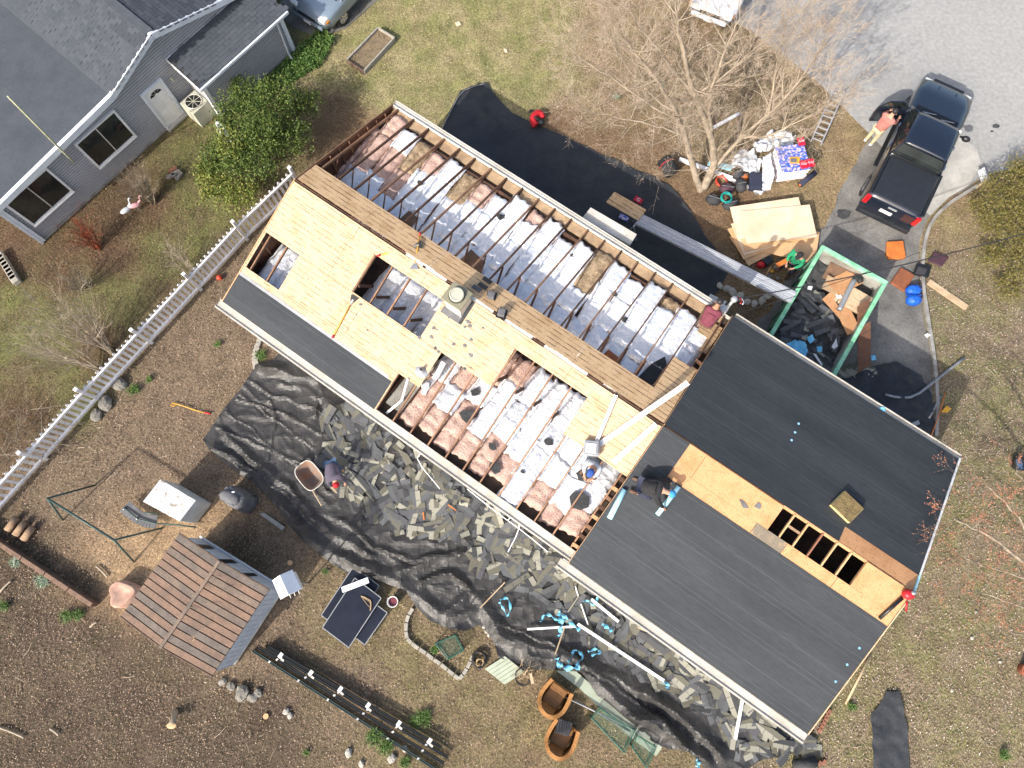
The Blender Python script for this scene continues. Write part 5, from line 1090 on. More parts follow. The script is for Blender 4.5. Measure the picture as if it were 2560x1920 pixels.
def person(label, loc, rz, pose, shirt, trousers, hat, skin='skin', boots='cloth_brown', cap=True, sleeves=True, over=None):
    J = {k: Vector(v) for k, v in POSES[pose].items()}
    for k, v in (over or {}).items(): J[k] = Vector(v)
    t = thing('person', label, 'person', loc, rz)
    def mir(k, s): 
        q = J[k + ('_r' if s < 0 and k + '_r' in J else '')]; return Vector((q.x, q.y * s if k + '_r' not in J or s > 0 else q.y, q.z))
    V = [J['pelvis'], J['spine'], J['chest'], J['neck'], J['head'], J['head'] + (J['head'] - J['neck']).normalized() * .1]; Ed = [(0, 1), (1, 2), (2, 3), (3, 4), (4, 5)]; Rd = [(.15, .12), (.14, .11), (.165, .125), .058, .09, .07]
    fw = Vector((1, 0, -.35)).normalized(); V.append(J['head'] + fw * .1); Ed.append((4, 6)); Rd.append(.025)          # nose and brow
    for s in (1, -1):
        i = len(V); sh, el, ha = mir('sh', s), mir('el', s), mir('ha', s); d = (ha - el).normalized(); side = d.cross(Vector((0, 0, 1))).normalized() * -s
        V += [sh, el, ha, ha + d * .06]; Ed += [(2, i), (i, i + 1), (i + 1, i + 2), (i + 2, i + 3)]; Rd += [.062, .042, .03, (.036, .022)]
        for q in range(4):                                                                                                # four fingers, bent, of different length
            L_ = (.06, .072, .067, .05)[q]; f0 = ha + d * .085 + side * (.026 - .0175 * q); f1 = f0 + d * L_ * .5 + Vector((0, 0, -.01)); f2 = f1 + d * L_ * .35 + Vector((0, 0, -.025)); k = len(V)
            V += [f0, f1, f2]; Ed += [(i + 3, k), (k, k + 1), (k + 1, k + 2)]; Rd += [.0095, .009, .008]
        k = len(V); t0 = ha + d * .02 + side * .04; V += [t0, t0 + d * .035 + side * .02]; Ed += [(i + 2, k), (k, k + 1)]; Rd += [.011, .009]
        i = len(V); V += [mir('hip', s), mir('kn', s), mir('an', s), mir('toe', s)]; Ed += [(0, i), (i, i + 1), (i + 1, i + 2), (i + 2, i + 3)]; Rd += [.1, .06, .042, .035]
    body = skinned('body', V, Ed, Rd, skin, t)
    V = [J['pelvis'].lerp(J['spine'], .15), J['spine'], J['chest'], J['chest'].lerp(J['neck'], .55)]; Ed = [(0, 1), (1, 2), (2, 3)]; Rd = [(.2, .165), (.2, .165), (.225, .18), .1]
    for s in (1, -1):
        i = len(V); V += [mir('sh', s), mir('sh', s).lerp(mir('el', s), .85)]; Ed += [(2, i), (i, i + 1)]; Rd += [.1, .07]
        if sleeves: V.append(mir('el', s).lerp(mir('ha', s), .8)); Ed.append((i + 1, i + 2)); Rd.append(.05)
    skinned('shirt', V, Ed, Rd, shirt, t, 1)
    V = [J['pelvis']]; Ed = []; Rd = [(.17, .14)]
    for s in (1, -1): i = len(V); V += [mir('hip', s), mir('kn', s), mir('an', s).lerp(mir('kn', s), .1)]; Ed += [(0, i), (i, i + 1), (i + 1, i + 2)]; Rd += [.118, .08, .065]
    skinned('trousers', V, Ed, Rd, trousers, t)
    for s in (1, -1):
        a, q = mir('an', s), mir('toe', s); B().tube([a + (a - q).normalized() * .05, a.lerp(q, .5), q], [.045, .05, .038], 8).build('shoe', boots, t, True, local=True)
    h = J['head'] + (J['head'] - J['neck']).normalized() * .05; ax = (J['head'] - J['neck']).normalized(); rot = Vector((0, 0, 1)).rotation_difference(ax).to_matrix()
    c = B(); c.ell(h + ax * .03, (.112, .104, .1), 14, 10, rot)
    hatp = c.build('cap' if cap else 'hair', hat, t, True, local=True)
    if cap: br = rot @ Vector((1, 0, 0)); B().ell(h + br * .12 + ax * .01, (.085, .08, .014), 12, 6, rot).build('cap_peak', hat, hatp, True, local=True)
    fwd = rot @ Vector((1, 0, 0))
    for s in (1, -1):
        B().ell(J['head'] + rot @ Vector((.0, .09 * s, .02)), (.02, .012, .03), 6, 5, rot).build('ear', skin, t, True, local=True); B().ell(J['head'] + rot @ Vector((.088, .033 * s, .035)), .011, 6, 5).build('eye', 'cloth_black', t, local=True)
    B().ell(J['head'] + rot @ Vector((.085, 0, -.04)), (.012, .025, .008), 6, 5, rot).build('mouth', 'cloth_maroon', t, local=True)
    return t
p = G(2168, 358); person('person in a dusty pink top and cream trousers leaning into the truck', p, math.radians(40), 'stand', 'cloth_pink', 'cloth_cream', 'hair_black', cap=False, boots='paint_white')
person('person in a green shirt and dark cap crouching by the plywood stack', G(1972, 668, 0), math.radians(-135), 'squat', 'cloth_green', 'cloth_navy', 'cloth_black', 'skin', over=dict(pelvis=(-.14, 0, .3), spine=(-.1, 0, .54), chest=(-.04, 0, .78), neck=(0, 0, .95), head=(.05, 0, 1.06), sh=(-.03, .2, .85), el=(.08, .27, .6), ha=(.3, .12, .56)))
q = G(1760, 812, 3.12); person('person in a maroon shirt kneeling on the eave by the service mast', q, math.radians(58), 'squat', 'cloth_maroon', 'cloth_brown', 'hair_black', 'skin_tan', cap=False, sleeves=False)
q = G(1484, 1156, 2.95); person('person in a pale grey shirt and dark blue cap crouching among the foil', q, math.radians(-115), 'squat', 'cloth_grey', 'denim', 'cap_blue', 'skin')
q = RP(1.72, -1.62, .02, True); person('person in black with a sky-blue cap unrolling membrane on the roof', q, math.radians(-18), 'kneel', 'cloth_black', 'cloth_navy', 'cap_sky', 'skin', over=dict(head=(.55, 0, .66)))
TARP_P = (G(846, 1178), math.radians(-72))

# ------------------------------------------------------------------ helpers for loose things
def slab(name, label, cat, px, z, th, mat, parent=None, group=None, bev=0.0):      # flat piece outlined on site at height z
    o = B().prism(Gs(px, z)[::-1], (0, 0, th)).build(name, mat, parent, bev=bev)
    return tag(o, label, cat, group) if parent is None else o
def boxat(name, label, cat, x, y, z, d, deg, mat, bev=.01, group=None, tilt=0.0):
    c = G(x, y, z + d[2] / 2); o = B().box(c, d, Matrix.Rotation(math.radians(deg), 3, 'Z') @ Matrix.Rotation(math.radians(tilt), 3, 'Y')).build(name, mat, None, bev=bev); return tag(o, label, cat, group)
def line(name, label, cat, pts, r, mat, n=8, sm=1, group=None): return tag(B().tube(smoothline([G(*q) for q in pts], sm), r, n).build(name, mat, None, True), label, cat, group)
def plank(name, label, cat, a, b_, w, h, mat, group=None): return tag(B().bar(G(*a), G(*b_), w, h).build(name, mat), label, cat, group)
def crumple(name, label, cat, px, z0, amp, mat, fr=5.0, step=.06, group=None):
    o_ = R(0, 40); pl = [(q.x, q.y) for q in Gs(px, z0)]
    b = sheet(pl, step, lambda x, y: z0 + amp * (abs(noise.noise(Vector((x * fr + o_, y * fr, 0)))) + .6 * abs(noise.noise(Vector((x * fr * 2.3, y * fr * 2.3 + o_, 0)))))); return tag(b.build(name, mat, None, True), label, cat, group)
def ribbon(name, label, cat, pts, w, mat, group=None):       # twisting strip of plastic
    pl = smoothline([G(*q) for q in pts], 2); vs = []; n = len(pl)
    for i, q in enumerate(pl):
        d = (pl[min(i + 1, n - 1)] - pl[max(0, i - 1)]).normalized(); s = Vector((-d.y, d.x, 0)) * math.cos(i * .7) + Vector((0, 0, 1)) * math.sin(i * .7) * .8; k = w * R(.6, 1.25); vs += [q - s * k + Vector((0, 0, .04)), q + s * k + Vector((0, 0, .04))]
    b = B(); b.add(vs, [(2 * i, 2 * i + 2, 2 * i + 3, 2 * i + 1) for i in range(n - 1)]); return tag(b.build(name, mat, None, True, thick=.004), label, cat, group)
def stones(L_, label, mat, name='stone', group=None, sz=.14, sy=.8):
    for i, q in enumerate(L_):
        r = sz * (q[2] if len(q) > 2 else R(.8, 1.2)); c = G(q[0], q[1], r * .3); o = B().ell(c, (r, r * sy, r * .55), 9, 6, Matrix.Rotation(R(0, 3), 3, 'Z'), .35, 1.8).build(name, mat, None, False); tag(o, label, 'stone', group or 'stones of one edging')

# ------------------------------------------------------------------ tarps
def pin(x, y, P_):
    r = False; n = len(P_)
    for i in range(n):
        (x1, y1), (x2, y2) = P_[i], P_[(i + 1) % n]
        if (y1 > y) != (y2 > y) and x < (x2 - x1) * (y - y1) / (y2 - y1) + x1: r = not r
    return r
def pld(x, y, pl):
    d = 1e9
    for (ax, ay), (bx, by) in zip(pl[:-1], pl[1:]):
        dx, dy = bx - ax, by - ay; t = max(0, min(1, ((x - ax) * dx + (y - ay) * dy) / (dx * dx + dy * dy + 1e-9))); d = min(d, math.hypot(x - ax - t * dx, y - ay - t * dy))
    return d
def fold_z(folds, base, namp, seed, calm=None):
    FL_ = [([(q.x, q.y) for q in Gs(pl)], w, h) for pl, w, h in folds]; ring_ = calm + calm[:1] if calm else None
    def f(x, y):
        z = 0; wx, wy = x + .12 * noise.noise(Vector((x * 1.7, y * 1.7, seed))), y + .12 * noise.noise(Vector((x * 1.7, y * 1.7, seed + 9)))
        for pl, w, h in FL_:
            d = pld(wx, wy, pl) / (w * 1.7)
            if d < 1: z += h * (1 - d) ** 1.25 * (.7 + .6 * noise.noise(Vector((x * .9, y * .9, seed + 4))))
        n1 = max(0, 1 - abs(noise.noise(Vector((wx * 1.0 + seed, wy * 1.5, 0)))) * 2.6); n2 = max(0, 1 - abs(noise.noise(Vector((wx * 2.4, wy * 2.0 + seed, 5)))) * 2.4); n3 = abs(noise.noise(Vector((wx * 5, wy * 5, seed))))
        z += namp * n1 ** 1.6 + namp * .5 * n2 ** 1.6 + namp * .2 * n3
        if calm and pin(x, y, calm): z *= 1 - .8 * min(1, pld(x, y, ring_) / .5)
        return max(.006, base + z)
    return f
tz_ne = fold_z([([(1215, 208), (1150, 235), (1112, 300)], .1, .12), ([(1160, 260), (1220, 290), (1280, 300)], .12, .1), ([(1690, 486), (1735, 545), (1800, 645)], .06, .08), ([(1300, 296), (1500, 388), (1680, 470)], .05, .05), ([(1170, 250), (1200, 262), (1215, 290)], .07, .1)], .012, .028, 3.1)
o = sheet([(q.x, q.y) for q in ne_poly], .15, tz_ne).build('tarp', 'tarp_black', None, True); tag(o, 'flat black tarp spread along the street side of the house', 'tarp')
hm = B().tube(smoothline([G(*q) for q in [(1215, 208, .12), (1185, 216, .12), (1152, 229, .14), (1122, 286, .12), (1104, 325, .08)]], 1), .014, 5).build('hem', 'silver_grey', o, True)
SPILL = [(q.x, q.y) for q in Gs([(800, 1040), (860, 1020), (900, 1010), (960, 1090), (1080, 1160), (1290, 1300), (1420, 1410), (1500, 1480), (1650, 1590), (1800, 1700), (1950, 1790), (2040, 1870), (1960, 1890), (1850, 1885), (1790, 1800), (1700, 1730), (1590, 1690), (1500, 1620), (1400, 1545), (1300, 1470), (1220, 1430), (1140, 1340), (1000, 1330), (930, 1290), (860, 1240), (800, 1150)])]
tz_sw = fold_z([([(540, 1120), (600, 1165), (690, 1250), (770, 1340), (840, 1390), (900, 1420), (1000, 1450), (1060, 1500), (1120, 1545), (1180, 1530)], .16, .26), ([(560, 1080), (640, 1150), (720, 1220), (790, 1300), (850, 1345), (930, 1390)], .13, .16),
  ([(1200, 1500), (1250, 1590), (1330, 1640), (1420, 1650), (1490, 1700), (1580, 1780), (1680, 1840), (1760, 1900)], .2, .32), ([(1290, 1600), (1380, 1625), (1480, 1660), (1560, 1710), (1640, 1750), (1720, 1800), (1800, 1880)], .16, .26),
  ([(655, 925), (720, 935), (790, 955), (830, 1010), (850, 1060), (930, 1110), (1000, 1190)], .17, .32), ([(700, 960), (760, 970), (800, 1000), (790, 1040)], .09, .16), ([(920, 1130), (980, 1180), (1010, 1230)], .1, .2), ([(1090, 1180), (1130, 1240), (1200, 1270), (1290, 1320)], .14, .24),
  ([(1000, 1430), (1080, 1400), (1180, 1385), (1270, 1330)], .12, .2), ([(1050, 1460), (1130, 1430), (1180, 1480), (1120, 1530)], .1, .22), ([(1380, 1400), (1430, 1430), (1500, 1470), (1560, 1500)], .12, .2), ([(890, 1225), (920, 1270), (900, 1310)], .08, .14), ([(600, 990), (700, 1060), (790, 1120)], .035, .05), ([(570, 1030), (680, 1120), (780, 1190)], .035, .05), ([(680, 1000), (690, 1060), (670, 1150)], .06, .08), ([(1560, 1780), (1650, 1800), (1700, 1860)], .1, .2), ([(540, 1070), (640, 1110), (760, 1160), (830, 1230)], .05, .08), ([(590, 1000), (700, 1030), (820, 1090)], .05, .08), ([(620, 950), (720, 1000), (830, 1040)], .05, .09), ([(560, 1130), (660, 1190), (740, 1260), (800, 1320)], .05, .09), ([(850, 1300), (940, 1370), (1040, 1400), (1140, 1380)], .07, .12), ([(1250, 1560), (1340, 1590), (1440, 1640), (1540, 1720), (1640, 1790)], .06, .12)], .02, .045, 8.4, SPILL)
o = sheet([(q.x, q.y) for q in sw_poly], .07, tz_sw).build('tarp', 'tarp_worn', None, False); tag(o, 'crumpled worn black tarp strewn with torn shingles behind the house', 'tarp')
p, rz = TARP_P; p.z = tz_sw(p.x, p.y); person('person in a grey-purple top and red cap bending beside the wheelbarrow', p, rz, 'bend', 'cloth_purple', 'denim', 'cloth_red', 'skin', over=dict(chest=(.26, 0, .95), neck=(.38, 0, .92), head=(.48, 0, .9)))

# torn shingles: old three-tab strips, pale where they were exposed
def shingle_mesh(kind, mats):
    b = B(); n = {'full': 3, 'two': 2, 'one': 1, 'rag': 2}[kind]; L_ = .305 * n; h = .305; th = .005; o = -L_ / 2; j = lambda s=.012: R(-s, s)
    b.mi = 0; b.prism([(o + j(), 0, 0), (o + L_ + j(), 0, 0), (o + L_ + j(), h / 2, 0), (o + L_ * .5, h / 2 + (j(.05) if kind == 'rag' else 0), 0), (o + j(), h / 2, 0)], (0, 0, th))
    b.mi = 1
    for k in range(n):
        x0 = o + .305 * k + .006; x1 = o + .305 * (k + 1) - .006; d = -h / 2 + (R(0, .1) if kind == 'rag' else 0); b.prism([(x0, d + j(.008), 0), (x1, d + j(.008), 0), (x1, -.0005, 0), (x0, -.0005, 0)], (0, 0, th))
    return mk(b, 'torn_shingle', mats)
SM = [shingle_mesh(k, m) for k in ('full', 'two', 'one', 'rag') for m in (('shingle_olive', 'shingle_pale'), ('shingle_dark', 'shingle_pale'), ('shingle_dark', 'shingle_grey'), ('shingle_grey', 'shingle_dark'), ('shingle_olive', 'shingle_grey'))]
xs_, ys_ = nrand(9000, -8, 11), nrand(9000, -7, 6); k = inpoly(xs_, ys_, SPILL); xs_, ys_ = xs_[k][:520], ys_[k][:520]; Vb, Fb, Cb = [], [], []
def lie(x, y, zf, extra=.0):
    z = zf(x, y); e = .12; gx_, gy_ = (zf(x + e, y) - zf(x - e, y)) / (2 * e), (zf(x, y + e) - zf(x, y - e)) / (2 * e); gx_, gy_ = max(-.22, min(.22, gx_)), max(-.22, min(.22, gy_)); nrm = Vector((-gx_ + R(-.06, .06), -gy_ + R(-.06, .06), 1)).normalized()
    q = Vector((0, 0, 1)).rotation_difference(nrm) @ Quaternion((0, 0, 1), R(0, 6.283)); return Vector((x, y, z + .02 + extra)), q
for i, (x, y) in enumerate(zip(xs_, ys_)):
    p, q = lie(x, y, tz_sw, i / 520 * .05)
    w = (5, 5, 3, 3) ; kd = random.choices(range(4), (3, 3, 5, 5))[0]; me = SM[kd * 5 + random.choices(range(5), (5, 2, 5, 4, 4))[0]]
    if i < 290:
        o = place('torn_shingle', me, None, p, q.to_euler()); tag(o, 'torn asphalt shingle lying on the crumpled tarp behind the house', 'shingle', 'torn shingles on the tarp')
    else:
        m4 = q.to_matrix(); o = len(Vb); Vb += [p + m4 @ v.co for v in me.vertices]
        Fb += [tuple(o + j for j in f.vertices) for f in me.polygons if len(f.vertices) == 4]; Fb += [(o + 5, o + 6, o + 7, o + 8), (o + 5, o + 8, o + 9, o + 9)][:1]; Fb += [(o + 5, o + 8, o + 9, o + 9)] if False else []
        cs = {0: (.1, .1, .085)}; c0_ = [(.14, .135, .105), (.06, .062, .065), (.11, .115, .12)][random.randrange(3)]; c1_ = [(.3, .29, .235), (.1, .1, .105), (.15, .145, .118), (.09, .092, .095)][random.randrange(4)]; nv = len(me.vertices); Cb += [c0_] * 10 + [c1_] * (nv - 10)
stuff(bulk('shingle_rubble', [tuple(v) for v in Vb], Fb, 'scatter', np.array(Cb)))

# ------------------------------------------------------------------ skip (roll-off container) and its load
DA, DB = G(2057, 616, 1.4), G(2216, 705, 1.4); d2 = (DB - DA).normalized(); d1 = Vector((-d2.y, d2.x, 0)) * -1; d1 = d1 if d1.y < 0 else -d1; DW, DL = (DB - DA).length, 4.3
def SKP(a, b_, z): return Vector((DA.x, DA.y, z)) + d1 * a + d2 * b_
SK = thing('dumpster', 'open roll-off dumpster with chipped green rim, full of roofing debris', 'dumpster', SKP(DL / 2, DW / 2, 0))
def kbox(b, a0, a1, b0, b1, z0, z1): p = SKP(a0, b0, z0); return b.obox(p, d1 * (a1 - a0), d2 * (b1 - b0), (0, 0, z1 - z0))
for a0, a1, b0, b1 in ((0, .06, 0, DW), (DL - .06, DL, 0, DW), (.06, DL - .06, 0, .06), (.06, DL - .06, DW - .06, DW)): kbox(B(), a0, a1, b0, b1, .12, 1.3).build('side_wall', 'container_inner', SK)
for a0, a1, b0, b1 in ((-.004, .0, .02, DW - .02), (.02, DL - .02, -.004, 0), (.02, DL - .02, DW, DW + .004)): kbox(B(), a0, a1, b0, b1, .13, 1.29).build('outer_skin', 'container_side', SK)
kbox(B(), 0, DL, 0, DW, .04, .118).build('floor', 'rust_dark', SK)
for a0, a1, b0, b1 in ((-.05, .08, -.05, DW + .05), (DL - .07, DL + .05, -.05, DW + .05), (.082, DL - .072, -.05, .08), (.082, DL - .072, DW - .08, DW + .05)): kbox(B(), a0, a1, b0, b1, 1.302, 1.41).build('top_rail', 'green_paint', SK, bev=.015)
for i in range(6):
    for s in (0, 1): kbox(B(), .3 + i * .7, .38 + i * .7, -.06 if not s else DW + .005, -.005 if not s else DW + .06, .13, 1.3).build('rib', 'container_side', SK)
for s in (.5, DW - .7): kbox(B(), -.2, -.02, s, s + .12, .9, 1.02).build('hook', 'green_paint', SK, bev=.01)
ko = 5.5; lf = lambda x, y: .72 + .22 * noise.noise(Vector((x * 1.2 + ko, y * 1.2, 0))) + .1 * abs(noise.noise(Vector((x * 4, y * 4, 2))))
sheet([(q.x, q.y) for q in (SKP(.07, .07, 0), SKP(DL - .07, .07, 0), SKP(DL - .07, DW - .07, 0), SKP(.07, DW - .07, 0))], .12, lf).build('debris_bed', 'shingle_dark', SK)
for i in range(70):
    a, b_ = R(.8, DL - .4), R(.3, DW - .3); c = SKP(a, b_, 0); p, q = lie(c.x, c.y, lf, R(.0, .12)); o = place('torn_shingle', SM[random.choice((1, 2, 3, 7, 8, 13, 12, 17, 18, 2, 3))], None, p, q.to_euler()); tag(o, 'torn dark shingle in the green-rimmed dumpster', 'shingle', 'torn shingles in the dumpster')
def board(cx, cy, z, L_, w, deg, tx, ty, label, mat='plywood_tan', name='osb_offcut'):
    c = G(cx, cy, z); M_ = Matrix.Rotation(math.radians(deg), 3, 'Z') @ Matrix.Rotation(tx, 3, 'X') @ Matrix.Rotation(ty, 3, 'Y'); return tag(B().box(c, (L_, w, .014), M_).build(name, mat), label, 'board')
board(2100, 690, 1.0, .95, .6, -30, .12, -.1, 'rust-brown board against the far end inside the dumpster', 'kraft_brown'); board(2112, 705, 1.1, 1.0, .62, 28, -.15, .05, 'orange-tan board with frayed edge in the dumpster', 'osb_orange'); board(2090, 718, 1.05, .8, .5, -28, .1, .06, 'tan board half under the frayed one in the dumpster', 'plywood_tan'); board(2136, 750, 1.08, 1.1, .75, -35, .06, -.06, 'golden board under the duct in the dumpster', 'osb_light'); board(2095, 760, .98, .6, .9, 40, .1, .02, 'orange board scrap left of the duct in the dumpster', 'osb_orange'); board(2120, 800, 1.0, .5, .9, 20, .05, .1, 'small amber board below the duct in the dumpster', 'osb_orange')
line('duct_pipe', 'dented grey metal duct lying across the boards in the dumpster', 'duct', [(2136, 700, 1.25), (2122, 725, 1.22), (2108, 755, 1.18), (2098, 775, 1.15)], .085, 'silver_grey', 12); line('duct_elbow', 'dark soot-stained elbow at the end of the duct', 'duct', [(2136, 698, 1.25), (2146, 694, 1.2), (2152, 706, 1.15)], .09, 'rubber', 10)
crumple('plastic_sheet', 'bright blue crumpled plastic sheet in the dumpster', 'plastic sheet', [(1955, 865), (1985, 852), (2010, 855), (2018, 880), (2012, 895), (1990, 890)], .95, .28, 'sheet_cyan'); crumple('plastic_sheet', 'small blue plastic scrap beside the large blue one in the dumpster', 'plastic sheet', [(2015, 845), (2028, 838), (2036, 850), (2025, 860)], 1.0, .15, 'sheet_cyan'); crumple('plastic_sheet', 'tiny blue plastic scrap under the right rail of the dumpster', 'plastic sheet', [(2040, 868), (2052, 866), (2054, 880), (2042, 880)], .95, .12, 'sheet_cyan')
crumple('paper_scrap', 'white paper scrap near the brown boards in the dumpster', 'paper', [(2020, 714), (2032, 716), (2028, 726), (2018, 724)], 1.0, .05, 'paint_white'); crumple('paper_scrap', 'white paper scrap on the golden board in the dumpster', 'paper', [(2088, 736), (2102, 734), (2104, 745), (2092, 748)], 1.12, .04, 'paint_white'); crumple('paper_scrap', 'long white strip near the house end of the dumpster', 'paper', [(2032, 884), (2040, 886), (2056, 910), (2054, 916)], .95, .04, 'paint_white'); crumple('paper_scrap', 'grey-white crumpled wrapper under the right rail of the dumpster', 'paper', [(2078, 868), (2090, 846), (2094, 866), (2084, 874)], .95, .08, 'plastic_sheet')
for i, (px, z0, z1) in enumerate((([(2173, 744), (2143, 767), (2143, 818), (2170, 800)], 1.45, 1.15), ([(2176, 802), (2143, 822), (2144, 934), (2176, 915)], 1.15, .45))):
    t = thing('slatted_panel', ('upper of two overlapping brown slatted panels leaning on the dumpster rim', 'lower longer brown slatted panel leaning against the dumpster')[i], 'panel', G(px[2][0], px[2][1], 0)); n = (3, 5)[i]
    a0, a1, b0, b1 = G(*px[0], z0), G(*px[3], z1), G(*px[1], z0 - .05), G(*px[2], z1 - .05)
    for k in range(n): f0, f1 = k / n, (k + .94) / n; B().prism([a0.lerp(a1, f1), b0.lerp(b1, f1), b0.lerp(b1, f0), a0.lerp(a1, f0)], (0, 0, .02)).build('slat', 'rust_dark', t)
# ------------------------------------------------------------------ scaffold plank, its sheet, bundles
SPk = thing('aluminium_plank', 'long ribbed aluminium scaffold plank reaching from trestle to dumpster', 'plank', G(1790, 650)); a, c = G(1596, 547, .95), G(1984, 744, 1.45); dd = (c - a).normalized(); sd = dd.cross(Vector((0, 0, 1))).normalized()
B().bar(a, c, .36, .02).build('deck', 'aluminium', SPk)
for k in range(6): B().bar(a + sd * (-.165 + k * .066) + Vector((0, 0, .02)), c + sd * (-.165 + k * .066) + Vector((0, 0, .02)), .022, .02).build('rib', 'aluminium' if k % 2 else 'galvanised', SPk)
for s in (-1, 1): B().bar(a + sd * .2 * s + Vector((0, 0, -.04)), c + sd * .2 * s + Vector((0, 0, -.04)), .03, .12).build('side_rail', 'aluminium', SPk)
TS = thing('trestle', 'low metal trestle under the plank end by the tarp', 'trestle', G(1600, 560)); B().bar(a + sd * .3 - Vector((0, 0, .1)), a - sd * .3 - Vector((0, 0, .1)), .06, .06).build('beam', 'galvanised', TS)
for s in (-1, 1):
    for q in (-1, 1): B().bar(a + sd * .28 * s - Vector((0, 0, .1)), a + sd * .28 * s + dd * .25 * q - Vector((0, 0, .95)), .04, .04).build('leg', 'galvanised', TS)
slab('osb_board', 'brown board lying on the near end of the scaffold plank', 'board', [(1536, 480), (1616, 525), (1595, 552), (1515, 506)], 1.0, .015, 'osb_weathered')
def bundle(name, label, x, y, z, d, deg, mat, txt=None, group=None):
    t = thing(name, label, 'shingle bundle', G(x, y, z), math.radians(deg), group); B().box((0, 0, d[2] / 2), d).build('wrapper', mat, t, bev=.012, local=True)
    if txt: lettering(txt, t, d)
    return t
def lettering(txt, t, d, s=.17, mat='paint_white', z=None, off=(0, 0), rot=0.0):
    cu = bpy.data.curves.new('lettering', 'FONT'); cu.body = txt; cu.size = s; cu.align_x = 'CENTER'; cu.align_y = 'CENTER'; tmp = bpy.data.objects.new('tmp', cu); col.objects.link(tmp); bpy.context.view_layer.update()
    me = bpy.data.meshes.new_from_object(tmp.evaluated_get(bpy.context.evaluated_depsgraph_get())); bpy.data.objects.remove(tmp); me.materials.clear(); me.materials.append(MATS[mat])
    o = bpy.data.objects.new('lettering', me); col.objects.link(o); o.parent = t; o.location = (off[0], off[1], (d[2] + .003) if z is None else z); o.rotation_euler = (0, 0, rot); return o
bundle('shingle_bundle', 'red shingle wrapper bundle just beyond the brown board', 1595, 502, .02, (.3, .2, .08), -35, 'wrap_red', 'G'); bundle('shingle_bundle', 'blue shingle wrapper bundle on the tarp near the board', 1559, 546, .02, (.34, .18, .08), -30, 'wrap_blue')
# ------------------------------------------------------------------ plywood sheets by the driveway
PLY = [([(1811, 577), (1862, 650), (2012, 590), (1960, 520)], 'plywood_tan'), ([(1822, 545), (1866, 642), (2010, 575), (1965, 480)], 'plank'), ([(1812, 570), (1862, 640), (2000, 600), (1955, 535)], 'plank'), ([(1842, 520), (1872, 612), (2010, 624), (2012, 560)], 'plank'), ([(1843, 520), (2000, 494), (2008, 530), (1850, 560)], 'plank'), ([(1848, 538), (1866, 615), (2030, 560), (2012, 500)], 'plank')]
pm('ply_pale', (.76, .62, .45), (.66, .5, .33), 1.6, .65, fine=.05, stretch=(1, 1, 1)); pm('ply_warm', (.72, .47, .26), (.58, .35, .17), 1.6, .65, fine=.06)
def ply(cx, cy, z, deg, label, mat): c = G(cx, cy, z); tag(B().box(c, (2.44, 1.22, .016), Matrix.Rotation(math.radians(deg), 3, 'Z') @ Matrix.Rotation(R(-.01, .01), 3, 'X')).build('plywood_sheet', mat), label, 'plywood', 'loose plywood sheets in one stack')
for i, (x, y, dg, lb, m) in enumerate(((1922, 590, 28, 'lowest plywood sheet, turned most anticlockwise in the stack', 'ply_warm'), (1955, 600, -14, 'second lowest plywood sheet showing beneath the green-shirted person', 'ply_warm'), (1918, 580, 22, 'plywood sheet with brown edge at the left of the stack', 'ply_warm'), (1926, 575, 17, 'fourth plywood sheet of the fanned stack, counted from below', 'ply_pale'), (1935, 572, 12, 'plywood sheet third from the top of the stack', 'ply_warm'), (1921, 545, 9, 'second plywood sheet from the top, showing beyond the far edge', 'ply_pale'), (1946, 560, 6, 'topmost pale plywood sheet of the fanned stack', 'ply_pale'))): ply(x, y, .12 + i * .045, dg, lb, m)
for i, (x, y) in enumerate(((1880, 600), (1930, 575), (1990, 555))): boxat('timber_block', 'timber block under the plywood stack', 'block', x, y, 0, (.9, .09, .1), 100, 'timber_old', group='blocks under the plywood')
# ------------------------------------------------------------------ pallet of new shingles
PT = thing('shingle_pallet', 'pallet of new shingle bundles in blue, red and white wrappers', 'pallet', G(1962, 425), math.radians(9)); pal = B()
for i in range(5): pal.box((0, -.42 + i * .21, .12), (1.3, .12, .02))
for i in range(3): pal.box((-.55 + i * .55, 0, .05), (.1, .98, .1))
pal.build('pallet_boards', 'plank', PT, local=True)
for j in range(7):
    for i in range(3): B().box((R(-.012, .012), -.335 + i * .335, .17 + j * .085), (1.02 if j % 2 == 0 else .98, .32, .066)).build('bundle', 'wrap_white', PT, bev=.01, local=True)
for i in range(3): B().box((R(-.02, .02), -.335 + i * .335, .17 + 7 * .085), (1.0, .32, .078)).build('bundle', 'wrap_blue', PT, bev=.012, local=True)
for k, (x, y) in enumerate(((.2, -.42), (.46, -.4), (.35, .46))): g_ = B().box((x + .05, y + .08, .17 + 8 * .085), (.24, .3, .06)).build('red_wrapper', 'wrap_red', PT, bev=.01, local=True); lettering('GAF', PT, (0, 0, 0), .12, z=.17 + 8 * .085 + .034, off=(x + .05, y + .08), rot=-.1)
crumple('plastic_wrap', 'clear stretch wrap bunched over the left side of the shingle pallet', 'plastic wrap', [(1905, 395), (1925, 385), (1935, 440), (1925, 475), (1905, 480)], .55, .12, 'plastic_sheet', 7)
boxat('cardboard_box', 'yellow and brown carton on top of the shingle pallet', 'box', 1986, 402, .72, (.34, .24, .12), 0, 'yellow', .008); B().box(G(1984, 401, .865), (.2, .14, .02)).build('box_window', 'cover_grey', bpy.data.objects['cardboard_box'])
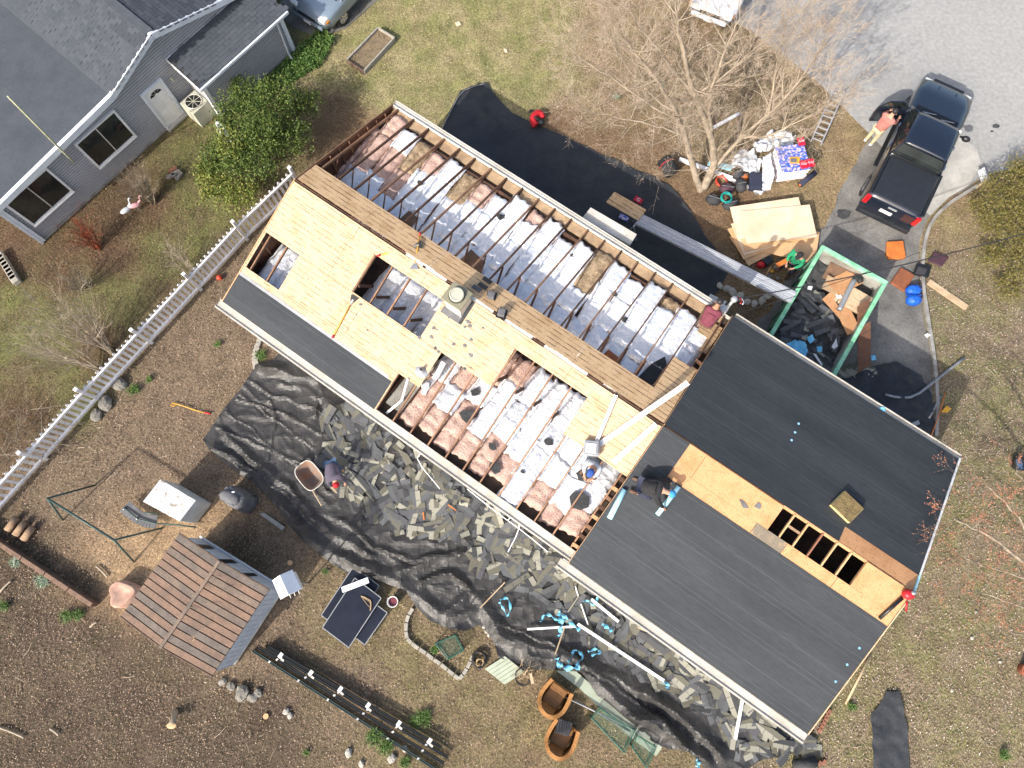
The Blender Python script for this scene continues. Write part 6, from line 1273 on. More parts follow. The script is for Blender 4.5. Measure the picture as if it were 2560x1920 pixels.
# bags, hoses and pipes by the tree
crumple('plastic_sheet', 'large crumpled white plastic sheeting beyond the shingle pallet', 'plastic sheet', [(1880, 365), (1915, 340), (1960, 330), (1985, 345), (1975, 375), (1930, 378), (1895, 385)], .1, .45, 'plastic_sheet', 3.5); crumple('plastic_sheet', 'crumpled white plastic sheeting left of the shingle pallet', 'plastic sheet', [(1828, 400), (1850, 378), (1880, 385), (1900, 410), (1895, 440), (1850, 428), (1828, 425)], .08, .4, 'plastic_sheet', 4)
plank('pvc_gutter', 'white gutter length behind the tree trunk, nearest the rolled mat', 'gutter', (1698, 398, .08), (1830, 446, .08), .12, .1, 'pvc_white'); plank('pvc_gutter', 'white gutter length ending by the dark blue case', 'gutter', (1800, 438, .06), (1905, 483, .06), .1, .09, 'pvc_white'); plank('pvc_gutter', 'short white gutter piece above the trunk fork', 'gutter', (1782, 320, .08), (1848, 284, .08), .1, .09, 'pvc_white')
slab('cooler_lid', 'pale blue lid lying right of the trunk', 'lid', [(1772, 404), (1830, 416), (1826, 428), (1768, 414)], .1, .08, 'membrane_blue')
rm = thing('rolled_mat', 'fat roll of black matting with a red strap near the tree', 'roll', G(1670, 420)); ra, rb_ = G(1660, 400, .28), G(1680, 432, .28); B().tube([ra, rb_], .27, 18).build('roll', 'rubber', rm, True)
sp = []; dr3 = (rb_ - ra).normalized(); ux = dr3.orthogonal().normalized(); uy = dr3.cross(ux)
for i in range(40): t = i * .45; sp.append(rb_ + dr3 * .012 + (ux * math.cos(t) + uy * math.sin(t)) * (.25 - i * .0055))
B().tube(sp, .012, 4).build('spiral_edge', 'bag_black', rm); B().tube([ra.lerp(rb_, .35) + (ux * math.cos(t) + uy * math.sin(t)) * .275 for t in np.linspace(0, 6.28, 20)], .015, 4).build('strap', 'red', rm)
def bag(label, x, y, d, deg, mat, cat='bag', name='tool_bag', z=0): 
    t = thing(name, label, cat, G(x, y, z), math.radians(deg)); B().ell((0, 0, d[2] * .48), (d[0] * .55, d[1] * .55, d[2] * .55), 14, 9, None, .12, 2).build('body', mat, t, True, local=True); B().tube([(-d[0] * .3, 0, d[2] * .92), (-d[0] * .15, .05, d[2] * 1.15), (d[0] * .15, .05, d[2] * 1.15), (d[0] * .3, 0, d[2] * .92)], .016, 5).build('handle', 'plastic_black', t, True, local=True); B().bar((-d[0] * .42, 0, d[2] * 1.0), (d[0] * .42, 0, d[2] * 1.0), .02, .02).build('zip', 'silver_grey', t, local=True); return t
bag('black duffel bag nearest the tarp corner', 1780, 505, (.5, .36, .34), -20, 'bag_black'); bag('black tool bag under the teal hose', 1822, 516, (.5, .38, .3), 15, 'bag_black'); bag('plum-coloured bag behind the teal hose', 1814, 478, (.5, .36, .34), -10, 'bag_plum'); bag('black rucksack beside the dark blue case', 1848, 470, (.36, .5, .36), 10, 'bag_black'); bag('small dark bag with orange trim by the plastic sheeting', 1842, 440, (.4, .34, .3), 40, 'bag_black')
def coil(label, x, y, z, r, n, mat, tr=.013, name='hose_coil', cat='hose'):
    c = G(x, y, z); P_ = [c + Vector(((r + .02 * math.sin(t * 1.7)) * math.cos(t) * (1 - .02 * (t / 6.28)), (r + .02 * math.cos(t * 2.3)) * math.sin(t), .012 * t / 6.28 * 1.3 + .02 * math.sin(t * 3.1))) for t in np.linspace(0, 6.283 * n, int(14 * n))]; return tag(B().tube(P_, tr, 5).build(name, mat, None, True), label, cat)
coil('teal air hose coiled on top of the black bag', 1815, 496, .36, .19, 7, 'teal'); coil('orange-red hose coiled by the tree trunk', 1803, 455, .06, .2, 6, 'red_orange', .016)
boxat('tool_case', 'dark blue plastic case beside the shingle pallet', 'case', 1890, 455, 0, (.5, .62, .3), -5, 'cloth_navy', .04); bag('orange and black tool case by the pallet', 1858, 446, (.3, .26, .22), 30, 'orange', 'case', 'tool_case'); boxat('push_broom', 'grey push-broom head lying at the end of a white gutter', 'broom', 1899, 481, 0, (.34, .09, .08), 18, 'silver_grey'); plank('wooden_stick', 'thin pale broom stick leaning by the pallet', 'stick', (1896, 478, .06), (1892, 430, .3), .02, .02, 'silver_grey')
line('roofing_roll', 'blue-grey roll of roofing underlay beside the shingle pallet', 'roll', [(2000, 462, .1), (2038, 432, .1)], .1, 'cloth_navy', 14, 0); line('roll_core', 'orange cardboard core end of the blue-grey roll', 'core', [(1998.5, 463, .1), (2000, 462, .1)], .05, 'orange', 12, 0)
LD = thing('ladder', 'aluminium ladder lying under the bare tree beside the pallet', 'ladder', G(2060, 290)); l0, l1, r0_, r1_ = G(2028, 352, .25), G(2084, 225, .25), G(2052, 362, .25), G(2110, 232, .25)
for p, q in ((l0, l1), (r0_, r1_)): B().bar(p, q, .035, .07).build('rail', 'aluminium', LD)
for i in range(9): f = (i + .5) / 9; B().bar(l0.lerp(l1, f), r0_.lerp(r1_, f), .03, .03).build('rung', 'aluminium', LD)
# ------------------------------------------------------------------ driveway odds and ends
slab('cushion', 'orange square seat cushion with torn white corner on the driveway', 'cushion', [(2214, 606), (2255, 604), (2262, 645), (2257, 650), (2220, 650), (2213, 640)], .02, .1, 'orange', bev=.03); slab('cushion', 'rust-orange square cushion under the blue bundle', 'cushion', [(2250, 670), (2284, 690), (2259, 732), (2223, 708)], .02, .1, 'rust', bev=.03); slab('cushion', 'faded purple square cushion on the grass verge', 'cushion', [(2334, 630), (2370, 645), (2352, 668), (2317, 654)], .02, .08, 'bag_plum', bev=.03)
bt = slab('black_tray', 'black plastic tray between the cushions', 'tray', [(2290, 660), (2326, 668), (2318, 696), (2280, 688)], .02, .1, 'plastic_black', bev=.02); slab('tray_recess', '', '', [(2296, 667), (2318, 672), (2312, 688), (2288, 684)], .121, .006, 'bag_black', bt)
tb_ = thing('tarp_bundle', 'shiny blue tied tarp bundle at the driveway edge', 'tarp bundle', G(2284, 742))
for (x, y) in ((2283, 726), (2284, 750)): B().ell(G(x, y, .2), (.26, .2, .2), 18, 12, Matrix.Rotation(R(-.2, .2), 3, 'Z'), .22, 3.5).build('fold', 'tarp_blue', tb_, True)
B().tube([G(2264 + i * 4, 738 + math.sin(i) * 1, .32) for i in range(11)], .015, 4).build('tie', 'tarp_blue', tb_)
plank('wood_plank', 'long pale wooden plank lying on the grass verge', 'plank', (2321, 704, .03), (2417, 770, .03), .22, .04, 'plank')
line('bent_gutter', 'bent grey gutter length lying from driveway to verge', 'gutter', [(2212, 986, .06), (2245, 994, .08), (2285, 993, .1), (2340, 950, .12), (2410, 895, .08)], .045, 'silver_grey', 6, 1)
line('rake', 'orange rake handle by the lower driveway kerb', 'rake', [(2327, 1092, .1), (2345, 1045, .2), (2364, 980, .12)], .018, 'orange', 6); slab('fan_rake', 'yellow fan rake lying by the kerb', 'rake', [(2352, 1030), (2366, 1014), (2378, 1022), (2368, 1032)], .05, .02, 'yellow'); line('downspout_length', 'pale downspout length lying by the kerb', 'downspout', [(2322, 1046, .06), (2352, 990, .06)], .04, 'silver_grey', 6)
crumple('felt_shade_sheet', 'heap of black felt widened to deepen the house shadow at the driveway end', 'felt', [(2075, 950), (2120, 945), (2185, 915), (2240, 905), (2300, 940), (2328, 985), (2335, 1090), (2290, 1100), (2200, 1060)], .02, .16, 'tarp_black', 2.5, .1); slab('paper_scrap', 'pale board scrap on the black felt by the driveway', 'board', [(2278, 1058), (2296, 1050), (2300, 1060), (2284, 1066)], .26, .01, 'silver_grey')  # black felt, spread wider so its colour deepens the house shadow on the driveway
for i in range(7): x, y = 2120 + i * 9, 936 - i * 2.5; p = G(x, y, .03 + i * .004); tag(place('torn_shingle', SM[5], None, p, (R(-.05, .05), R(-.05, .05), -.4 + R(-.2, .2))), 'torn shingle on the driveway below the slatted panel', 'shingle', 'shingles on the driveway')
crumple('plastic_scrap', 'small blue plastic scrap on the driveway by the slatted panel', 'plastic scrap', [(2176, 888), (2188, 888), (2190, 900), (2178, 902)], .03, .1, 'sheet_cyan'); crumple('plastic_scrap', 'blue plastic scrap caught on the street-side gutter', 'plastic scrap', [(2196, 1020), (2210, 1018), (2214, 1028), (2200, 1032)], 2.97, .06, 'sheet_cyan'); crumple('paper_scrap', 'white torn wrapper on the driveway kerb', 'paper', [(2310, 838), (2318, 832), (2326, 838), (2316, 846)], .1, .05, 'paint_white')
t = thing('sign_board', 'white blank board leaning in the verge by the juniper', 'board', G(2455, 440)); B().prism([G(2444, 428, .5), G(2453, 455, .5), G(2471, 446, .45), G(2460, 418, .45)], (0, 0, .015)).build('panel', 'paint_white', t); B().bar(G(2462, 452, .4), G(2440, 470, 0), .05, .05).build('stake', 'plank', t)
stones([(1800, 715), (1818, 722), (1832, 730), (1850, 742), (1868, 754), (1886, 760), (1905, 752), (1920, 742), (1925, 728)], 'rounded pale stone of the edging between house and dumpster', 'stone_pale', group='stones edging the bed by the dumpster', sz=.16); stones([(1895, 645), (1910, 650), (1925, 642), (1940, 668), (1925, 690), (1945, 695)], 'small grey stone beside the crouching green-shirted person', 'stone', group='stones near the plywood', sz=.1)
cs = thing('chainsaw', 'red and black petrol tool on the ground beside the green-shirted person', 'power tool', G(1912, 662)); B().ell(G(1903, 662, .15), (.16, .12, .14), 12, 8).build('tank', 'red', cs, True); B().box(G(1918, 655, .2), (.3, .25, .3), Matrix.Rotation(.6, 3, 'Z')).build('motor', 'plastic_black', cs, bev=.03); B().ell(G(1930, 678, .1), (.08, .06, .06), 8, 6).build('filter', 'yellow', cs, True)
slab('orange_board', 'orange board held across the knees of the green-shirted person', 'board', [(1938, 660), (1966, 645), (1974, 652), (1946, 670)], .58, .03, 'orange')
def wire(name, label, a, b_, sag, r=.014): L_ = [a.lerp(b_, i / 14) - Vector((0, 0, sag * 4 * (i / 14) * (1 - i / 14))) for i in range(15)]; tag(B().tube(L_, r, 5).build(name, 'cable'), label, 'cable')
wire('overhead_cable', 'upper overhead service cable running from the mast to the right', HP(.98, 4.4, 3.8), G(2720, 540, 6), .5, .018); wire('overhead_cable', 'lower thin overhead cable from the eave across the dumpster', HP(1.2, 4.3, 3.1), G(2300, 630, 4.0), .35, .009)
# ------------------------------------------------------------------ on the roof
def shovel(label, u0, v0, u1, v1, sgn, dz=.05, head='fan', dz0=None):
    a, c = RP(u0, v0, (dz0 or dz) + .02, False), RP(u1, v1, dz, False); t = thing('shingle_remover', label, 'roof shovel', c); d = (c - a).normalized(); s = Vector((-d.y, d.x, 0)); B().tube([a, a.lerp(c, .86)], .019, 7).build('handle', 'yellow', t, True); B().tube([a - d * .02, a + d * .09], .028, 7).build('grip', 'red', t, True)
    e = a.lerp(c, .84); P_ = [e - s * .03, e + s * .03, c + s * .13, c - s * .13]
    B().prism(P_[::-1], (0, 0, .012)).build('blade', 'rubber' if head == 'fan' else 'galvanised', t); B().bar(e - d * .04, e + d * .12, .05, .03).build('socket', 'galvanised', t); return t
shovel('yellow-handled roof shovel lying near the felt edge', -7.82, -3.02, -7.9, -1.75, -1); shovel('yellow-handled roof shovel with its blade over the ridge strip', -7.95, -.5, -7.15, .5, -1, .07); shovel('yellow-handled roof fork crossing the other at the ridge', -7.42, .78, -6.83, -.25, -1, .09, 'fork')
for i, (px, py) in enumerate(((1192, 722), (1207, 716), (1218, 702))): u, v = UV(px, py, 1); deck(u - .14, u + .14, v - .07, v + .07, 'shingle_dark' if i else 'shingle_grey', .03, 'felt_scrap', .01, parent=None); 
for o in [q for q in bpy.data.objects if q.name.startswith('felt_scrap') and 'label' not in q]: tag(o, 'dark ridge-cap shingle piece lying by the chimney', 'shingle', 'ridge-cap pieces by the chimney')
def vent(x, y, sg, label):
    u, v = UV(x, y, sg); t = thing('roof_vent', label, 'vent', RP(u, v, 0, False), TH); B().box(RP(u, v, .1, False), (.2, .2, .16), Matrix.Rotation(TH + .35, 3, 'Z')).build('hood', 'cover_grey', t, bev=.02); B().box(RP(u, v, .022, False), (.28, .28, .012), Matrix.Rotation(TH + .35, 3, 'Z')).build('flange', 'plastic_black', t)
vent(1228, 742, 1, 'square dark roof vent hood just beyond the chimney'); vent(1254, 785, 1, 'square dark roof vent hood farther along the ridge')
u, v = UV(1055, 928, -1); pv = thing('pipe_flashing', 'crumpled silver pipe flashing round a dark vent pipe', 'flashing', RP(u, v, 0, False)); B().lathe([(.2, 0), (.1, .03), (.06, .1), (.045, .12)], RP(u, v, .02, False), 12).build('collar', 'galvanised', pv); B().lathe([(.045, 0), (.045, .2), (.03, .2), (.03, .05)], RP(u, v, .03, False), 12).build('pipe', 'cover_grey', pv, True)
crumple('flue_cap', 'crushed silver flue cap lying in the open bay', 'flue cap', [(1050, 958), (1065, 950), (1080, 958), (1075, 972), (1056, 975)], 3.2, .2, 'galvanised', 9)
for (a, c, w, lb) in (((-.26, -.05), (.0, -1.3), .09, 'short white gutter piece on the decking by the saw'), ((1.12, 1.2), (.1, -1.35), .13, 'longest white gutter piece laid across the ridge'), ((1.03, -.1), (.68, -1.5), .13, 'white gutter piece nearest the black underlayment')):
    q0, q1 = RP(*a, .06 + (.1 if a[1] > 1 else 0), False), RP(*c, .06, False)
    if a[1] > 1: q0 = G(1720, 957, HR + .4)
    t = thing('white_gutter', lb, 'gutter', q1); d = (q1 - q0).normalized(); s = Vector((-d.y, d.x, 0)); B().bar(q0, q1, w, .012).build('base', 'pvc_white', t)
    for e in (-1, 1): B().bar(q0 + s * e * w / 2 + Vector((0, 0, .035)), q1 + s * e * w / 2 + Vector((0, 0, .035)), .01, .07).build('lip', 'pvc_white', t)
q = RP(.0, -1.55, .1, False); ta = thing('table_saw', 'silver bench saw at the edge of the decking', 'saw', q); M_ = Matrix.Rotation(-.1, 3, 'Z'); B().box(q + Vector((0, 0, .1)), (.42, .4, .18), M_).build('body', 'galvanised', ta, bev=.02); B().box(q + Vector((-.02, .0, .2)), (.28, .26, .03), M_).build('table', 'paint_white', ta, bev=.03); B().box(q + Vector((.18, .02, .22)), (.03, .34, .06), M_).build('fence', 'cover_grey', ta)
def roll(label, a, c, r): q0, q1 = RP(*a, r + .025, True), RP(*c, r + .025, True); t = thing('membrane_roll', label, 'roll', q1); B().tube([q0, q1], r, 14).build('roll', 'membrane_blue', t, True); d = (q1 - q0).normalized(); B().tube([q0 - d * .005, q0 - d * .001], r * .5, 10).build('core', 'cloth_navy', t); return t
roll('pale blue membrane roll lying alone at the junction edge', (1.32, -1.92), (1.42, -2.75), .075); roll('pale blue membrane roll held by the person in black', (2.42, -1.08), (2.38, -1.98), .065)
t = thing('foam_pad', 'square brown kneeling pad with pale yellow edge on the underlayment', 'pad', RP(6.24, .95, .02, True)); P_ = [RP(u, v, .022, True) for u, v in ((6.03, 1.33), (6.64, 1.18), (6.45, .58), (5.84, .72))]; B().prism(P_, (0, 0, .13)).build('body', 'foam_edge', t, bev=.02); B().prism([q.lerp((P_[0] + P_[2]) / 2, .04) + Vector((0, 0, .131)) for q in P_], (0, 0, .01)).build('face', 'foam_pad', t)
bl = thing('leaf_blower', 'red leaf blower with a long black tube at the roof end', 'leaf blower', RP(8.4, -.2, .02, True)); B().ell(RP(8.42, -.15, .14, True), (.16, .13, .13), 14, 9, None, .15).build('motor', 'red', bl, True); B().tube([RP(8.38, -.28, .1, True), RP(8.25, -1.0, .06, True)], .045, 10).build('tube', 'plastic_black', bl, True); B().tube([RP(8.5, -.3, .12, True), RP(8.62, -.5, .1, True)], .025, 6).build('grip', 'red', bl, True); B().ell(RP(8.46, -.08, .24, True), (.07, .06, .05), 8, 6).build('starter', 'silver_grey', bl, True)
def chips(n, fu, fv, right, label, mat, grp, s0=.02, s1=.09):
    for i in range(n):
        u, v = fu(), fv(); s = R(s0, s1); k = 6; c = [(u + s * R(.4, 1.2) * math.cos(j * 6.283 / k), v + s * R(.3, .8) * math.sin(j * 6.283 / k)) for j in range(k)]; o = B().prism([RP(a, b_, .026, right) for a, b_ in c], (0, 0, .006)).build('felt_chip', mat); tag(o, label, 'felt chip', grp)
chips(26, lambda: R(-5.9, -3.9), lambda: R(-1.75, -.5), False, 'torn dark felt chip on the pale decking below the chimney', 'cover_grey', 'felt chips below the chimney'); chips(4, lambda: R(-9.5, -6), lambda: R(-2.6, -1.8), False, 'stray dark felt chip on the pale decking to the left', 'cover_grey', 'stray chips on the left decking', .02, .1); chips(3, lambda: R(2.6, 4.4), lambda: R(-.6, -.3), True, 'dark felt chip on the orange decking near the ridge', 'cover_grey', 'chips on the orange decking', .05, .16)
# ------------------------------------------------------------------ back yard
SW = ribbon
wb_ = thing('wheelbarrow', 'empty rusty-bottomed wheelbarrow standing on the tarp', 'wheelbarrow', G(778, 1195)); wc = G(776, 1190, .55); ax_ = Vector((-.45, .9, 0)).normalized() ; ax_ = (G(752, 1162) - G(800, 1222)).normalized(); sx_ = Vector((-ax_.y, ax_.x, 0)); b = B(); rings = []
for r, z in ((1.0, .14), (.97, .13), (.66, -.16), (0.02, -.17)): rings.append([wc + ax_ * (.46 * r * (abs(math.cos(t)) ** .6) * (1 if math.cos(t) > 0 else -1) + .06 * (1 - r)) + sx_ * .33 * r * (abs(math.sin(t)) ** .6) * (1 if math.sin(t) > 0 else -1) + Vector((0, 0, z)) for t in np.linspace(0, 6.283, 25)[:-1]])
b.add([q for r in rings for q in r], [(i * 24 + j, i * 24 + (j + 1) % 24, (i + 1) * 24 + (j + 1) % 24, (i + 1) * 24 + j) for i in range(3) for j in range(24)]); b.build('tray', 'barrow', wb_, True, thick=.01); B().tube(rings[0] + [rings[0][0]], .016, 6).build('rim', 'gutter_white', wb_, True)
for s in (-1, 1): B().tube([wc + ax_ * .45 + sx_ * .05 * s - Vector((0, 0, .25)), wc - ax_ * .3 + sx_ * .24 * s - Vector((0, 0, .18)), wc - ax_ * .95 + sx_ * .3 * s - Vector((0, 0, .05))], .02, 6).build('handle', 'plank', wb_); B().bar(wc - ax_ * .3 + sx_ * .22 * s - Vector((0, 0, .18)), wc - ax_ * .35 + sx_ * .25 * s - Vector((0, 0, .52)), .03, .03).build('leg', 'cover_grey', wb_)
wy = wc + ax_ * .55 - Vector((0, 0, .35)); B().lathe([(.1, -.04), (.17, -.04), (.17, .04), (.1, .04)], wy, 16, Vector((0, 0, 1)).rotation_difference(sx_).to_matrix(), True).build('wheel', 'rubber', wb_, True)
fr_ = thing('chest_freezer', 'old white two-door refrigerator with a stained top in the back yard', 'refrigerator', G(480, 1290)); FA, FB, FC, FD = [G(0 + a / 3.318, 960 + c / 3.318, 1.2) for a, c in ((1330, 790), (1625, 965), (1490, 1140), (1185, 975))]
B().prism([q * 1 - Vector((0, 0, 1.17)) for q in (FD, FC, FB, FA)], (0, 0, 1.14)).build('cabinet', 'appliance', fr_, bev=.02); B().prism([q - Vector((0, 0, .028)) for q in (FD, FC, FB, FA)], (0, 0, .03)).build('top', 'appliance_top', fr_, bev=.008); B().bar(FA.lerp(FB, .55) + Vector((0, 0, .006)), FD.lerp(FC, .55) + Vector((0, 0, .006)), .025, .008).build('seam', 'appliance', fr_)
B().bar(FD.lerp(FC, .05) - Vector((0, 0, .4)), FD.lerp(FC, .05) - Vector((0, 0, .9)), .04, .04).build('handle', 'chrome', fr_)
gc = thing('covered_grill', 'grill under a dark grey weather cover beside the refrigerator', 'grill', G(610, 1260)); b = B(); c = G(607, 1250, 0)
def gcov(s_, t):
    a = s_ * 6.283; ca, sa = math.cos(a), math.sin(a); k = (1 - .25 * t) if t < .7 else .82 * max(0, 1 - (t - .7) / .3) ** .7
    x, y = .46 * k * math.copysign(abs(ca) ** .45, ca), .3 * k * math.copysign(abs(sa) ** .45, sa); r_ = 1 + .07 * math.sin(a * 9 + 3 * t) * (1 - t)
    x, y = x * r_, y * r_; an_ = -.55; return c + Vector((x * math.cos(an_) - y * math.sin(an_), x * math.sin(an_) + y * math.cos(an_), .92 * min(1, t / .72) + .1 * max(0, t - .7) + .05 * noise.noise(Vector((ca * 3, sa * 3, t * 6)))))
b.grid(40, 14, gcov)
b.build('cover', 'cover_grey', gc, True); B().ell(c + Vector((-.05, 0, .97)), (.34, .18, .09), 12, 7, Matrix.Rotation(-.5, 3, 'Z'), .2).build('lid_hump', 'cover_grey', gc, True); B().ell(c + Vector((.08, .15, 1.03)), (.06, .03, .02), 6, 5).build('tag', 'paint_white', gc)
slab('concrete_strip', 'short concrete strip on the soil between grill and tarp', 'concrete', [(650, 1285), (662, 1282), (714, 1318), (706, 1326)], .01, .07, 'old_concrete')
SWG = thing('garden_swing', 'dark green tubular garden swing frame standing in the back yard', 'swing', G(200, 1290)); a_, c_ = G(118, 1246, 1.75), G(285, 1350, 1.75); B().tube([a_, c_], .035, 8).build('top_bar', 'dark_green_metal', SWG, True)
for p, qs in ((a_, ((237, 1213), (157, 1300))), (c_, ((405, 1320), (335, 1405)))):
    for q in qs: B().tube([p, G(q[0], q[1], 0)], .03, 8).build('leg', 'dark_green_metal', SWG, True)
ss_ = thing('curved_bench', 'dark curved swing bench lying against the refrigerator', 'bench', G(360, 1290)); sl_ = smoothline([G(312, 1265, .35), G(340, 1290, .3), (G(368, 1303, .28)), G(392, 1305, .25)], 2); b = B()
for q0, q1 in zip(sl_[:-1], sl_[1:]): b.bar(q0, q1, .4, .03)
b.build('bench', 'cover_grey', ss_); B().tube([G(310, 1268, .4), G(345, 1298, .38), G(392, 1309, .3), G(440, 1312, .2), G(490, 1318, .15)], .025, 7).build('tube', 'dark_green_metal', ss_, True); B().tube([G(362, 1281, .4), G(400, 1286, .3)], .02, 6).build('brace', 'dark_green_metal', ss_, True)
for x, y in ((310, 1273), (342, 1296)): B().ell(G(x, y, .35), .035, 8, 6).build('knob', 'chrome', ss_, True)
BH = thing('birdhouse', 'white gabled birdhouse on a pole beside the shed', 'birdhouse', G(772, 1452)); P_ = [G(681, 1451, 2.2), G(702, 1499, 2.2), G(754, 1473, 2.2), G(731, 1424, 2.2)]; r0_, r1_ = (P_[0] + P_[3]) / 2 + Vector((0, 0, .22)), (P_[1] + P_[2]) / 2 + Vector((0, 0, .22)); cc = sum(P_, Vector()) / 4
B().prism([P_[0], P_[1], r1_, r0_], (0, 0, .02)).build('roof_side', 'paint_white', BH); B().prism([r0_, r1_, P_[2], P_[3]], (0, 0, .02)).build('roof_side', 'trim_white', BH)
Q_ = [cc + (q - cc) * .84 for q in P_]; B().prism([q - Vector((0, 0, .42)) for q in Q_], (0, 0, .42)).build('box', 'paint_white', BH)
for e in ((Q_[0], Q_[3], r0_), (Q_[1], Q_[2], r1_)): B().prism([e[0], e[1], cc + (e[2] - cc) * .86], (cc - (e[0] + e[1]) / 2).normalized() * .01).build('gable', 'paint_white', BH)
for k in range(3): q = Q_[1].lerp(Q_[2], .25 + k * .25) - Vector((0, 0, .3)); B().bar(q, q + (Q_[1] - Q_[0]).normalized() * .1, .015, .015).build('perch', 'paint_white', BH)
gp = Vector((cc.x, cc.y, 0)); B().tube([gp, gp + Vector((0, 0, 1.8))], .03, 8).build('pole', 'galvanised', BH, True)
# solar panels and racking
def panel(name, label, pts, z):
    P_ = Gs(pts, z); t = thing('solar_panel', label, 'solar panel', P_[0] * 1); c = sum(P_, Vector()) / 4; B().prism([q - Vector((0, 0, .04)) for q in P_], (0, 0, .036)).build('frame', 'rail_black', t); I_ = [q.lerp(c, .03) for q in P_]; B().prism(I_, (0, 0, .002)).build('glass', 'panel_blue', t)
    for e in range(4): B().bar(P_[e], P_[(e + 1) % 4], .025, .012).build('edge', 'silver_grey', t)
def order(P_): return P_
panel('', 'solar panel peeking out at the left of the stack', [(768 + 35, 1538), (868 + 1, 1588), (948, 1464), (884, 1416)], .1) ; panel('', 'solar panel peeking out at the right of the stack', [(842, 1560), (912, 1612), (968, 1532), (898, 1480)], .24); panel('', 'topmost dark blue solar panel with cables on it', [(806, 1569), (872, 1619), (953, 1495), (887, 1445)], .36)
boxat('packing_block', 'timber block between the stacked solar panels', 'block', 880, 1560, 0, (.9, .1, .06), 60, 'timber_old'); boxat('packing_block', 'second timber block between the stacked solar panels', 'block', 875, 1530, .12, (.9, .1, .07), 60, 'timber_old')
plank('white_trim', 'short white trim board lying on the solar panels', 'board', (855, 1475, .4), (921, 1450, .4), .17, .03, 'pvc_white')
cb = B()
for k in range(5): q = G(915 + R(-14, 14), 1505 + R(-12, 12), .4); cb.tube(smoothline([G(902, 1490, .41), q, G(928, 1503 + 4 * k, .42), G(925, 1527, .4)], 2), .009, 4)
tag(cb.build('cable_bundle', 'rope_tan'), 'tangled pale cable bundle on the top solar panel', 'cable')
bk = thing('bucket', 'white plastic bucket holding reddish stuff next to the solar panels', 'bucket', G(986, 1505)); q = G(986, 1503, 0); B().lathe([(.13, 0), (.16, .36), (.15, .36), (.135, .3), (.12, .02)], q, 20).build('pail', 'paint_white', bk, True); B().lathe([(.13, .27), (.02, .285)], q, 14).build('contents', 'cloth_maroon', bk); B().tube([q + Vector((.16 * math.cos(t), .16 * math.sin(t), .36)) for t in np.linspace(0, 6.283, 20)], .01, 5).build('rim', 'paint_white', bk, True)
RK = [((632, 1626), (1100, 1930)), ((652, 1622), (1110, 1908)), ((664, 1620), (1118, 1892)), ((672, 1616), (1104, 1868))]
for i, (a, c) in enumerate(RK):
    t = thing('mounting_rail', ('lowest black mounting rail of the long bundle', 'second black mounting rail of the long bundle', 'third black mounting rail of the long bundle', 'uppermost black mounting rail carrying white clamps')[i], 'rail', G(*a)); z = .06 + .05 * i; p, q = G(*a, z), G(*c, z); B().bar(p, q, .07, .07).build('beam', 'rail_black', t); d = (q - p).normalized(); s = Vector((-d.y, d.x, 0))
    for e in (-1, 1): B().bar(p + s * .026 * e + Vector((0, 0, .045)), q + s * .026 * e + Vector((0, 0, .045)), .015, .02).build('flange', 'dark_green_metal' if i == 0 else 'rail_black', t)
    if i == 3:
        for x, y in ((205, 725), (455, 870), (700, 1005), (930, 1140), (1185, 1290), (1440, 1435)): c3_ = G(640 + x / 3.318, 1420 + y / 3.318, z + .07); B().box(c3_, (.16, .11, .035), Matrix.Rotation(.95, 3, 'Z')).build('clamp', 'paint_white', t, bev=.005); B().box(c3_ + Vector((.05, -.13, -.04)), (.1, .06, .03), Matrix.Rotation(-.6, 3, 'Z')).build('clamp_foot', 'gutter_white', t)
    else:
        for k in range(6): q2 = p.lerp(q, (k + .6) / 6.3) + Vector((0, 0, .05)); B().box(q2, (.07, .05, .03), Matrix.Rotation(R(0, 1), 3, 'Z')).build('bolt', 'galvanised' if k % 2 else 'gutter_white', t)
# edging stones, crates, hose, pads
EP = [(1033, 1520), (1022, 1537), (1016, 1556), (1015, 1578), (1018, 1596), (1029, 1608), (1048, 1622), (1066, 1634), (1084, 1648), (1102, 1660), (1119, 1674), (1135, 1687), (1148, 1697), (1158, 1686), (1168, 1670), (1177, 1652), (1183, 1638)]
for i, (x, y) in enumerate(EP[:-1]): p, q = G(x, y, .05), G(*EP[i + 1], .05); d = q - p; tag(B().bar(p + d * .04, p + d * .93, .11, .1 + R(-.01, .02)).build('edging_block', 'paver', None, bev=.012), 'grey concrete edging block round the back-yard bed', 'edging block', 'edging blocks of the bed')
def crate(label, px, z, mat='green_wire', h=.4):
    t = thing('wire_crate', label, 'wire crate', G(px[0][0], px[0][1])); P_ = Gs(px, 0); T_ = [q + Vector((0, 0, h)) for q in P_]
    for e in range(4): B().tube([P_[e], T_[e]], .014, 5).build('corner_post', mat, t); B().tube([T_[e], T_[(e + 1) % 4]], .016, 5).build('rim', mat, t); B().tube([P_[e], P_[(e + 1) % 4]], .014, 5).build('base_rim', mat, t)
    m = B()
    for k in range(1, 14):
        f = k / 14; m.tube([T_[0].lerp(T_[1], f), T_[3].lerp(T_[2], f)], .004, 3); m.tube([T_[0].lerp(T_[3], f), T_[1].lerp(T_[2], f)], .004, 3)
        for e in range(4): m.tube([P_[e].lerp(P_[(e + 1) % 4], f), T_[e].lerp(T_[(e + 1) % 4], f)], .0035, 3)
    stuff(m.build('mesh', mat, t)); return t
crate('green wire crate inside the edged bed', [(1092, 1606), (1122, 1645), (1160, 1622), (1140, 1585)], 0); crate('large green wire crate beside the pale green panel', [(1475, 1790), (1496, 1765), (1582, 1820), (1556, 1875)], 0, h=.35); crate('smaller green wire crate at the end of the pale green panel', [(1575, 1860), (1588, 1832), (1634, 1860), (1612, 1912)], 0, h=.35)
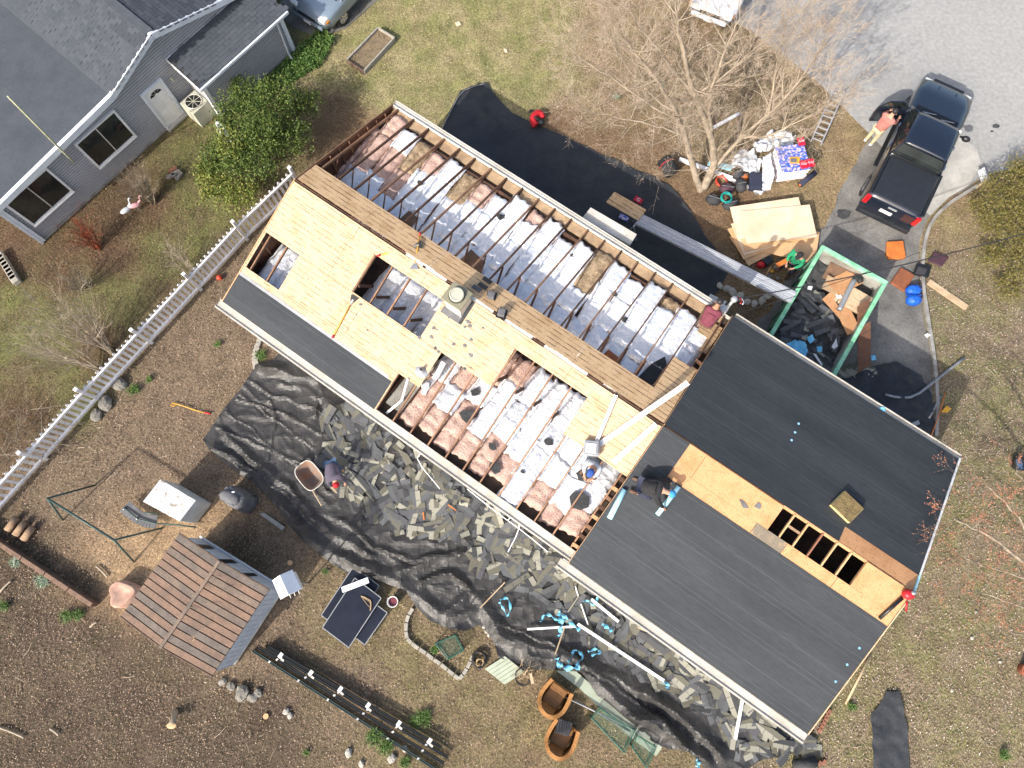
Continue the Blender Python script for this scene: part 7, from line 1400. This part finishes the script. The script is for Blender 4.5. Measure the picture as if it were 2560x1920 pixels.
coil('black hose coiled beside the edging blocks', 1198, 1648, .05, .23, 8, 'cable', .016); coil('pinkish rope coil inside the black hose', 1200, 1656, .08, .11, 4, 'rope_tan', .014)
tp_ = thing('timber_pallet', 'grey-green weathered board pallet between hose and rolled fence', 'pallet', G(1255, 1675)); P0, P1, P2 = G(1212, 1672, .05), G(1262, 1712, .05), G(1262, 1640, .05)
for k in range(6): f = k / 6; a0 = P0.lerp(P1, f); B().obox(a0, (P1 - P0) / 6 * .92, P2 - P0, (0, 0, .025)).build('board', 'pale_green', tp_)
rf_ = thing('wire_roll', 'rolled wire fence overgrown with dead brown stems', 'wire roll', G(1308, 1690)); q = G(1308, 1690, .25)
for k in range(6): B().tube([q + Vector((.24 * math.cos(t), .24 * math.sin(t), -.22 + k * .09)) for t in np.linspace(0, 6.283, 22)], .008, 4).build('wire_ring', 'cable', rf_)
tb = B(); tp = []
for k in range(40): a = R(0, 6.283); sprout(tb, tp, q + Vector((R(-.2, .2), R(-.2, .2), R(-.1, .1))), Vector((math.cos(a), math.sin(a), R(.1, .8))), R(.2, .5), .007, 1, .6, 2)
stuff(tb.build('dead_stems', 'plank', rf_)); slab('wood_offcut', 'small pale wood offcut on the rolled fence', 'wood', [(1323, 1684), (1329, 1682), (1335, 1708), (1328, 1710)], .52, .03, 'plank')
slab('fibreglass_panel', 'long pale green corrugated panel along the tarp edge', 'panel', [(1390, 1676), (1440, 1678), (1500, 1730), (1600, 1820), (1655, 1868), (1640, 1890), (1560, 1832), (1450, 1722)], .02, .03, 'pale_green')
def chair(label, seat_px, fdeg):
    t = thing('wicker_chair', label, 'chair', G(*seat_px), math.radians(fdeg))
    path = smoothline([Vector(q) for q in ((.4, .34, .58), (.1, .4, .6), (-.2, .4, .64), (-.42, .24, .8), (-.48, 0, .86), (-.42, -.24, .8), (-.2, -.4, .64), (.1, -.4, .6), (.4, -.34, .58))], 2); n = len(path)
    vs = []
    for i, q in enumerate(path):
        d = path[min(i + 1, n - 1)] - path[max(0, i - 1)]; s = Vector((d.y, -d.x, 0)).normalized() * -.055; vs += [q - s, q + s, q + s - Vector((0, 0, .05)), q - s - Vector((0, 0, .05))]
    b = B(); b.add(vs, [(4 * i + k, 4 * i + (k + 1) % 4, 4 * i + 4 + (k + 1) % 4, 4 * i + 4 + k) for i in range(n - 1) for k in range(4)] + [(0, 1, 2, 3), (4 * n - 1, 4 * n - 2, 4 * n - 3, 4 * n - 4)]); b.build('arm_band', 'wicker', t, local=True)
    lo = [Vector((q.x * .88, q.y * .9, .06)) for q in path]; b = B(); b.add(lo + [q - Vector((0, 0, .03)) for q in path], [(i, i + 1, n + i + 1, n + i) for i in range(n - 1)]); b.build('shell', 'wicker', t, True, thick=.03, local=True)
    B().prism([(.36, -.25, .3), (.36, .25, .3), (-.2, .28, .3), (-.32, 0, .3), (-.2, -.28, .3)], (0, 0, .1)).build('seat', 'leather_brown', t, bev=.03, local=True)
    B().prism([(-.22, -.24, .4), (-.22, .24, .4), (-.38, .2, .74), (-.38, -.2, .74)], (-.05, 0, .02)).build('back_cushion', 'leather_brown', t, bev=.02, local=True)
    for k in range(5): B().bar((-.2 + .1 * k, -.22, .405), (-.2 + .1 * k, .22, .405), .012, .014).build('seat_seam', 'wicker', t, local=True)
    B().prism([(.37, -.3, .06), (.37, .3, .06), (.37, .3, .3), (.37, -.3, .3)], (-.025, 0, 0)).build('skirt', 'wicker', t, local=True)
    for x, y in ((.33, .28), (.33, -.28), (-.28, .24), (-.28, -.24)): B().tube([(x, y, 0), (x, y, .3)], .028, 6).build('leg', 'wicker', t, local=True)
    return t
chair('brown wicker armchair nearest the tarp with an empty seat', (1383, 1738), 55); chair('brown wicker armchair holding a black ribbed cushion', (1400, 1836), 62)
boxat('seat_cushion', 'black ribbed cushion lying in the lower wicker chair', 'cushion', 1410, 1818, .48, (.42, .4, .1), -18, 'bag_black', .03, tilt=8); ribs = bpy.data.objects['seat_cushion']
for k in range(6): B().bar(G(1393 + k * 6, 1806 - k * .6, .63), G(1388 + k * 6, 1834 - k * .6, .62), .02, .012).build('rib', 'plastic_black', ribs)
for i, (a, c) in enumerate((((1415, 1744, .3), (1590, 1826, .08)), ((1440, 1752, .25), (1575, 1830, .06)))): line('metal_pole', ('upper thin grey metal pole beside the wicker chair', 'lower thin grey metal pole beside the wicker chair')[i], 'pole', [a, c], .022, 'silver_grey', 6, 0)
# white lengths, battens and blue plastic on the shingle spill
def ts(x, y, e=.1): q = G(x, y); return (x, y, tz_sw(q.x, q.y) + e)
for a, c, w, lb in (((1444, 1560), (1660, 1702), .09, 'longest white gutter length lying on the shingle spill'), ((1478, 1498), (1546, 1554), .085, 'short white gutter length near the eave on the spill'), ((1318, 1573), (1440, 1566), .06, 'white gutter length crossing the blue plastic'), ((1858, 1738), (1838, 1848), .085, 'white downspout standing askew under the right eave')): plank('white_gutter', lb, 'gutter', ts(*a, .16), ts(*c, .12), w, .06, 'pvc_white')
for a, c, m_, lb in (((1438, 1466), (1446, 1492), 'pvc_white', 'short white rod at the top of the spill'), ((1452, 1510), (1470, 1562), 'pvc_white', 'bent white rod on the spill'), ((1447, 1490), (1420, 1530), 'shingle_pale', 'pale batten strip beside the white rods'), ((1412, 1566), (1388, 1636), 'plank', 'brown batten sticking out of the blue plastic'), ((1200, 1520), (1262, 1456), 'plank', 'thin brown lath across the tarp near the bed'), ((1594, 1568), (1655, 1596), 'plank', 'brown lath near the eave'), ((1680, 1604), (1716, 1640), 'plank', 'second brown lath near the eave'), ((1120, 1262), (1140, 1276), 'orange', 'short orange stick on the tarp'), ((1058, 1280), (1060, 1300), 'orange', 'second short orange stick on the tarp')): plank('thin_strip', lb, 'strip', ts(*a, .12), ts(*c, .1), .035, .02, m_)
for pts, w, lb in (([(1352, 1555), (1358, 1538), (1375, 1536), (1388, 1548), (1400, 1555)], .05, 'looped blue plastic strip at the left of the knot'), ([(1396, 1535), (1405, 1555), (1402, 1580), (1398, 1592)], .1, 'blue plastic strip hanging down over the white gutter'), ([(1396, 1530), (1415, 1545), (1430, 1562), (1450, 1575)], .07, 'blue plastic strip running right along the gutter'), ([(1480, 1460), (1482, 1474), (1500, 1476), (1492, 1500), (1484, 1516), (1468, 1500), (1458, 1505)], .04, 'blue plastic strip dangling from the gutter near the roof step'), ([(1505, 1560), (1518, 1568), (1530, 1578)], .06, 'small blue knot in the middle of the spill'), ([(1392, 1645), (1400, 1668), (1425, 1670), (1450, 1668)], .1, 'large blue plastic heap at the tarp edge'), ([(1420, 1655), (1436, 1620), (1462, 1642), (1440, 1662)], .06, 'raised blue loop of the heap at the tarp edge'), ([(1470, 1630), (1490, 1620), (1504, 1632), (1478, 1638)], .05, 'blue knot right of the large heap'), ([(1250, 1500), (1268, 1492), (1278, 1515), (1270, 1545), (1258, 1520), (1248, 1505)], .045, 'blue loop lying alone on the dark tarp'), ([(1656, 1705), (1672, 1712), (1668, 1722)], .07, 'blue wad at the low end of the long gutter'), ([(1738, 1900), (1748, 1908), (1742, 1918)], .08, 'blue wad at the bottom tarp edge')):
    ribbon('plastic_strip', lb, 'plastic strip', [ts(x, y, .1) for x, y in pts], w, 'sheet_cyan')
for px, lb in (([(1555, 1512), (1575, 1525), (1600, 1545), (1622, 1560), (1617, 1573), (1600, 1560), (1578, 1530)], 'blue plastic hanging under the back gutter'),): crumple('plastic_sheet', lb, 'plastic sheet', px, 2.3, .1, 'sheet_cyan', 5, .05)
stones([(1210, 1568), (1218, 1574), (1226, 1570), (1216, 1580), (1228, 1580), (1222, 1588), (1212, 1560)], 'small white stone in the heap by the tarp notch', 'stone_pale', group='white stones by the tarp notch', sz=.06)
# gutter brackets and scrap wire under the back eave
line('loose_gutter_edge', 'bent white drip edge hanging below the back gutter', 'drip edge', [(1100, 1222, 1.2), (1040, 1150, 1.3), (1052, 1132, 1.5), (1070, 1138, 1.6), (1100, 1155, 1.7)], .014, 'pvc_white', 5); line('loose_gutter_edge', 'long white drip edge lying under the back gutter', 'drip edge', [(1168, 1222, .6), (1240, 1280, .5), (1310, 1330, .5), (1370, 1380, .4)], .016, 'pvc_white', 5); line('loose_gutter_edge', 'white bent bracket frame below the back gutter', 'drip edge', [(1270, 1300, .8), (1280, 1290, 1.0), (1300, 1300, .9), (1296, 1330, .6), (1270, 1380, .4)], .016, 'pvc_white', 5)
# yard tools, stones, timber
sv = thing('garden_fork', 'yellow-handled digging tool with red grip lying on the soil', 'tool', G(470, 1020)); B().tube([G(430, 1008, .06), G(450, 1012, .05), G(490, 1026, .05), G(515, 1033, .06)], .02, 6).build('handle', 'yellow', sv, True); B().tube([G(512, 1032, .06), G(527, 1034, .06)], .03, 7).build('grip', 'red', sv, True); B().tube([G(430, 1008, .06), G(426, 1013, .06), G(434, 1016, .06), G(440, 1011, .06)], .014, 5).build('head', 'yellow', sv, True)
tag(B().ell(G(548, 694, .1), .1, 16, 10).build('ball', 'red_orange', None, True), 'red ball on the ground between fence and house', 'ball'); tag(B().lathe([(.16, 0), (.2, .3), (.22, .32), (.2, .32), (.18, .27)], G(2556, 1674), 20).build('flower_pot', 'terracotta', None, True), 'terracotta pot at the right picture edge', 'pot'); tag(B().lathe([(.2, 0), (.26, .34), (.25, .36), (.22, .3)], G(2540, 1160), 20).build('planter_tub', 'rubber', None, True), 'dark round tub with blue contents on the right lawn', 'tub'); crumple('blue_cloth', 'blue cloth with white strap in the dark tub', 'cloth', [(2536, 1150), (2552, 1148), (2556, 1172), (2542, 1178)], .3, .12, 'denim')
stones([(298, 960, 1.6), (262, 1008, 1.7), (240, 1038, 1.4)], 'flat mossy stone at the fence foot', 'stone', group='flat stones at the fence foot', sz=.17); stones([(556, 1705, 1), (578, 1716, 1.1), (606, 1732, 1.8), (632, 1745, 1.2), (645, 1732, 1)], 'grey boulder in the row below the shed corner', 'stone', group='boulders below the shed', sz=.14); stones([(871, 1882, 1.2), (980, 1897, 1.3), (1012, 1872, .9), (725, 1790, .9), (715, 1779, 1.0), (903, 1910, 1), (2430, 1595, .6), (2440, 1530, .5), (2500, 1655, .5), (2380, 1727, .5)], 'single loose stone on the open ground', 'stone_pale', group='loose stones on open ground', sz=.11)
pm('gable_plank', (.24, .15, .1), (.15, .095, .07), 5, .9, fine=.3); rw = thing('retaining_wall', 'low brown timber retaining wall at the left picture edge', 'retaining wall', G(120, 1430))
for k in range(5): f0, f1 = k / 5, (k + .97) / 5; a, c = G(-40, 1322), G(248, 1512); p, q = a.lerp(c, f0), a.lerp(c, f1); [B().bar(p + Vector((0, 0, .07 + .13 * j)), q + Vector((0, 0, .07 + .13 * j)), .13, .12).build('timber', 'timber_old' if j < 2 else 'gable_plank', rw, bev=.01) for j in range(3)]
for k in range(3): tag(B().tube([G(18 + k * 20, 1326 + k * 12, .13), G(42 + k * 20, 1294 + k * 12, .13)], .11, 10).build('firewood_log', 'log', None, True), ('leftmost of three short logs by the retaining wall', 'middle of three short logs by the retaining wall', 'rightmost of three short logs by the retaining wall')[k], 'log')
stp = thing('stone_bowl', 'pink hollow-topped stump at the left corner of the shed', 'stump', G(318, 1490)); q = G(320, 1483, .0); b = B(); rings = [[q + Vector(((r * (1 + .14 * math.sin(3 * t + 1) + .07 * math.sin(5 * t))) * math.cos(t), (r * (1 + .14 * math.sin(3 * t + 1))) * math.sin(t), z)) for t in np.linspace(0, 6.283, 25)[:-1]] for r, z in ((.4, 0), (.37, .42), (.33, .44), (.2, .37), (.05, .34))]
b.add([v for r in rings for v in r], [(i * 24 + j, i * 24 + (j + 1) % 24, (i + 1) * 24 + (j + 1) % 24, (i + 1) * 24 + j) for i in range(4) for j in range(24)] + [tuple(range(96, 120))]); b.build('stump', 'stump_pink', stp, True)
stb = thing('tree_stump', 'small sawn stump with orange cut face in the lower left litter', 'stump', G(432, 1800)); B().tube([G(438, 1780, .0), G(434, 1800, .3), G(430, 1812, .38)], [.1, .08, .11], 10).build('trunk', 'bark', stb, True); B().ell(G(429, 1814, .39), (.15, .09, .02), 12, 6).build('cut_face', 'cut_wood', stb, True)
for x, y, lb in ((666, 1790, 'round orange log end near the black rails'), (726, 1407, 'round cut log end near the birdhouse')): tag(B().lathe([(.08, 0), (.08, .06)], G(x, y), 14).build('log_round', 'cut_wood'), lb, 'log round')
for a, c, lb in (((-5, 1818), (60, 1844), 'long pale branch at the left picture edge'), ((240, 1415), (268, 1442), 'short grey log near the swing frame'), ((0, 1480), (28, 1452), 'pale stick at the left picture edge near plants'), ((225, 1568), (242, 1555), 'orange split kindling in the litter'), ((125, 1822), (146, 1838), 'short thick grey log in the lower left litter')): line('fallen_branch', lb, 'branch', [(a[0], a[1], .05), ((a[0] + c[0]) / 2, (a[1] + c[1]) / 2 - 2, .07), (c[0], c[1], .05)], .03, 'twig', 6)
# neighbour yard
pm('planter_soil', (.22, .165, .1), (.15, .115, .07), 6, .95, fine=.3); pb = thing('planter_box', 'narrow timber-edged planting bed in the front lawn', 'planter', G(930, 130)); PB_ = Gs([(947, 78), (988, 103), (912, 186), (870, 158)], 0)
for e in range(4): p, q = PB_[e] + Vector((0, 0, .1)), PB_[(e + 1) % 4] + Vector((0, 0, .1)); B().bar(p, q, .05, .22).build('board', 'timber_old' if e == 2 else 'paver', pb)
sheet([(q.x, q.y) for q in PB_], .2, lambda x, y: .1 + .04 * noise.noise(Vector((x * 4, y * 4, 0)))).build('soil', 'planter_soil', pb); carpet('dry_weeds', [q.lerp(sum(PB_, Vector()) / 4, .06) for q in PB_], 900, .035, .22, [(.3, .25, .12), (.22, .2, .08), (.36, .27, .17), (.25, .17, .12)])
def flam(label, x, y, deg, mat):
    t = thing('garden_flamingo', label, 'flamingo', G(x, y), math.radians(deg)); B().ell((0, 0, .42), (.2, .085, .1), 14, 9, Matrix.Rotation(.25, 3, 'Y')).build('body', mat, t, True, local=True); B().tube(smoothline([(.16, 0, .47), (.28, 0, .55), (.3, 0, .68), (.36, 0, .76), (.42, 0, .72)], 2), [.035] * 6 + [.025] * 14, 7).build('neck', mat, t, True, local=True); B().tube([(.41, 0, .73), (.47, 0, .69), (.49, 0, .65)], [.028, .018, .006], 6).build('beak', 'plastic_black', t, True, local=True)
    for s in (-.03, .03): B().tube([(0, s, .34), (0, s, 0)], .006, 5).build('leg', 'galvanised', t, local=True)
flam('bright pink garden flamingo beside the bare shrub', 352, 528, 30, 'flamingo'); flam('faded whitish pink garden flamingo behind the bright one', 330, 540, 48, 'trim_white')
for k, (x, y, dg) in enumerate(((432, 425, 35), (440, 432, 30), (448, 440, 60), (428, 440, 20))): boxat('old_brick', 'old brick in the small pile by the evergreen bush', 'brick', x, y, .0 + .05 * (k % 2), (.34, .13, .1), dg, 'stone' if k else 'brick_red', group='old bricks by the bush')
for k in range(8): boxat('wall_block', 'grey block of the curved wall at the left picture edge', 'block', 2 + k * 5.2, 640 + k * 8.5, 0, (.3, .24, .22), -50, 'paver', .02, group='blocks of the left curved wall')
for k in range(7): a = k * .25; boxat('border_block', 'pale block of the curved border at the house corner', 'block', 648 - 10 * math.sin(a * 1.6) + k * 0, 852 + k * 11, 0, (.2, .16, .08), 80 - k * 12, 'paver', .015, group='blocks of the curved border')
# lower right corner
fs_ = [(2214, 1728), (2248, 1728), (2260, 1790), (2268, 1830), (2272, 1930), (2182, 1930), (2178, 1830), (2174, 1790), (2186, 1775), (2206, 1750)]
crumple('felt_strip', 'long strip of black roofing felt lying on the lower right lawn', 'felt', fs_, .03, .12, 'felt_plain', 1.6, .1)
line('edging_timber', 'thin weathered timber along the right end of the house', 'timber', [(2176, 1634, .05), (2150, 1690, .05), (2114, 1760, .05)], .035, 'plank', 6, 0)
for k in range(10): boxat('edging_brick', 'small red brick of the border at the lower right house corner', 'brick', 2050 + k * 4.5 if k < 6 else 2060 - (k - 6) * 12, 1825 - k * 9 if k < 6 else 1905 + (k - 6) * 3, 0, (.16, .1, .08), 50, 'brick_red', .01, group='bricks at the lower right corner')
line('felt_roll', 'black roll of felt at the bottom edge under the eave corner', 'roll', [(1985, 1915, .14), (2040, 1905, .14)], .14, 'shingle_dark', 14, 0); slab('wood_offcut', 'small pale wood offcut on the front lawn, left one', 'wood', [(1138, 58), (1148, 54), (1153, 62), (1143, 67)], .02, .02, 'ply_pale'); slab('wood_offcut', 'small pale wood offcut on the front lawn, right one', 'wood', [(1259, 122), (1267, 124), (1269, 132), (1262, 131)], .02, .02, 'ply_pale')

rj = thing('red_jacket', 'small bundled red jacket with a black hood beside the flat tarp', 'jacket', G(1352, 300))
P_ = [G(1346, 282, .2), G(1334, 290, .22), G(1332, 304, .2), G(1340, 314, .18)]; B().tube(smoothline(P_, 2), [.09, .13, .14, .14, .14, .14, .14, .13, .12, .11, .1, .1, .1, .1][:len(smoothline(P_, 2))] + [.1] * 20 if False else .13, 10).build('body', 'cloth_red', rj, True)
B().tube(smoothline([G(1340, 281, .22), G(1352, 282, .22), G(1358, 294, .18)], 2), .1, 9).build('sleeve', 'cloth_red', rj, True); B().ell(G(1352, 306, .16), (.13, .12, .12), 12, 8, None, .1).build('hood', 'cloth_black', rj, True); B().tube([G(1336, 292, .36), G(1348, 300, .3)], .04, 6).build('strap', 'cloth_black', rj, True); B().ell(G(1326, 278, .1), (.07, .06, .06), 8, 6).build('cuff', 'cloth_black', rj, True)
